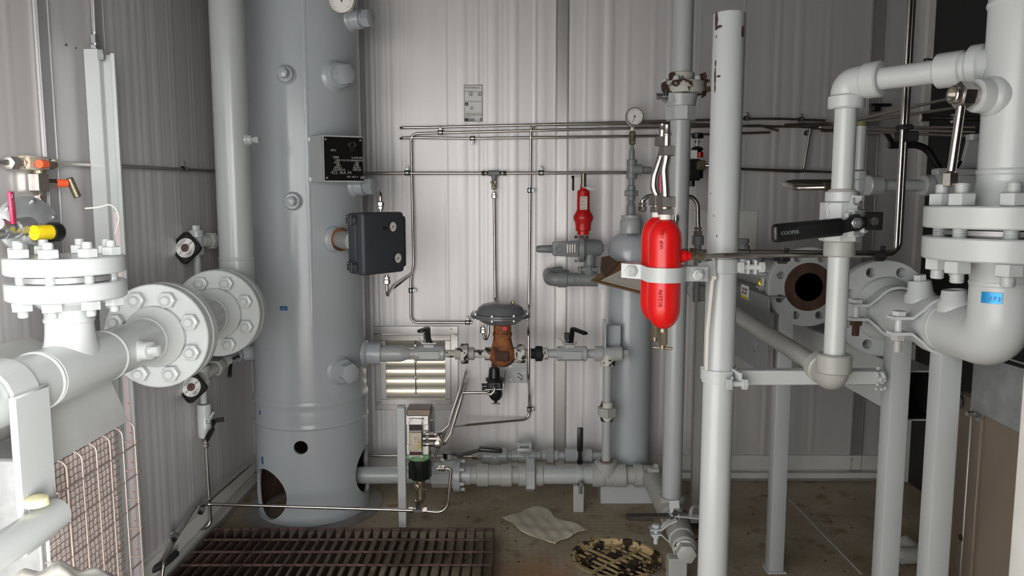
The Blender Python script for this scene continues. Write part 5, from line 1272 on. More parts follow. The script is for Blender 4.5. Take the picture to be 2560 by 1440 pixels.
sb = part(gp_, 'bracket_channel', MB().box((X_(1533, 835, 3.22), 3.235, (at(1533, 812, 3.2).z + RZ) / 2 - .02), (S_(38), .045, at(1533, 812, 3.2).z - RZ + .03), None, .002), m_vessel)
part(sb, 'channel_flange', MB().box((X_(1511, 835, 3.2), 3.2, (at(1533, 800, 3.2).z + RZ) / 2 - .01), (.008, .09, at(1533, 800, 3.2).z - RZ + .02), None, .002), m_vessel)
# stack of fittings above the pot up to the gauge
sk_ = thing('gauge_riser', 'grey nipples, union and tee stacked above the gas pot', 'pipe run', (gx_, GY, gz_(540)))
px0 = 1575
def vseg(t, name, py0, py1, hpx, mt=m_reg, kind='cyl', Y=GY, x=None, **k):
    x = gx_ if x is None else x; a = V((x, Y, at(px0, py0, Y).z)); b = V((x, Y, at(px0, py1, Y).z)); r = S_(hpx, Y, 505); mb = MB()
    if kind == 'cyl': mb.cyl(a, b, r, 20, .002)
    elif kind == 'hex': mb.hexp(a, b - a, 2 * r * .93, (b - a).length, None, .52)
    elif kind == 'bottle':
        L = (b - a).length; mb.lathe(a, b - a, [(0, r * .95), (.003, r), (L * .6, r), (L * .75, r * .8), (L * .85, r * .6), (L, r * .6)], 20)
    return part(t, name, mb, mt)
vseg(sk_, 'swage', 540, 498, 11, kind='bottle'); vseg(sk_, 'union_collar', 502, 488, 10); vseg(sk_, 'union_nut', 490, 476, 17, kind='hex'); vseg(sk_, 'union_collar', 477, 464, 10)
vseg(sk_, 'nipple', 466, 446, 7); vseg(sk_, 'tee_collar', 448, 432, 13); vseg(sk_, 'tee_body', 434, 412, 11.5); vseg(sk_, 'tee_collar', 414, 399, 13); vseg(sk_, 'swage', 400, 364, 7, kind='bottle')
zt_ = at(1580, 424, GY).z
part(sk_, 'side_branch', MB().cyl((gx_, GY, zt_), (gx_ + .045, GY, zt_), .0225, 18, .002).lathe((gx_ + .045, GY, zt_), (1, 0, 0), [(0, .013), (.035, .013), (.045, .008), (.07, .008)], 16), m_reg)
gv = thing('gauge_isolation_valve', 'small brass bar-handled valve under the round pressure gauge', 'valve', V((gx_, GY, at(px0, 362, GY).z)))
zc = at(1580, 345, GY).z; part(gv, 'valve_body', MB().box((gx_, GY, zc), (.026, .026, .06), None, .006), m_brassy)
part(gv, 'bar_handle', MB().cyl((gx_ + .006, GY - .022, zc + .022), (gx_ - .006, GY - .024, zc - .014), .0055, 12, .001), m_brassy)
part(gv, 'neck', MB().cyl((gx_, GY, zc + .03), (gx_, GY, zc + .045), .008, 12), m_dial)
gauge('pressure_gauge', 'round pressure gauge with clear face above the gas pot', V((gx_ + .004, GY - .002, at(1582, 294, GY).z)), (.0, -1, .05), S_(22, GY), .03, ndl=250)

# ------------------------------------------------------------------ relief valve and pilot regulator
rv_y = 3.34
px0 = 1458
xr = at(1458, 520, rv_y).x; zr = lambda py: at(1458, py, rv_y).z; sr = lambda p: S_(p, rv_y, 520)
rv = thing('relief_valve', 'red bottle-shaped relief valve with metal tag and brass stem', 'valve', (xr, rv_y, zr(590)))
part(rv, 'body', MB().lathe((xr, rv_y, zr(587)), (0, 0, 1), [(0, sr(15)), (zr(578) - zr(587), sr(15)), (zr(576) - zr(587), sr(19)), (zr(562) - zr(587), sr(20)), (zr(555) - zr(587), sr(21)), (zr(549) - zr(587), sr(25)), (zr(540) - zr(587), sr(25)), (zr(528) - zr(587), sr(17.5)), (zr(522) - zr(587), sr(16)), (zr(481) - zr(587), sr(16)), (zr(477) - zr(587), sr(15)), (zr(474) - zr(587), sr(9)), (zr(468) - zr(587), sr(8)), (zr(468) - zr(587), 0)], 40), m_redd)
part(rv, 'stem', MB().cyl((xr, rv_y, zr(470)), (xr, rv_y, zr(434)), sr(6.8), 16).cyl((xr, rv_y, zr(468)), (xr, rv_y, zr(462)), sr(8), 16), m_brassy)
part(rv, 'rating_plate', MB().lathe((xr, rv_y, (zr(524) + zr(491)) / 2 - .03), (0, 0, 1), [(0, sr(16) + .0005), (.06, sr(16) + .0005)], 48) if False else MB().box((xr - .001, rv_y - sr(16) - .0005, (zr(524) + zr(491)) / 2), (.032, .002, zr(491) - zr(524)), None), m_paper, 'cream rating plate')
for k, s_ in enumerate(('SET 125', 'SIZE 1', 'NO. 47', 'CAP 210')):
    text(rv, 'plate_lettering', s_, (xr - .014, rv_y - sr(16) - .0018, zr(497) - k * .014), (1, 0, 0), (0, 0, 1), .0075, m_ink, .0002)
part(rv, 'grey_tag', MB().prism([at(1456, 468, rv_y - .02), at(1470, 468, rv_y - .03), at(1489, 476, rv_y - .05), at(1472, 474, rv_y - .03)], (0, .001, .001)), m_tag)
part(rv, 'wire', MB().tube([at(1450, 441, rv_y - .01), at(1438, 440, rv_y - .02), at(1432, 443, rv_y - .02)], .001, n=6), m_zinc)
part(rv, 'seal_tag', MB().box(at(1433, 460, rv_y - .02), (.009, .002, .056), None).sphere(at(1432, 443, rv_y - .02), .007), m_rubber)
pr_ = thing('pilot_regulator', 'grey cast pilot regulator with cooling slots under the red relief valve', 'regulator', (xr, rv_y, zr(715)))
zc = zr(622); cxp = at(1447, 620, rv_y).x; hx = lambda px: at(px, 622, rv_y).x
part(pr_, 'cover_flange', MB().lathe((hx(1446), rv_y, zc), (1, 0, 0), [(0, sr(32)), (.01, sr(34)), (.011, sr(33.5)), (.013, sr(34)), (.022, sr(33))], 36), m_reg)
part(pr_, 'spring_case', MB().lathe((hx(1459), rv_y, zc + .004), (1, 0, 0), [(0, sr(26)), (.01, sr(22)), (.07, sr(20)), (.078, sr(17)), (.078, sr(10)), (.086, sr(10)), (.086, 0)], 32), m_reg)
bk = MB(); bk.prism([V((hx(1380), rv_y, zc + sr(17))), V((hx(1386), rv_y, zc + sr(18))), V((hx(1446), rv_y, zc + sr(21))), V((hx(1446), rv_y, zc - sr(20))), V((hx(1384), rv_y, zc - sr(17))), V((hx(1380), rv_y, zc - sr(14)))], (0, -sr(16), 0), .005)
part(pr_, 'side_housing', bk, m_reg)
part(pr_, 'nose_plug', MB().lathe((hx(1380), rv_y - .014, zc), (-1, 0, 0), [(0, sr(10)), (.004, sr(10)), (.006, sr(10.5)), (.062, sr(9)), (.07, sr(6)), (.07, 0)], 10), m_reg)
part(pr_, 'round_boss', MB().lathe((hx(1398), rv_y - sr(16), zc), (0, -1, 0), [(0, sr(13)), (.004, sr(13)), (.004, sr(11)), (.001, sr(10)), (.001, sr(8)), (.003, sr(7)), (.003, 0)], 24), m_reg)
part(pr_, 'emblem', MB().torus((hx(1398), rv_y - sr(16) - .003, zc), (0, -1, 0), sr(5), .0012, 20, 6), m_act)
part(pr_, 'slot_window', MB().box((hx(1428), rv_y - sr(16) - .0005, zc + .003), (.042, .003, sr(24)), None), m_act)
for k in range(4): part(pr_, 'bright_fin', MB().box((hx(1417.5 + k * 6), rv_y - sr(16) - .002, zc + .003), (.0068, .004, sr(22)), None, .001), m_steel2)
for (s, zo_) in ((-1, 1), (1, 1), (-1, -1), (1, -1)):
    q = V((hx(1453) + s * .018, rv_y - .012, zc + zo_ * sr(30))); part(pr_, 'cover_bolt', MB().hexp(q, (s, 0, 0), .013, .012), m_brassy if zo_ > 0 else m_reg)
part(pr_, 'neck', MB().cyl((hx(1474), rv_y, zr(668)), (hx(1474), rv_y, zc), sr(14), 20), m_reg)
part(pr_, 'yoke_flange', MB().box((hx(1472), rv_y - .01, zr(672)), (sr(56), .06, .018), None, .006, 2), m_reg)
for px in (1448, 1472, 1496): part(pr_, 'yoke_bolt', MB().hexp((hx(px), rv_y - .04, zr(682)), (0, 0, 1), .014, .03), m_reg)
lb = MB(); zl_ = zr(697); lb.cyl((hx(1434), rv_y - .03, zl_), (hx(1500), rv_y - .03, zl_), sr(17), 22, .003)
part(pr_, 'lower_body', lb, m_reg)
part(pr_, 'body_spout', MB().cyl((hx(1470), rv_y - .03, zl_), (hx(1472), rv_y - .01, zr(668)), sr(16), 20), m_reg)
lcn = thing('street_elbow', 'rounded grey pipe elbow at the left of the pilot regulator', 'elbow', V((hx(1385), rv_y, zr(716))))
eb = MB().tube([V((hx(1434), rv_y - .03, zl_)), V((hx(1376), rv_y - .03, zl_)), V((hx(1376), rv_y + .09, zl_ + .012))], sr(17), .03, 22); part(lcn, 'bend', eb, m_reg)
part(lcn, 'collar', MB().cyl((hx(1394), rv_y - .03, zl_), (hx(1417), rv_y - .03, zl_), sr(20), 24, .003), m_reg)
part(lcn, 'nipple', MB().cyl((hx(1415), rv_y - .03, zl_), (hx(1436), rv_y - .03, zl_), sr(13), 20), m_reg)
part(lcn, 'rear_collar', MB().cyl((hx(1380), rv_y + .04, zl_ + .012), (hx(1408), rv_y + .05, zl_ + .016), sr(20), 22, .003).cyl((hx(1405), rv_y + .045, zl_ + .014), (hx(1425), rv_y + .045, zl_ + .014), sr(12), 18), m_reg)
# clipboard with papers
cbY = 3.10
cb = thing('clipboard', 'brown clipboard with drawing sheets wedged in front of the gas pot', 'clipboard', at(1560, 735, cbY))
K = [at(1476, 696, 3.17), at(1603, 733, 2.98), at(1640, 684, 3.20), at(1538, 655, 3.22)]
K = [at(1477, 700, 3.12), at(1640, 742, 2.98), at(1660, 672, 3.18), at(1548, 652, 3.2)]
nrm = (K[1] - K[0]).cross(K[3] - K[0]).normalized(); nrm = nrm if nrm.z > 0 else -nrm
part(cb, 'board', MB().prism(K, -nrm * .008), m_kraft)
sh = [K[0].lerp(K[1], .14).lerp(K[3].lerp(K[2], .14), .06), K[0].lerp(K[1], .98).lerp(K[3].lerp(K[2], .98), .06), K[0].lerp(K[1], .98).lerp(K[3].lerp(K[2], .98), .95), K[0].lerp(K[1], .35).lerp(K[3].lerp(K[2], .35), .95)]
part(cb, 'paper_sheet', MB().prism([p + nrm * .002 for p in sh], nrm * .002), m_paper)
for (a, b) in ((.25, .3), (.4, .5), (.55, .35), (.7, .6), (.62, .75), (.45, .7), (.8, .3), (.34, .55)):
    c0 = sh[0].lerp(sh[1], a).lerp(sh[3].lerp(sh[2], a), b) + nrm * .0045; d0 = (sh[1] - sh[0]).normalized(); u0 = nrm.cross(d0)
    part(cb, 'drawing_line', MB().box(c0, (.035, .002, .0004), M((d0, u0, nrm)).transposed()), m_ink)
fl = [at(1503, 644, 3.2), at(1522, 640, 3.19), at(1546, 656, 3.17), at(1532, 674, 3.14), at(1512, 692, 3.12), at(1501, 676, 3.16)]
part(cb, 'folded_flap', MB().prism(fl, V((0, -.003, .002))), m_leather, 'dark brown folded flap')
q = at(1494, 706, 3.12); part(cb, 'hanging_tag', MB().prism([q, q + V((.02, 0, -.002)), q + V((.018, 0, -.034)), q + V((.008, 0, -.036))], (0, .002, 0)), m_tag)

# ------------------------------------------------------------------ rear riser with bolted union
QX, QY, QR = .606, 2.81, .0365
qz = lambda py: at(1690, py, QY).z; qs = lambda p: S_(p, QY, 505)
rr = thing('rear_riser', 'grey vertical pipe with a peeling bolted union behind the tall open post', 'pipe', (QX, QY, qz(1250)))
part(rr, 'lower_pipe', MB().cyl((QX, QY, qz(1252)), (QX, QY, qz(296)), QR, 30), m_grey)
part(rr, 'upper_pipe', MB().cyl((QX, QY, qz(190)), (QX, QY, ZC), QR, 30), m_grey)
part(rr, 'union_hex', MB().hexp((QX, QY, qz(302)), (0, 0, 1), qs(72), qz(266) - qz(302), .004, .2, 8), m_grey)
part(rr, 'union_body', MB().lathe((QX, QY, qz(272)), (0, 0, 1), [(0, qs(33)), (qz(242) - qz(272), qs(39)), (qz(238) - qz(272), qs(40))], 30), m_grey)
m_peel = mat('peeling_flange_paint', (176, 176, 168), .45, var=.07, chips=.5, chip_col=(70, 46, 34), cscale=7, bump=.2)
part(rr, 'union_flange', MB().lathe((QX + .008, QY, qz(238)), (0, 0, 1), [(0, qs(40)), (.004, qs(52)), (qz(212) - qz(238), qs(55)), (qz(206) - qz(238), qs(52)), (qz(205) - qz(238), qs(34))], 36), m_peel)
part(rr, 'upper_collar', MB().cyl((QX, QY, qz(210)), (QX, QY, qz(182)), qs(31), 28, .003), m_peel)
for q in ring_pts((QX + .006, QY, qz(206)), (0, 0, 1), qs(44), 5, .35): part(rr, 'cap_bolt', MB().lathe(q, (0, 0, 1), [(0, .012), (.01, .012), (.016, .008), (.017, 0)], 12), m_greylt)
b = V((QX - qs(40), QY - .02, qz(243))); part(rr, 'lug', MB().box(b + V((.03, 0, -.0)), (.05, .05, .05), None, .008), m_grey)
part(rr, 'ground_bolt', MB().hexp(b + V((-.036, 0, 0)), (1, 0, 0), .022, .02).cyl(b + V((-.02, 0, 0)), b + V((.02, 0, 0)), .008, 12).cyl(b + V((-.014, 0, 0)), b + V((-.011, 0, 0)), .02, 20).cyl(b + V((-.006, 0, 0)), b + V((-.002, 0, 0)), .024, 20), m_zinc)
fk = MB()
for k in range(16):
    c = at(1722 + random.uniform(-14, 48), 196 + random.uniform(-10, 44), QY - .03 - random.uniform(0, .02)); s = random.uniform(.008, .02)
    rot = M.Rotation(random.uniform(-1, 1), 3, 'X') @ M.Rotation(random.uniform(-1, 1), 3, 'Z') @ M.Rotation(random.uniform(-1, 1), 3, 'Y')
    fk.prism([c + rot @ V((-s, 0, -s * .4)), c + rot @ V((s * .8, 0, -s * .6)), c + rot @ V((s, 0, s * .4)), c + rot @ V((-s * .3, 0, s * .7))], rot @ V((0, .0012, 0)))
part(rr, 'paint_flakes', fk, m_rustd, 'peeling brown paint flakes', 'stuff')

# corner valve train at the riser's foot, running towards the camera
CX = .592
ct = thing('corner_fitting', 'paint-covered corner elbow with hex plug at the end of the floor run', 'elbow', (CX, VY, LZ - .06))
part(ct, 'collar', MB().cyl((X_(1584, 1188), VY, LZ), (X_(1606, 1188), VY, LZ), S_(29, VY, 1188), 26, .004), m_greyd)
part(ct, 'body', MB().tube([(X_(1604, 1188), VY, LZ), (CX, VY, LZ), (CX, QY + .05, LZ + .0)], S_(26, VY, 1188), .06, 24), m_greyd)
zt = at(1645, 1178, VY - .05).z; part(ct, 'bonnet', MB().cyl((CX + .005, VY - .06, LZ), (CX + .005, VY - .06, zt), .045, 24, .004), m_greyd)
part(ct, 'hex_plug', MB().hexp((CX + .005, VY - .06, zt - .004), (0, 0, 1), .05, .026).hexp((CX + .012, VY - .06, zt + .02), (0, 0, 1), .02, .016), m_greyd)
fb = thing('riser_foot_tee', 'grey tee under the rear riser beside the round drain', 'tee', (QX, QY, LZ - .05))
part(fb, 'socket', MB().cyl((QX, QY, qz(1276)), (QX, QY, qz(1240)), qs(34), 28, .004), m_greyd)
part(fb, 'tee_body', MB().cyl((CX + .006, QY + .07, LZ - .0), (CX + .01, QY - .075, LZ - .006), .05, 26, .005).cyl((QX, QY, LZ), (QX, QY, qz(1262)), .046, 26), m_greyd)
dvv = thing('low_drain_valve', 'grey low ball valve with rusty cranked lever and hex plug', 'valve', (CX + .02, 2.62, .02))
A_ = V((.602, 2.735, LZ)); B_ = V((.577, 2.41, LZ - .003)); dd = (B_ - A_).normalized()
mb = MB().cyl(A_, A_ + dd * .05, .042, 24, .004).cyl(A_ + dd * .048, A_ + dd * .2, .046, 12, .005).cyl(A_ + dd * .198, A_ + dd * .258, .041, 24, .004); part(dvv, 'valve_body', mb, m_greyd)
part(dvv, 'chipped_collar', MB().cyl(A_ + dd * .255, A_ + dd * .275, .036, 22), m_greychip)
part(dvv, 'hex_plug', MB().hexp(A_ + dd * .272, dd, .058, .036), m_greyd)
sp_ = A_ + dd * .115 + V((0, 0, .042)); part(dvv, 'stem', MB().cyl(sp_, sp_ + V((0, 0, .032)), .011, 12).hexp(sp_ + V((0, 0, .024)), (0, 0, 1), .026, .011), m_zinc)
part(dvv, 'stop_plate', MB().box(sp_ + V((.012, 0, .012)), (.12, .034, .004), M.Rotation(-.25, 3, 'Z'), .001).box(sp_ + V((-.014, .014, .04)), (.036, .004, .044), M.Rotation(-.1, 3, 'Y'), .001), m_greylt)
l0 = sp_ + V((-.004, 0, .02)); l1 = at(1672, 1292, sp_.y); l2 = at(1566, 1293, sp_.y + .02)
lv = part(dvv, 'lever', MB().strip([l0 + V((.032, 0, 0)), l0 - V((.012, 0, -.004)), l1 + V((.012, 0, -.008)), l1, l2], V((0, .03, 0)), V((0, 0, .008))), m_worn)
part(lv, 'grip', MB().box((l1 * .3 + l2 * .7), ((l2 - l1).length * .62, .034, .016), M.Rotation(.02, 3, 'Y'), .004), mat('worn_grip', (52, 46, 44), .6, var=.3, scale=30))
part(dvv, 'lock_shackle', MB().torus(sp_ + V((.06, -.0, .024)), (.4, -.9, .2), .022, .007, 20, 8), m_alu_dull)
cs = thing('drain_valve_stand', 'grey square stand and strap under the low drain valve', 'pipe stand', (.565, 2.5, 0))
part(cs, 'post', MB().box((.562, 2.5, (LZ - .04) / 2), (.062, .05, LZ - .04), None, .003), m_greyd)
sy = 2.6; sxc = A_.x + dd.x * .14 / 1
part(cs, 'strap_upper', MB().strip([at(1624, 1323, sy), at(1652, 1323, sy), at(1670, 1308, sy), at(1690, 1300, sy)], V((0, .034, 0)), V((0, 0, .005))), m_greylt)
part(cs, 'strap_lower', MB().strip([at(1626, 1335, sy), at(1652, 1335, sy), at(1668, 1350, sy), at(1682, 1366, sy)], V((0, .034, 0)), V((0, 0, .005))), m_greylt)
q = at(1640, 1318, sy); part(cs, 'strap_bolt', MB().hexp(q, (0, 0, 1), .024, .011).cyl(q - V((0, 0, .06)), q, .008, 12).hexp(q - V((0, 0, .038)), (0, 0, 1), .022, .011), m_greylt)

# ------------------------------------------------------------------ tall open post
OX, OY, OR = .5425, 1.98, .0397
oz = lambda py: at(1806, py, OY).z
m_postp = mat('post_paint_chipped', (200, 203, 204), .34, var=.03, scale=5, bump=.08, chips=.70, chip_col=(84, 62, 52), cscale=11)
po = thing('open_post', 'tall pale grey round post with open top and paint chips', 'post', (OX, OY, 0))
zt = oz(34)
part(po, 'tube', MB().lathe((OX, OY, 0), (0, 0, 1), [(0, 0), (0, OR), (zt - .003, OR), (zt, OR - .002), (zt, OR - .006), (zt - .25, OR - .006), (zt - .25, 0)], 40), m_greylt)
def chip(px, py, w_, h_):
    d = ray(px, py); A = d.x ** 2 + d.y ** 2; Bq = -2 * (d.x * OX + d.y * OY); Cq = OX ** 2 + OY ** 2 - (OR + .0003) ** 2
    t_ = (-Bq - math.sqrt(max(0, Bq * Bq - 4 * A * Cq))) / (2 * A); p = V((0, 0, EYE)) + d * t_; n = V((p.x - OX, p.y - OY, 0)).normalized(); tx = V((-n.y, n.x, 0))
    vs = []; k = 9
    out = [(math.cos(2 * math.pi * i / k) * w_ / 2 * random.uniform(.55, 1.2), math.sin(2 * math.pi * i / k) * h_ / 2 * random.uniform(.75, 1.15)) for i in range(k)]
    def on(u, v_):
        a0 = math.atan2(n.y, n.x) + u / OR; return V((OX + (OR + .0004) * math.cos(a0), OY + (OR + .0004) * math.sin(a0), p.z + v_))
    vs = [on(0, 0)] + [on(u, v_) for u, v_ in out]
    part(po, 'paint_chip', MB().add(vs, [(0, i + 1, (i + 1) % k + 1) for i in range(k)]), m_rustd, 'bare rusty paint chip')
for a in ((1791, 50, .014, .046), (1798, 66, .02, .008), (1790, 70, .014, .014), (1857, 80, .012, .032), (1789, 158, .007, .02), (1788, 190, .008, .05), (1797, 191, .016, .006), (1787, 220, .006, .024), (1791, 92, .004, .01), (1777, 484, .003, .007), (1784, 540, .004, .004), (1792, 590, .004, .006)): chip(*a)

# ------------------------------------------------------------------ clamp bracket and the two red bottles
b1 = at(1661, 680, 1.885); b2 = at(1646, 680, 1.99)
C1 = V((b1.x, 1.885, 0)); C2 = V((b2.x - .006, 1.985, 0)); RB = .0405
def bottle(label, C, pt, pb):
    t = thing('condensate_bottle', label, 'bottle', V((C.x, C.y, at(1661, pb, C.y).z)), 'red bottles strapped to the post')
    z1 = at(1661, pt, C.y - RB).z; z0 = at(1661, pb, C.y - .01).z; L = z1 - z0
    pr = [(0, .006), (.004, .016), (.012, .026), (.024, .034), (.04, .039), (.055, RB), (L - .05, RB), (L - .034, .0385), (L - .018, .032), (L - .007, .022), (L, .012)]
    part(t, 'shell', MB().lathe((C.x, C.y, z0), (0, 0, 1), pr, 40), m_red)
    part(t, 'white_neck', MB().cyl((C.x, C.y, z1 - .004), (C.x, C.y, z1 + .012), .0145, 18), m_tie)
    mb = MB(); mb.hexp((C.x, C.y, z1 + .01), (0, 0, 1), .034, .015); mb.cyl((C.x, C.y, z1 + .024), (C.x, C.y, z1 + .03), .014, 16); mb.hexp((C.x, C.y, z1 + .028), (0, 0, 1), .041, .026); part(t, 'tube_nut', mb, m_steel2)
    mb = MB(); mb.cyl((C.x, C.y, z0 + .004), (C.x, C.y, z0 - .008), .011, 14); mb.hexp((C.x, C.y, z0 - .04), (0, 0, 1), .02, .034); mb.cyl((C.x, C.y, z0 - .05), (C.x, C.y, z0 - .04), .007, 12); part(t, 'drain_cock', mb, m_brassy)
    a = V((.92, -.38, 0)) if C is C1 else V((.5, -.86, 0)); h = V((C.x, C.y, z0 - .048)); part(t, 't_bar', MB().cyl(h - a * .024, h + a * .024, .0032, 10), m_brassy)
    for k, (zo, s) in enumerate(((.06, '012270'), (.2, 'WP 1440'))):
        text(t, 'stamped_lettering', s, V((C.x - .012, C.y - RB - .0002, z0 + zo)), (0, 0, 1), (-1, 0, 0), .014, m_redd, .0006)
    return z1, z0
z1a, z0a = bottle('front red condensate bottle strapped to the tall post', C1, 548, 824)
z1b, z0b = bottle('rear red condensate bottle half hidden behind the front one', C2, 542, 806)
def upper(label, C, z1, pts, nutp, ax_, top):
    P_ = [V((C.x, C.y, z1 + .05))] + pts
    t = thing('bottle_riser_tube', label, 'tube', V((C.x, C.y, z1 + .05)), 'thick steel tubes above the red bottles')
    part(t, 'tube', MB().tube(P_, .0105, .05, 16), m_steel)
    part(t, 'hex_nut', MB().hexp(nutp, (0, 0, 1), .034, .024), m_steel2)
    part(t, 'stub', MB().lathe(nutp + V((0, 0, .022)), (0, 0, 1), [(0, .0095), (top * .5, .009), (top * .52, .011), (top * .6, .011), (top * .7, .0085), (top, .0085), (top, 0)], 16), m_steel2)
upper('front thick steel tube above the red bottles', C1, z1a, [at(1664, 470, C1.y), at(1661, 425, C1.y), at(1667, 395, C1.y), at(1667, 372, C1.y)], at(1667, 390, C1.y), 0, .052)
upper('rear thick steel tube leaning in above the red bottles', C2, z1b, [at(1634, 470, C2.y), at(1637, 440, C2.y), at(1652, 395, C2.y), at(1657, 372, C2.y)], at(1656, 366, C2.y), 0, .034)
rt = thing('red_sight_tube', 'translucent red tube with white tip between the bottle tubes', 'tube', at(1653, 495, 2.95))
q0, q1, q2, q3 = (at(1653, p, 2.95) for p in (488, 448, 432, 412))
part(rt, 'red_barrel', MB().cyl(q0, q1, .012, 14).cyl(q1, q2, .011, 14), mat('pink_red_plastic', (206, 70, 92), .3)); part(rt, 'white_tip', MB().cyl(q2, q3, .0105, 14, r2=.0065), m_tie)
# side outlets
so = V((C1.x + RB - .004, C1.y, at(1705, 640, 1.885).z))
ro = thing('bottle_outlet', 'red side outlet with brass fitting on the front bottle', 'fitting', so - V((0, 0, .015)))
part(ro, 'red_stub', MB().cyl(so, so + V((.014, 0, 0)), .016, 18).cyl(so + V((.012, 0, 0)), so + V((.026, 0, 0)), .011, 16), m_red)
mb = MB(); mb.hexp(so + V((.026, 0, 0)), (1, 0, 0), .018, .012); mb.cyl(so + V((.036, 0, 0)), so + V((.044, 0, 0)), .007, 12); mb.hexp(so + V((.042, 0, 0)), (1, 0, 0), .021, .018); part(ro, 'tube_fitting', mb, m_brassy)
so2 = V((C2.x + RB - .002, C2.y, at(1705, 630, 1.99).z))
ro2 = thing('bottle_outlet', 'brass side outlet of the rear bottle behind the post', 'fitting', so2 - V((0, 0, .015)))
mb = MB(); mb.cyl(so2, so2 + V((.03, 0, 0)), .009, 14); mb.hexp(so2 + V((.03, 0, 0)), (1, 0, 0), .018, .012); mb.hexp(so2 + V((.046, 0, 0)), (1, 0, 0), .021, .018); part(ro2, 'tube_fitting', mb, m_brassy)
tube_x = at(2275, 300, 1.96).x
yA = C1.y; tz_ = so.z
vtube('bottle_vent_tube', 'front stainless tube from the bottle outlet along to the right riser', [so + V((.05, 0, 0)), V((OX - .02, OY - .075, tz_)), V((.95, 1.96, at(2150, 637, 1.96).z)), V((tube_x - .012, 1.97, at(2230, 632, 1.97).z)), V((tube_x - .012, 1.97, ZC))], .0064, bend=.05, n=12)
vtube('bottle_vent_tube', 'rear stainless tube running beside it to the right riser', [so2 + V((.06, 0, 0)), V((OX + .02, OY + .06, so2.z)), V((OX + .09, OY + .075, so2.z - .004)), V((.95, 1.99, at(2150, 633, 1.99).z)), V((tube_x + .004, 1.985, at(2240, 629, 1.985).z)), V((tube_x + .004, 1.985, ZC))], .0064, bend=.05, n=12)
for i, (px, py, Y) in enumerate(((1955, 640, 1.955), (2196, 634, 1.968))):
    c = at(px, py, Y); t = thing('rubber_tube_clip', ('black rubber clip joining the two tubes left of the bridle pipe', 'black rubber clip on the two tubes below the right riser')[i], 'clip', c)
    part(t, 'lower_jaw', MB().box(c + V((0, 0, -.004)), (.03, .036, .02), M.Rotation(.3 - .3 * i, 3, 'Z'), .004), m_rubber); part(t, 'latch', MB().cyl(c + V((.008, 0, 0)), c + V((.012, 0, .02)), .006, 10).box(c + V((-.006, -.02, -.014)), (.024, .01, .008), None, .002), m_rubber)
c = at(2282, 322, 1.97); t = thing('rubber_tube_clip', 'dark clip binding the two tubes of the right riser', 'clip', c)
part(t, 'band', MB().box((tube_x - .004, 1.977, at(2280, 318, 1.97).z), (.034, .034, .014), None, .005), m_rubber); part(t, 'block', MB().box((tube_x + .006, 1.985, at(2290, 340, 1.97).z), (.05, .03, .026), None, .003), m_rubber)
# strap bracket
sbk = thing('bottle_bracket', 'pale grey bolted strap bracket fixing the bottles to the post', 'bracket', V((C1.x, C1.y, at(1661, 712, 1.85).z)))
zs = at(1661, 689, 1.845).z; hs = .036
def arcxy(C, r, a0, a1, m=12): return [V((C.x + r * math.cos(R(a0 + (a1 - a0) * k / m)), C.y + r * math.sin(R(a0 + (a1 - a0) * k / m)), zs)) for k in range(m + 1)]
lf = [V((C1.x - .098, C1.y + .038, zs + .006)), V((C1.x - .052, C1.y + .02, zs + .004))] + arcxy(C1, RB + .002, 200, 340) + [V((C1.x + .05, C1.y + .006, zs)), V((C1.x + .108, C1.y + .02, zs - .002))]
part(sbk, 'front_strap', MB().strip(lf, V((0, 0, hs)), [V((-.004, -.007, 0))] * 2 + [V((p.x - C1.x, p.y - C1.y, 0)).normalized() * .007 for p in lf[2:-2]] + [V((.003, -.007, 0))] * 2), m_greylt)
lb_ = [V((C1.x - .098, C1.y + .05, zs + .006)), V((C2.x - .05, C2.y + .004, zs + .004))] + arcxy(C2, RB + .002, 170, 10) + [V((C2.x + .055, C2.y - .03, zs)), V((C1.x + .115, C1.y + .034, zs - .002))]
part(sbk, 'rear_strap', MB().strip(lb_, V((0, 0, hs)), [V((0, .006, 0))] * 2 + [V((p.x - C2.x, p.y - C2.y, 0)).normalized() * .006 for p in lb_[2:-2]] + [V((0, .006, 0))] * 2), m_greylt)
for (dx, dy, dz) in ((-.08, .022, .006), (.082, .004, -.002)):
    q = V((C1.x + dx, C1.y + dy, zs + dz)); part(sbk, 'strap_bolt', MB().hexp(q, (0, -1, 0), .026, .012).cyl(q + V((0, .06, 0)), q + V((0, -.02 if dx > 0 else -.013, 0)), .0085, 12), m_greylt)
lk = [V((C1.x + .09, C1.y + .03, zs + .004)), V((OX - .03, OY - .05, zs + .012))]
part(sbk, 'link_plate', MB().strip(lk, V((0, 0, .04)), V((.003, .006, 0))), m_greylt)
pc = [V((OX + (OR + .001) * math.cos(R(a)), OY + (OR + .001) * math.sin(R(a)), zs + .014)) for a in range(215, 330, 10)]
part(sbk, 'post_clamp_front', MB().strip([V((OX - .045, OY - .045, zs + .013))] + pc + [V((OX + .05, OY - .03, zs + .014)), V((OX + .062, OY - .03, zs + .014))], V((0, 0, .036)), [V((-.004, -.004, 0))] + [V((p.x - OX, p.y - OY, 0)).normalized() * .006 for p in pc] + [V((0, -.006, 0))] * 2), m_grey)
pcb = [V((OX + (OR + .001) * math.cos(R(a)), OY + (OR + .001) * math.sin(R(a)), zs + .014)) for a in range(200, 20, -12)]
part(sbk, 'post_clamp_rear', MB().strip(pcb + [V((OX + .06, OY + .006, zs + .014))], V((0, 0, .036)), [V((p.x - OX, p.y - OY, 0)).normalized() * .006 for p in pcb] + [V((0, .006, 0))]), m_grey)
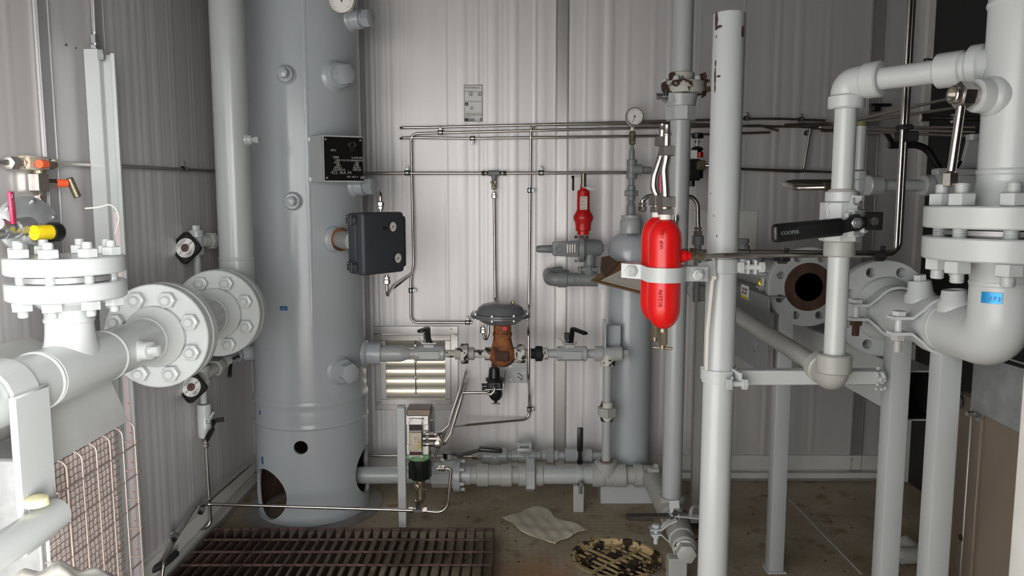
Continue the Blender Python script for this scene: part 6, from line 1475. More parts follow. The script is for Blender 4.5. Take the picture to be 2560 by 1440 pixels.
q = V((OX + .05, OY - .06, zs + .014)); part(sbk, 'clamp_bolt', MB().hexp(q, (0, -1, 0), .026, .012) if False else MB().hexp(q + V((-.026, .0, 0)), (1, 0, 0), .025, .014).cyl(q + V((-.014, 0, 0)), q + V((.03, 0, 0)), .0075, 12).hexp(q + V((.026, 0, 0)), (1, 0, 0), .025, .014).box(q + V((.0, .02, 0)), (.006, .05, .034), None, .001).box(q + V((.018, .02, 0)), (.006, .05, .036), None, .001), m_greylt)
# hanging cable tie
zt0 = at(1775, 642, 1.93).z
ti = thing('cable_tie', 'white nylon cable tie hanging down the tall post', 'cable tie', at(1772, 930, 1.93))
part(ti, 'tail', MB().strip([at(1783, 640, OY - OR - .005), at(1786, 690, OY - OR - .008), at(1780, 705, OY - OR - .012), at(1768, 830, OY - OR - .004), at(1765, 925, OY - OR + .002)], V((.008, 0, 0)), V((0, -.0014, 0))), m_tie)
part(ti, 'head', MB().box(at(1785, 694, OY - OR - .012), (.014, .008, .01), None, .002), m_tie)

# lower post clamp and cross bar to the first leg
LEGX, LEGY1, LEGY2 = 1.0, 1.985, 1.765
zb_ = oz(940)
xb = thing('cross_bar', 'white square cross bar clamped to the tall post and welded to the pipe leg', 'bar', (OX + .1, OY - .02, zb_ - .03))
pl = [V((OX + (OR + .001) * math.cos(R(a)), OY + (OR + .001) * math.sin(R(a)), zb_ + .004)) for a in range(190, 320, 10)]
part(xb, 'front_band', MB().strip(pl + [V((OX + .02, OY - .066, zb_ - .004))], V((0, 0, .034)), [V((p.x - OX, p.y - OY, 0)).normalized() * .006 for p in pl] + [V((-.006, 0, 0))]), m_greylt)
pl = [V((OX + (OR + .001) * math.cos(R(a)), OY + (OR + .001) * math.sin(R(a)), zb_ + .01)) for a in range(190, -60, -12)]
part(xb, 'rear_band', MB().strip(pl + [V((OX + .038, OY - .06, zb_ + .004))], V((0, 0, .034)), [V((p.x - OX, p.y - OY, 0)).normalized() * .006 for p in pl] + [V((.006, 0, 0))]), m_greylt)
q = V((OX + .006, OY - .064, zb_ - .006)); part(xb, 'clamp_bolt', MB().hexp(q + V((-.004, 0, 0)), (1, 0, 0), .026, .014).cyl(q, q + V((.05, 0, 0)), .0075, 12).hexp(q + V((.036, 0, 0)), (1, 0, 0), .026, .014), m_greylt)
xe = LEGX - .03; x0b = OX + OR + .012
part(xb, 'bar', MB().box(((x0b + xe) / 2, OY - .005, zb_), (xe - x0b, .038, .038), None, .003), m_greylt)
wd = MB()
for k in range(14): wd.sphere(V((xe - .008 + random.uniform(-.016, .008), OY - .026, zb_ + random.uniform(-.03, .03))), random.uniform(.004, .008), n=8)
part(xb, 'weld_spatter', wd, m_greylt, kind='stuff')

# pressure regulator with black knob, behind
kr = thing('knob_regulator', 'small black air regulator with knob and red band between rear riser and post', 'regulator', at(1745, 470, 3.3))
kx = at(1742, 400, 3.3).x; kz = lambda py: at(1742, py, 3.3).z
part(kr, 'knob', MB().cyl((kx, 3.3, kz(346)), (kx, 3.3, kz(333)), .026, 20, .003), m_black); part(kr, 'stem', MB().cyl((kx, 3.3, kz(366)), (kx, 3.3, kz(345)), .005, 10).cyl((kx - .012, 3.3, kz(355)), (kx + .012, 3.3, kz(355)), .004, 8), m_zinc)
part(kr, 'bonnet', MB().lathe((kx, 3.3, kz(392)), (0, 0, 1), [(0, .016), (kz(378) - kz(392), .02), (kz(374) - kz(392), .026), (kz(370) - kz(392), .024), (kz(366) - kz(392), .012)], 20), m_black)
part(kr, 'red_band', MB().cyl((kx + .01, 3.29, kz(394)), (kx + .01, 3.29, kz(381)), .014, 16), m_redd, 'red band'); part(kr, 'label', MB().box((kx - .018, 3.275, kz(386)), (.026, .002, .032)), m_white)
part(kr, 'brass_block', MB().box((kx + .012, 3.28, kz(414)), (.036, .036, .04), None, .004), m_brassy); part(kr, 'body', MB().box((kx - .012, 3.3, kz(425)), (.05, .05, .09), None, .006).cyl((kx + .01, 3.3, kz(446)), (kx + .01, 3.3, kz(420)), .018, 16).cyl((kx - .02, 3.3, kz(466)), (kx - .02, 3.3, kz(440)), .014, 16), m_black)
vtube('knob_regulator_tube', 'short bright tube right of the black knob regulator', [(kx + .03, 3.26, kz(415)), at(1790, 414, 3.24)], .008)
# bent tubes with nuts either side of the rear riser
for lab, pts, nutp, Y in (('bent stainless tube left of the rear riser behind the bottles', ((1605, 522), (1607, 500), (1620, 490), (1680, 489)), (1606, 530), 2.95), ('bent stainless tube right of the rear riser ending in a grey boss', ((1745, 570), (1744, 510), (1732, 492), (1680, 489)), (1745, 578), 2.95)):
    t = thing('bent_tube', lab, 'tube', at(nutp[0], nutp[1], Y)); part(t, 'tube', MB().tube([at(a, b, Y) for a, b in pts], .0085, .04, 12), m_steel)
    mb = MB(); c = at(nutp[0], nutp[1], Y); tubefit(mb, c - V((0, 0, .02)) if nutp[0] > 1700 else c, (0, 0, 1) if nutp[0] < 1700 else (0, 0, 1), .016); part(t, 'tube_fitting', mb, m_steel2)
c = at(1745, 600, 2.95); solo('boss_cap', 'grey coupling below the bent tube right of the rear riser', 'coupling', MB().cyl(c - V((0, 0, .02)), c + V((0, 0, .018)), .022, 18, .003).cyl(V((c.x, c.y + .005, .915)), c - V((0, 0, .018)), .014, 14), m_reg)
c = at(1690, 548, 2.765); solo('vent_nipple', 'small steel vent nipple right of the front red bottle', 'nipple', MB().lathe(c - V((0, 0, .03)), (0, 0, 1), [(0, .006), (.02, .006), (.024, .009), (.036, .009), (.038, .006), (.046, .006), (.046, 0)], 12), m_steel2)

# ------------------------------------------------------------------ right hand pipe: elbow, flanges, open end
SX, SZ, SR = 1.0, 1.015, .059
FD1, FD2, SVY = 2.573, 2.079, 1.556
op = thing('outlet_pipe', 'pale grey pipe with big elbow and bolted flange pair at the right edge', 'pipe', (SX, SVY, 0))
sz_ = lambda py: at(2511, py, SVY).z
zL0, zL1, zU0, zU1 = sz_(648), sz_(592), sz_(570), sz_(515)
zw = sz_(708)
part(op, 'riser', MB().cyl((SX, SVY, zU1 + .03), (SX, SVY, ZC), SR, 40), m_greylt)
part(op, 'elbow', MB().tube([(SX, SVY, zw), (SX, SVY, SZ), (SX, SVY + .24, SZ)], SR + .001, .15, 44), m_greylt)
part(op, 'run_pipe', MB().cyl((SX, SVY + .15, SZ), (SX, FD2 - .09, SZ), SR, 40), m_greylt)
for (c, a) in (((SX, SVY, zw), (0, 0, 1)), ((SX, SVY + .17, SZ), (0, 1, 0)), ((SX, SVY, sz_(430)), (0, 0, 1)), ((SX, SVY, sz_(8)), (0, 0, 1))):
    wl = MB(); weld(wl, c, a, SR, .009); part(op, 'weld_bead', wl, m_greylt)
FR_ = .302
flange(op, (SX, SVY, zL1), (0, 0, -1), FR_, zL1 - zL0, SR * .8, m_greylt, neck=(SR * 1.35, SR, zL0 - zw), rf=SR * 1.5)
fu = flange(op, (SX, SVY, zU0), (0, 0, 1), FR_, zU1 - zU0, SR * .8, m_greylt, neck=(SR * 1.35, SR, .05), rf=SR * 1.5)
part(op, 'gasket', MB().lathe((SX, SVY, zL1 + .004), (0, 0, 1), [(0, SR), (0, SR * 1.9), (zU0 - zL1 - .008, SR * 1.9), (zU0 - zL1 - .008, SR)], 36, closed=True), m_alu_dull)
hs_ = (zU1 - zL0) / 2; bt2 = stud_mesh('stud_bolt', .0135, hs_, .045, .026, m_greylt, .018)
for q in ring_pts((SX, SVY, (zU1 + zL0) / 2), (0, 0, 1), FR_ / 2 - .033, 8, .28):
    inst(fu, 'stud_bolt', bt2, place(q, (0, 0, 1))); inst(fu, 'stud_bolt', bt2, place(q, (0, 0, -1)))
flange(op, (SX, FD2, SZ), (0, -1, 0), .262, .034, SR * .8, m_greylt, neck=(SR * 1.45, SR, .06), rf=SR * 1.45, holes=8, bc=.105, hr=.0135, a0=math.pi / 8, name='open_flange')
for (y, L, plug) in ((1.845, .04, True), (1.70, .034, False)):
    p = V((SX - .01, y, SZ + SR - .004)); r = .028; mb = MB().lathe(p - V((0, 0, .01)), (-.1, 0, 1), [(0, r * 1.35), (.018, r * 1.25), (.024, r * 1.05), (.01 + L, r * .92), (.012 + L, r * .85)] + ([] if plug else [(.012 + L, r * .6), (.005, r * .6), (.005, 0)]), 24)
    o = part(op, 'threaded_outlet', mb, m_greylt)
    if plug: part(op, 'hex_plug', MB().hexp(p + V((-.004, 0, L)), (-.1, 0, 1), .026, .016), m_greylt)
    else: part(op, 'outlet_bore', MB().lathe(p + V((-.004, 0, L - .004)), (-.1, 0, 1), [(0, r * .6), (.002, r * .6), (.002, 0)], 18), m_pit)
ft_ = V((SX - SR - .0008, SVY + .0, at(2478, 745, 1.5).z)); d = ray(2478, 745); 
A = d.x ** 2 + d.y ** 2; Bq = -2 * (d.x * SX + d.y * SVY); Cq = SX ** 2 + SVY ** 2 - (SR + .003) ** 2; t_ = (-Bq - math.sqrt(max(0, Bq * Bq - 4 * A * Cq))) / (2 * A); ft_ = V((0, 0, EYE)) + d * t_
n = V((ft_.x - SX, ft_.y - SVY, 0)).normalized(); a0 = math.atan2(n.y, n.x)
vs = []; 
for k in range(7):
    th = a0 + (k - 3) * .1
    for zo in (-.011, .011): vs.append(V((SX + (SR + .004) * math.cos(th), SVY + (SR + .004) * math.sin(th), ft_.z + zo)))
tgo = part(op, 'foil_tag', MB().add(vs, [(2 * k, 2 * k + 2, 2 * k + 3, 2 * k + 1) for k in range(6)]), m_blue2, 'bright blue foil tag')
text(tgo, 'tag_lettering', '1 7 2', ft_ + n * .0025 + V((-.006, 0, -.005)), V((-n.y, n.x, 0)), (0, 0, 1), .011, m_blue)
# instrument nozzle with stainless fitting
bo = at(2440, 240, SVY - .02); bdir = V((-1, -.12, .02)).normalized(); p0 = V((SX, SVY, bo.z)) + bdir * (SR - .004)
boss(op, p0, bdir, .034, .034, .03, .01, m_greylt, plug=False)
tf = thing('thermowell_fitting', 'stainless hex fitting with open port on the right riser', 'fitting', p0 + bdir * .05 - V((0, 0, .03)))
mb = MB(); mb.cyl(p0 + bdir * .03, p0 + bdir * .05, .02, 16); mb.hexp(p0 + bdir * .046, bdir, .046, .026, None, .3); part(tf, 'hex_body', mb, m_steel2)
part(tf, 'open_port', MB().lathe(p0 + bdir * .07, bdir, [(0, .018), (.012, .018), (.014, .016), (.014, .012), (.004, .012), (.004, 0)], 20), m_steel2)
q0 = p0 + bdir * .062 - V((0, 0, .02)); q1 = at(2354, 448, q0.y)
q1 = V((q0.x - .012, q0.y, q1.z))
vtube('thermowell_tube', 'straight bright steel tube hanging from the hex fitting above the big flange', [q0, q1], .0085, n=14)
solo('tube_end_nut', 'steel hex nut on the lower end of the hanging tube', 'nut', MB().hexp(q1 - V((0, 0, .014)), (0, 0, 1), .026, .026).lathe(q1 + V((0, 0, .01)), (0, 0, 1), [(0, .012), (.006, .009)], 12), m_steel2)

# clamps and square legs
def leg(label, y, x=SX, top=None):
    zt = SZ - SR + .004 if top is None else top
    t = thing('support_post', label, 'support post', (x, y, 0)); part(t, 'square_tube', MB().box((x, y, zt / 2 - .002), (.051, .051, zt - .004), None, .004, 2), m_grey); part(t, 'foot_plate', MB().box((x, y, .004), (.066, .066, .008), None, .001), m_grey); return t
leg('pale square steel post joined to the cross bar under the right pipe', LEGY1, SX + .012); leg('nearest pale square steel post under the big elbow', LEGY2, SX + .014)
def uclamp(label, y, rust=None, X=SX, Z=SZ, r=SR, mt=m_greylt, gap=.015):
    t = thing('pipe_clamp', label, 'clamp', (X - .1, y, Z - r)); rr_ = r + .002; w_ = V((0, .036, 0))
    for s in (1, -1):
        arc = [V((X + rr_ * math.cos(R(a)), y, Z + s * rr_ * math.sin(R(a)))) for a in range(0, 156, 12)]
        nr = [V((p.x - X, 0, p.z - Z)).normalized() * .007 for p in arc]
        ex = [V((X - r - .018, y, Z + s * gap)), V((X - r - .062, y, Z + s * gap))]
        part(t, ('upper_half' if s > 0 else 'lower_half'), MB().strip(arc + ex, w_, nr + [V((0, 0, s * .007))] * 2), mt)
    q = V((X - r - .042, y, Z + gap + .007)); m1 = rust or mt
    part(t, 'bolt', MB().hexp(q, (0, 0, 1), .028, .012).cyl(q - V((0, 0, .075)), q, .0085, 12), mt)
    part(t, 'nut', MB().hexp(q - V((0, 0, gap * 2 + .028)), (0, 0, 1), .028, .014).cyl(q - V((0, 0, gap * 2 + .055)), q - V((0, 0, gap * 2 + .028)), .009, 12), m1)
    return t
uclamp('pipe clamp with rusty copper coloured nut behind the bridle pipe', LEGY1, m_rustd); uclamp('pale pipe clamp on the right pipe above the nearest leg', LEGY2, m_greyd)

# far pipe behind the missing spool
fp_ = thing('far_pipe', 'grey pipe with rusty open flange behind the bridle valve', 'pipe', (SX, FD1, 0))
flange(fp_, (SX, FD1 - .0, SZ), (0, 1, 0), .27, .034, .054, m_grey, neck=(SR * 1.45, SR, .06), rf=None, holes=8, bc=.104, hr=.0138, a0=math.pi / 8)
part(fp_, 'rusty_face', MB().lathe((SX, FD1 - .004, SZ), (0, 1, 0), [(0, .048), (0, .08), (.006, .083), (.006, .048)], 40, closed=True), m_rustd, 'rusty raised face')
part(fp_, 'bore', MB().lathe((SX, FD1, SZ), (0, 1, 0), [(0, .0535), (.3, .0535), (.3, 0), (.302, 0), (.302, .0538), (0, .0538)], 32), m_pit)
part(fp_, 'run_pipe', MB().cyl((SX, FD1 + .09, SZ), (SX, YB - .02, SZ), SR, 36), m_grey)
for (px, py, Y, r, L, plug) in ((1857, 625, 3.2, .03, .05, True), (1888, 636, 3.02, .026, .04, False)):
    x = SX - .0; p = V((at(px, py, Y).x, Y, SZ + SR - .004)); p.x = SX - .02 if abs(p.x - SX) > .05 else p.x
    part(fp_, 'threaded_outlet', MB().lathe(p - V((0, 0, .01)), (0, 0, 1), [(0, r * 1.4), (.02, r * 1.25), (.03, r), (.01 + L, r * .9), (.012 + L, 0)], 22), m_reg)
    if plug: part(fp_, 'hex_plug', MB().cyl(p + V((0, 0, L)), p + V((0, 0, L + .01)), .02, 16).hexp(p + V((0, 0, L + .008)), (0, 0, 1), .042, .02), m_reg)
uclamp('small pipe clamp on the far pipe left of the rusty flange', FD1 + .16, m_greyd, mt=m_grey)
leg('rear square support post standing right of the tall open post', 2.6, at(1940, 1300, 2.6).x, at(1950, 770, 2.6).z)
q = at(1903, 708, 2.75); solo('brass_plug', 'small shiny brass plug under the far pipe clamp', 'plug', MB().lathe(q, (-.2, -1, .1), [(0, .016), (.012, .016), (.018, .01), (.019, 0)], 18).box(q + V((.0, -.02, 0)), (.024, .004, .006), M.Rotation(.6, 3, 'Y')), mat('shiny_brass', (232, 206, 80), .25, metal=.7))
sx2 = at(1738, 1200, 2.97).x; tp_ = thing('support_post', 'slim dark square post between rear riser and tall open post', 'support post', (sx2, 2.97, 0)); part(tp_, 'square_tube', MB().box((sx2, 2.97, .46), (.032, .032, .92), None, .003), m_greyd)
part(tp_, 'rubber_foot', MB().cyl((sx2, 2.97, 0), (sx2, 2.97, .02), .03, 14), m_rubber)
# side channel plate under the far pipe
chn = thing('skid_side_channel', 'grey folded side channel with slots under the far pipe', 'channel', (.85, 2.9, .7))
c_o = part(chn, 'web', MB().box((.862, 2.95, .85), (.006, .8, .27), None, .001), m_reg)
boolean(c_o, [MB().box((.862, 2.95, .87), (.05, .06, .09), None, .02, 3), MB().cyl((.8, 2.68, .8), (.9, 2.68, .8), .03, 24)])
part(chn, 'top_flange', MB().box((.89, 2.95, .982), (.06, .8, .006), None, .001), m_reg)
q = atx(1862, 730, .857); part(chn, 'label', MB().box(q, (.002, .09, .05)), m_white); part(chn, 'label_stripe', MB().box(q + V((-.0012, 0, -.02)), (.001, .09, .008)), m_yellow)
text(chn, 'label_lettering', 'CAUTION', q + V((-.0016, .03, .006)), (0, -1, 0), (0, 0, 1), .014, m_ink, .0003); text(chn, 'label_lettering', 'NO STEP', q + V((-.0016, .03, -.008)), (0, -1, 0), (0, 0, 1), .014, m_ink, .0003)

# ------------------------------------------------------------------ level bridle with ball valve
JX, JY, JR = .789, 1.85, .0252
jz = lambda py: at(2099, py, JY).z; js = lambda p: S_(p, JY, 505)
ZT = jz(208)
br_ = thing('bridle_pipe', 'white threaded bridle pipe with top and bottom elbows left of the right pipe', 'pipe', (JX, JY, jz(970)))
part(br_, 'upper_pipe', MB().cyl((JX, JY, jz(486)), (JX, JY, jz(260)), JR, 28), m_greylt)
part(br_, 'lower_pipe', MB().cyl((JX, JY, jz(890)), (JX, JY, jz(636)), JR, 28), m_greylt)
hd = V((SX - JX - .03, SVY - JY + .05, 0)).normalized(); EB = V((JX, JY, ZT))
part(br_, 'top_elbow', MB().tube([V((JX, JY, jz(262))), EB, EB + hd * .07], js(38), .05, 28), m_greylt)
part(br_, 'elbow_collar', MB().cyl((JX, JY, jz(273)), (JX, JY, jz(238)), js(43), 28, .004), m_greylt)
part(br_, 'elbow_collar', MB().cyl(EB + hd * .045, EB + hd * .085, js(43), 28, .004), m_greylt)
part(br_, 'cross_pipe', MB().cyl(EB + hd * .07, EB + hd * .24, JR, 28), m_greylt)
part(br_, 'reducing_tee', MB().cyl(EB + hd * .205, EB + hd * .26, .037, 26, .004).cyl(EB + hd * .258, EB + hd * .275, .033, 24).cyl(EB + hd * .27, EB + hd * .3, .044, 26, .006), m_greylt)
part(br_, 'weld_outlet', MB().lathe(V((SX, SVY, ZT)) - hd * .09, hd, [(0, .03), (.03, .034), (.06, .046)], 24), m_greylt)
ZB = jz(945)
part(br_, 'bottom_elbow', MB().tube([V((JX, JY, jz(900))), V((JX, JY, ZB)), V((JX - .0, JY + .08, ZB + .012))], js(38), .036, 28), m_greyd)
part(br_, 'elbow_collar', MB().cyl((JX, JY, jz(932)), (JX, JY, jz(884)), js(43), 28, .004), m_greyd)
fe = at(1742, 722, 3.22)
part(br_, 'sloping_pipe', MB().cyl((JX, JY + .05, ZB + .006), (fe.x + .0, fe.y, fe.z), JR, 26), m_greyd)
part(br_, 'elbow_rear_collar', MB().cyl((JX, JY + .055, ZB + .008), (JX - .001, JY + .09, ZB + .014), js(42), 26, .004), m_greyd)
q = (fe - V((JX, JY + .05, ZB))).normalized(); part(br_, 'far_coupling', MB().cyl(fe - q * .02, fe + q * .05, .042, 24, .004), m_grey)
bvv = thing('bridle_ball_valve', 'white ball valve with long black lever on the bridle pipe', 'valve', (JX, JY, jz(640)))
rv_ = js(47)
part(bvv, 'top_cap', MB().cyl((JX, JY, jz(506)), (JX, JY, jz(478)), js(41), 10, .003), m_greylt)
part(bvv, 'body', MB().hexp((JX, JY, jz(604)), (0, 0, 1), js(92), jz(504) - jz(604), .005, math.pi / 8, 8), m_greylt)
part(bvv, 'bottom_cap', MB().cyl((JX, JY, jz(641)), (JX, JY, jz(602)), js(39), 10, .003), m_greyd)
part(bvv, 'thread_tape', MB().lathe((JX, JY, jz(480)), (0, 0, 1), [(0, js(36)), (.004, js(33)), (.007, JR + .001)], 24), m_paper)
text(bvv, 'cast_lettering', 'NUTRON', V((JX - js(47) * .82, JY - js(47) * .55, jz(592))), (0, 0, 1), (-.7, .7, 0), .019, m_grey, .002)
sd = V((.55, -.83, 0)).normalized(); s0 = V((JX, JY, jz(557))) + sd * js(40)
part(bvv, 'stem_block', MB().box(s0 - sd * .004, (.05, .03, .066), M((V((sd.y * -1, sd.x, 0)), sd, V((0, 0, 1)))).transposed(), .004), m_greylt)
part(bvv, 'lock_tab', MB().prism([at(2118, 521, JY - .04), at(2143, 521, JY - .04), at(2157, 490, JY - .05), at(2130, 487, JY - .05)], (.001, .004, 0)), m_greylt)
part(bvv, 'tab_hole', MB().torus(at(2140, 503, JY - .046), (.2, -1, .1), .008, .0025, 16, 6), m_alu_dull)
for (px, py) in ((2116, 539), (2155, 574)): part(bvv, 'screw', MB().lathe(at(px, py, JY - .052), sd, [(0, .008), (.01, .008), (.01, .004), (.006, .004), (.006, 0)], 14), m_greylt)
sn = at(2138, 557, JY - .068); part(bvv, 'stem', MB().cyl(s0, sn + V((0, .004, 0)), .01, 14), m_zinc)
L0 = at(2205, 552, JY - .055); L1 = sn; L2 = at(2112, 566, JY - .072); L3 = at(1932, 584, JY - .13)
lv = MB(); lv.cyl(sn + V((0, .006, 0)), sn + V((0, -.004, 0)), .02, 20)
lv.strip([L1 + V((.012, 0, 0)), L2 + V((-.004, 0, 0)), L2 + (L3 - L2) * .2], V((0, 0, .03)), V((0, -.006, 0)))
lo_ = part(bvv, 'lever', lv, m_black)
gd = (L3 - L2).normalized(); gx = V((0, 0, 1)).cross(gd).normalized(); gz = gd.cross(gx)
part(lo_, 'grip', MB().box(L2 + (L3 - L2) * .52, ((L3 - L2).length * .97, .02, .042), M((gd, gx, gz)).transposed(), .009, 3), m_black)
text(lo_, 'grip_lettering', 'COOPER', L2 + (L3 - L2) * .88 + V((-.006, -.0145, -.005)), -gd, gz, .012, m_reg, .0006)
eye = part(lo_, 'locking_eye', MB().box(at(2182, 553, JY - .06), (.046, .006, .042), None, .002).strip([L1 + V((.008, 0, 0)), at(2165, 555, JY - .062)], V((0, 0, .026)), V((0, -.005, 0))), m_black)
boolean(eye, [MB().cyl(at(2186, 553, JY - .1), at(2186, 553, JY + .0), .0095, 20)])
part(bvv, 'stem_nut', MB().hexp(sn + V((0, -.003, 0)), (0, -1, 0), .024, .01).cyl(sn + V((0, -.01, 0)), sn + V((0, -.016, 0)), .006, 12), m_zinc)

# branch behind: nipple, tee, valve with cranked black lever
NY_ = 2.42
nz_ = lambda px, py: at(px, py, NY_)
nt = thing('branch_nipple', 'upright grey nipple and tee behind the bridle pipe', 'pipe', nz_(2148, 490))
x_ = nz_(2149, 400).x; 
part(nt, 'nipple', MB().cyl((x_, NY_, nz_(0, 425).z), (x_, NY_, nz_(0, 312).z), S_(13.5, NY_, 505), 20), m_greylt)
part(nt, 'thread_end', MB().cyl((x_, NY_, nz_(0, 316).z), (x_, NY_, nz_(0, 304).z), S_(14.5, NY_, 505), 20), mat('olive_dope', (120, 116, 78), .6))
part(nt, 'thread', MB().cyl((x_, NY_, nz_(0, 430).z), (x_, NY_, nz_(0, 422).z), S_(11.5, NY_, 505), 18), m_rustd)
part(nt, 'tee_collar', MB().cyl((x_, NY_, nz_(0, 450).z), (x_, NY_, nz_(0, 427).z), S_(22, NY_, 505), 22, .003), m_grey)
part(nt, 'tee_body', MB().cyl((x_, NY_, nz_(0, 482).z), (x_, NY_, nz_(0, 448).z), S_(22, NY_, 505), 22, .004), m_grey)
zc = nz_(0, 464).z; xe_ = nz_(2320, 464).x
part(nt, 'side_collar', MB().cyl((x_ + .01, NY_ - .03, zc), (x_ + .058, NY_ - .02, zc), S_(25, NY_, 505), 22, .004), m_grey)
part(nt, 'branch_pipe', MB().cyl((x_ + .02, NY_ - .02, zc), (xe_, NY_ - .02, zc), S_(14, NY_, 505), 20), m_grey)
bh = thing('branch_ball_valve', 'grey ball valve with cranked black lever behind the big flange', 'valve', nz_(2360, 495))
part(bh, 'valve_body', MB().cyl((xe_ - .03, NY_ - .02, zc), (xe_ + .0, NY_ - .02, zc), S_(27, NY_, 505), 22, .004).box((xe_ + .08, NY_ - .02, zc + .0), (.16, .065, .065), None, .01, 2).box((xe_ + .06, NY_ - .03, zc + .04), (.12, .04, .024), None, .004).cyl((xe_ + .15, NY_ - .02, zc), (XR - .001, NY_ - .02, zc), .02, 16), m_grey)
part(bh, 'lock_tab', MB().prism([nz_(2368, 428), nz_(2392, 428), nz_(2404, 402), nz_(2380, 402)], (0, .005, 0)), m_greylt)
part(bh, 'lever', MB().tube([nz_(2222, 363), nz_(2290, 362), nz_(2318, 372), nz_(2350, 425), nz_(2362, 440)], .011, .05, 12), m_black)
part(bh, 'lever_bracket', MB().prism([nz_(2212, 333), nz_(2226, 336), nz_(2240, 356), nz_(2226, 356)], (0, .01, 0)), m_black)
part(bh, 'latch', MB().prism([nz_(2380, 425), nz_(2400, 400), nz_(2406, 404), nz_(2392, 428)], (0, .01, 0)), m_black)
part(bh, 'tall_lug', MB().prism([nz_(2404, 430), nz_(2424, 350), nz_(2450, 350), nz_(2450, 430)], (0, .02, 0)).cyl(nz_(2432, 350), nz_(2432, 336), .02, 16), m_grey)
vtube('hairpin_tube', 'stainless hairpin tube left of the bridle pipe', [nz_(2085, 455), nz_(1985, 455), nz_(1958, 459), at(1990, 470, NY_ - .1), at(2062, 468, NY_ - .14)], .0085, bend=.03, n=12)
solo('hairpin_nut', 'brass nut where the hairpin tube meets the bridle pipe', 'nut', MB().hexp(at(2060, 468, NY_ - .14), (1, 0, 0), .024, .03), m_brassy)
solo('pipe_end_fitting', 'small dark hex fitting on the partition above the tubes', 'fitting', MB().cyl(at(2306, 152, 2.6), V((XR - .001, 2.6, at(2345, 156, 2.6).z)), .007, 12).sphere(at(2318, 154, 2.6), .012).hexp(at(2330, 155, 2.6), (1, 0, 0), .02, .02), m_steel2)
solo('pipe_end_fitting', 'small dark fitting on the thick tube behind the right riser pair', 'fitting', MB().cyl(at(2306, 294, 2.7), V((XR - .001, 2.7, at(2450, 300, 2.7).z)), .009, 12).hexp(at(2300, 294, 2.7), (1, 0, 0), .026, .03).hexp(at(2380, 296, 2.7), (1, 0, 0), .03, .03), m_steel2)

# ------------------------------------------------------------------ sheet metal at the lower right
pn = thing('sheet_cabinet', 'brown stained sheet metal cabinet side at the lower right', 'cabinet', (1.13, 1.6, 0))
XP = 1.12; zt = atx(2440, 1000, XP).z
ye = atx(2398, 1000, XP).y
part(pn, 'side_panel', MB().box((XP + .005, (ye + .9) / 2, zt / 2), (.006, ye - .9, zt), None, .001), m_tan)
part(pn, 'corner_post', MB().box((XP + .02, ye + .004, zt / 2), (.03, .03, zt), None, .002), m_alu_dull)
y1_ = atx(2424, 1100, XP - .006).y; y2_ = atx(2450, 1100, XP - .006).y
part(pn, 'cover_strip', MB().box((XP - .002, (y1_ + y2_) / 2, zt / 2), (.008, y1_ - y2_, zt), None, .001), m_tan)
part(pn, 'seam_edge', MB().box((XP - .004, y1_, zt / 2), (.008, .005, zt), None, .001), m_alu)
for (px, py) in ((2396, 1002), (2448, 1034)):
    q = atx(px, py, XP - .004); part(pn, 'bolt', MB().cyl(q + V((.01, 0, 0)), q - V((.03, 0, 0)), .006, 10).cyl(q, q - V((.004, 0, 0)), .018, 16).hexp(q - V((.004, 0, 0)), (-1, 0, 0), .018, .01), m_zinc)
q = atx(2402, 1344, XP - .008); part(pn, 'hole', MB().lathe(q, (-1, 0, 0), [(0, .009), (.001, .009), (.001, 0)], 16), m_pit)
gd_ = thing('galvanised_duct', 'galvanised sheet duct above the brown cabinet', 'duct', (1.1, 1.5, zt))
A = atx(2428, 990, XP - .03); zt2 = atx(2428, 905, XP - .03).z
part(gd_, 'side', MB().prism([V((XP - .03, A.y, zt - .012)), V((XP - .03, A.y, zt2 + .02)), V((XP - .03, 1.0, zt2 + .04)), V((XP - .03, 1.0, zt + .03)), V((XP - .03, 1.5, zt - .02))], (.03, 0, 0)), m_galv)
part(gd_, 'top', MB().box((XP + .1, (A.y + 1.0) / 2, zt2 + .035), (.26, A.y - 1.0, .004), None), m_galv)
du = thing('hollow_rail', 'open rectangular hollow rail between the two square legs', 'rail', (1.1, 2.1, .5))
a = at(2274, 927, 2.06); b = at(2345, 1052, 2.06); fr = MB(); ringbox(fr, a.x, b.x, b.z, a.z, .004, 2.06, 3.47, .0005); part(du, 'tube', fr, m_greylt)
fr = MB(); ringbox(fr, a.x + .0045, b.x - .0045, b.z + .0045, a.z - .0045, .002, 2.064, 3.46, .0); part(du, 'painted_shade_liner', fr, m_dark)  # shade inside the rail, put in as a black liner
wp2 = thing('door_edge', 'bright white upright edge at the lower right corner', 'upright', (.8, 1.15, 0))
e0 = at(2549, 860, 1.15); part(wp2, 'upright', MB().box((e0.x + .075, 1.17, e0.z / 2), (.07, .06, e0.z), None, .008, 3), m_base)
fx2 = thing('floor_elbow', 'small grey pipe elbow on the floor behind the square legs', 'elbow', atz(2282, 1400))
c = atz(2285, 1415) + V((0, 0, .04)); part(fx2, 'bend', MB().tube([c + V((-.05, 0, .0)), c + V((.02, 0, .0)), c + V((.02, .1, .0))], .03, .03, 20), m_greyd); part(fx2, 'plug', MB().hexp(c + V((-.05, 0, 0)), (-1, 0, 0), .04, .02).sphere(c + V((.03, -.03, -.01)), .03), m_grey)

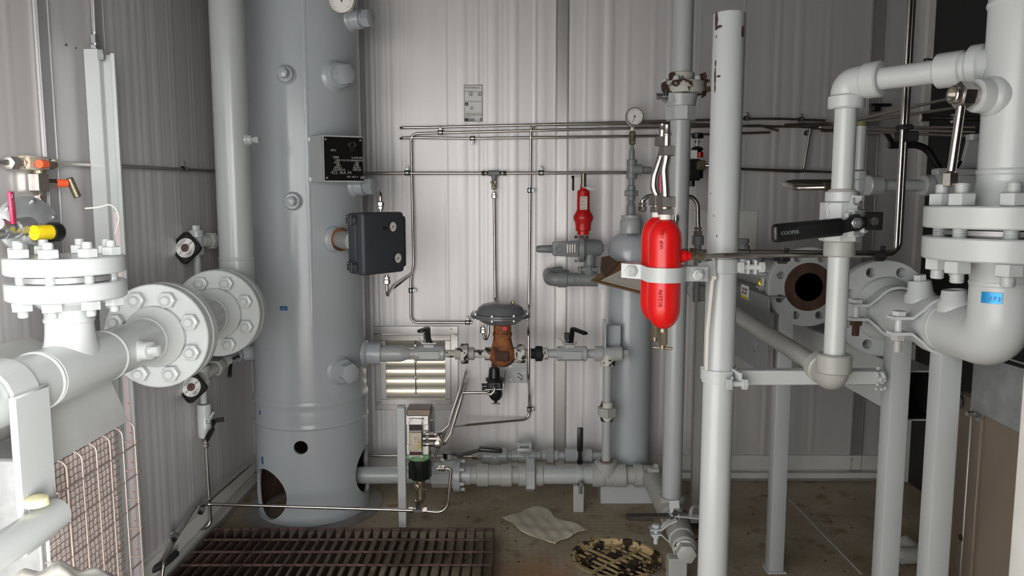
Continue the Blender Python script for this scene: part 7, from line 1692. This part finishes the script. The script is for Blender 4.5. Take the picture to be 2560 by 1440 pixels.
# ------------------------------------------------------------------ bar grating over the pit
gt = thing('bar_grating', 'rusty steel bar grating over the floor pit', 'grating', ((GX0 + GX1) / 2, (GY0 + GY1) / 2, .005))
nb_ = 31; gh = .04
bar = new_mesh('bearing_bar', MB().box((0, 0, 0), (.005, GY1 - GY0, gh), None, .0008), m_grate)
for k in range(nb_): inst(gt, 'bearing_bar', bar, M.Translation((GX0 + (GX1 - GX0) * k / (nb_ - 1), (GY0 + GY1) / 2, .005 + gh / 2)))
rod = new_mesh('cross_rod', MB().box((0, 0, 0), (GX1 - GX0 + .006, .007, .009), None, .002), m_grate)
y = GY1 - .1
inst(gt, 'end_bar', new_mesh('end_bar', MB().box((0, 0, 0), (GX1 - GX0 + .008, .006, .012), None, .001), m_grate), M.Translation(((GX0 + GX1) / 2, GY1, .039)))
while y > GY0:
    inst(gt, 'cross_rod', rod, M.Translation(((GX0 + GX1) / 2, y, .043))); y -= .101

# round drain grate
dg = thing('round_drain_grate', 'round floor drain grate with peeling cream paint', 'drain grate', (dr.x, dr.y, -.03))
part(dg, 'rim', MB().lathe((dr.x, dr.y, -.03), (0, 0, 1), [(0, DRR - .02), (0, DRR - .002), (.031, DRR - .002), (.034, DRR + .008), (.036, DRR + .008), (.036, DRR - .006), (.012, DRR - .02)], 48, closed=True), m_drain)
th = R(-49); dx_ = V((math.cos(th), math.sin(th), 0)); dy_ = V((-math.sin(th), math.cos(th), 0)); rg_ = DRR - .012
k = -5
for k in range(-5, 6):
    o = k * .03; 
    if abs(o) >= rg_: continue
    L = 2 * math.sqrt(rg_ ** 2 - o * o); c = V((dr.x, dr.y, -.014)) + dy_ * o
    part(dg, 'slot_bar', MB().box(c, (L, .0105, .008), M.Rotation(th, 3, 'Z'), .002), m_drain)
for k in (-1, 0, 1):
    o = k * .075; L = 2 * math.sqrt(rg_ ** 2 - o * o); c = V((dr.x, dr.y, -.012)) + dx_ * o
    part(dg, 'cross_bar', MB().box(c, (.011, L, .012), M.Rotation(th, 3, 'Z'), .002), m_drain)

# crumpled plastic sheet on the floor
cs_ = [atz(1248, 1302), atz(1342, 1264), atz(1462, 1328), atz(1378, 1368)]
n = 24; vs = []; fs = []
for i in range(n + 1):
    for j in range(n + 1):
        u, v_ = i / n, j / n; p = cs_[0].lerp(cs_[1], u).lerp(cs_[3].lerp(cs_[2], u), v_)
        h = .005 + .006 * math.sin(4 * u + 2 * v_ + 1) * math.sin(3 * v_ + .5) + .004 * abs(math.sin(5 * u - 6 * v_ + .8)) + .0016 * math.sin(23 * u + 13 * v_)
        e = .01 * math.sin(11 * u + 2) * (abs(v_ - .5) > .45) + .012 * math.sin(9 * v_) * (abs(u - .5) > .45)
        vs.append(p + V((e, e * .6, max(.002, h))))
for i in range(n):
    for j in range(n): fs.append((i * (n + 1) + j, (i + 1) * (n + 1) + j, (i + 1) * (n + 1) + j + 1, i * (n + 1) + j + 1))
shm = solo('plastic_sheet', 'crumpled dirty white plastic sheet lying on the floor', 'sheet', MB().add(vs, fs), m_sheet, ang=80)
sd_ = shm.modifiers.new('thick', 'SOLIDIFY'); sd_.thickness = .0015
db = MB()
for k in range(70):
    p = atz(random.uniform(1000, 2180), random.uniform(1215, 1430)); s = random.uniform(.002, .006)
    if (p - dr).length < DRR + .02: continue
    db.box(p + V((0, 0, s * .3)), (s * random.uniform(.8, 2.2), s, s * .6), M.Rotation(random.uniform(0, 3), 3, 'Z'))
solo('floor_debris', 'dark crumbs of dirt scattered over the floor plate', 'dirt', db, m_rustd, kind='stuff')
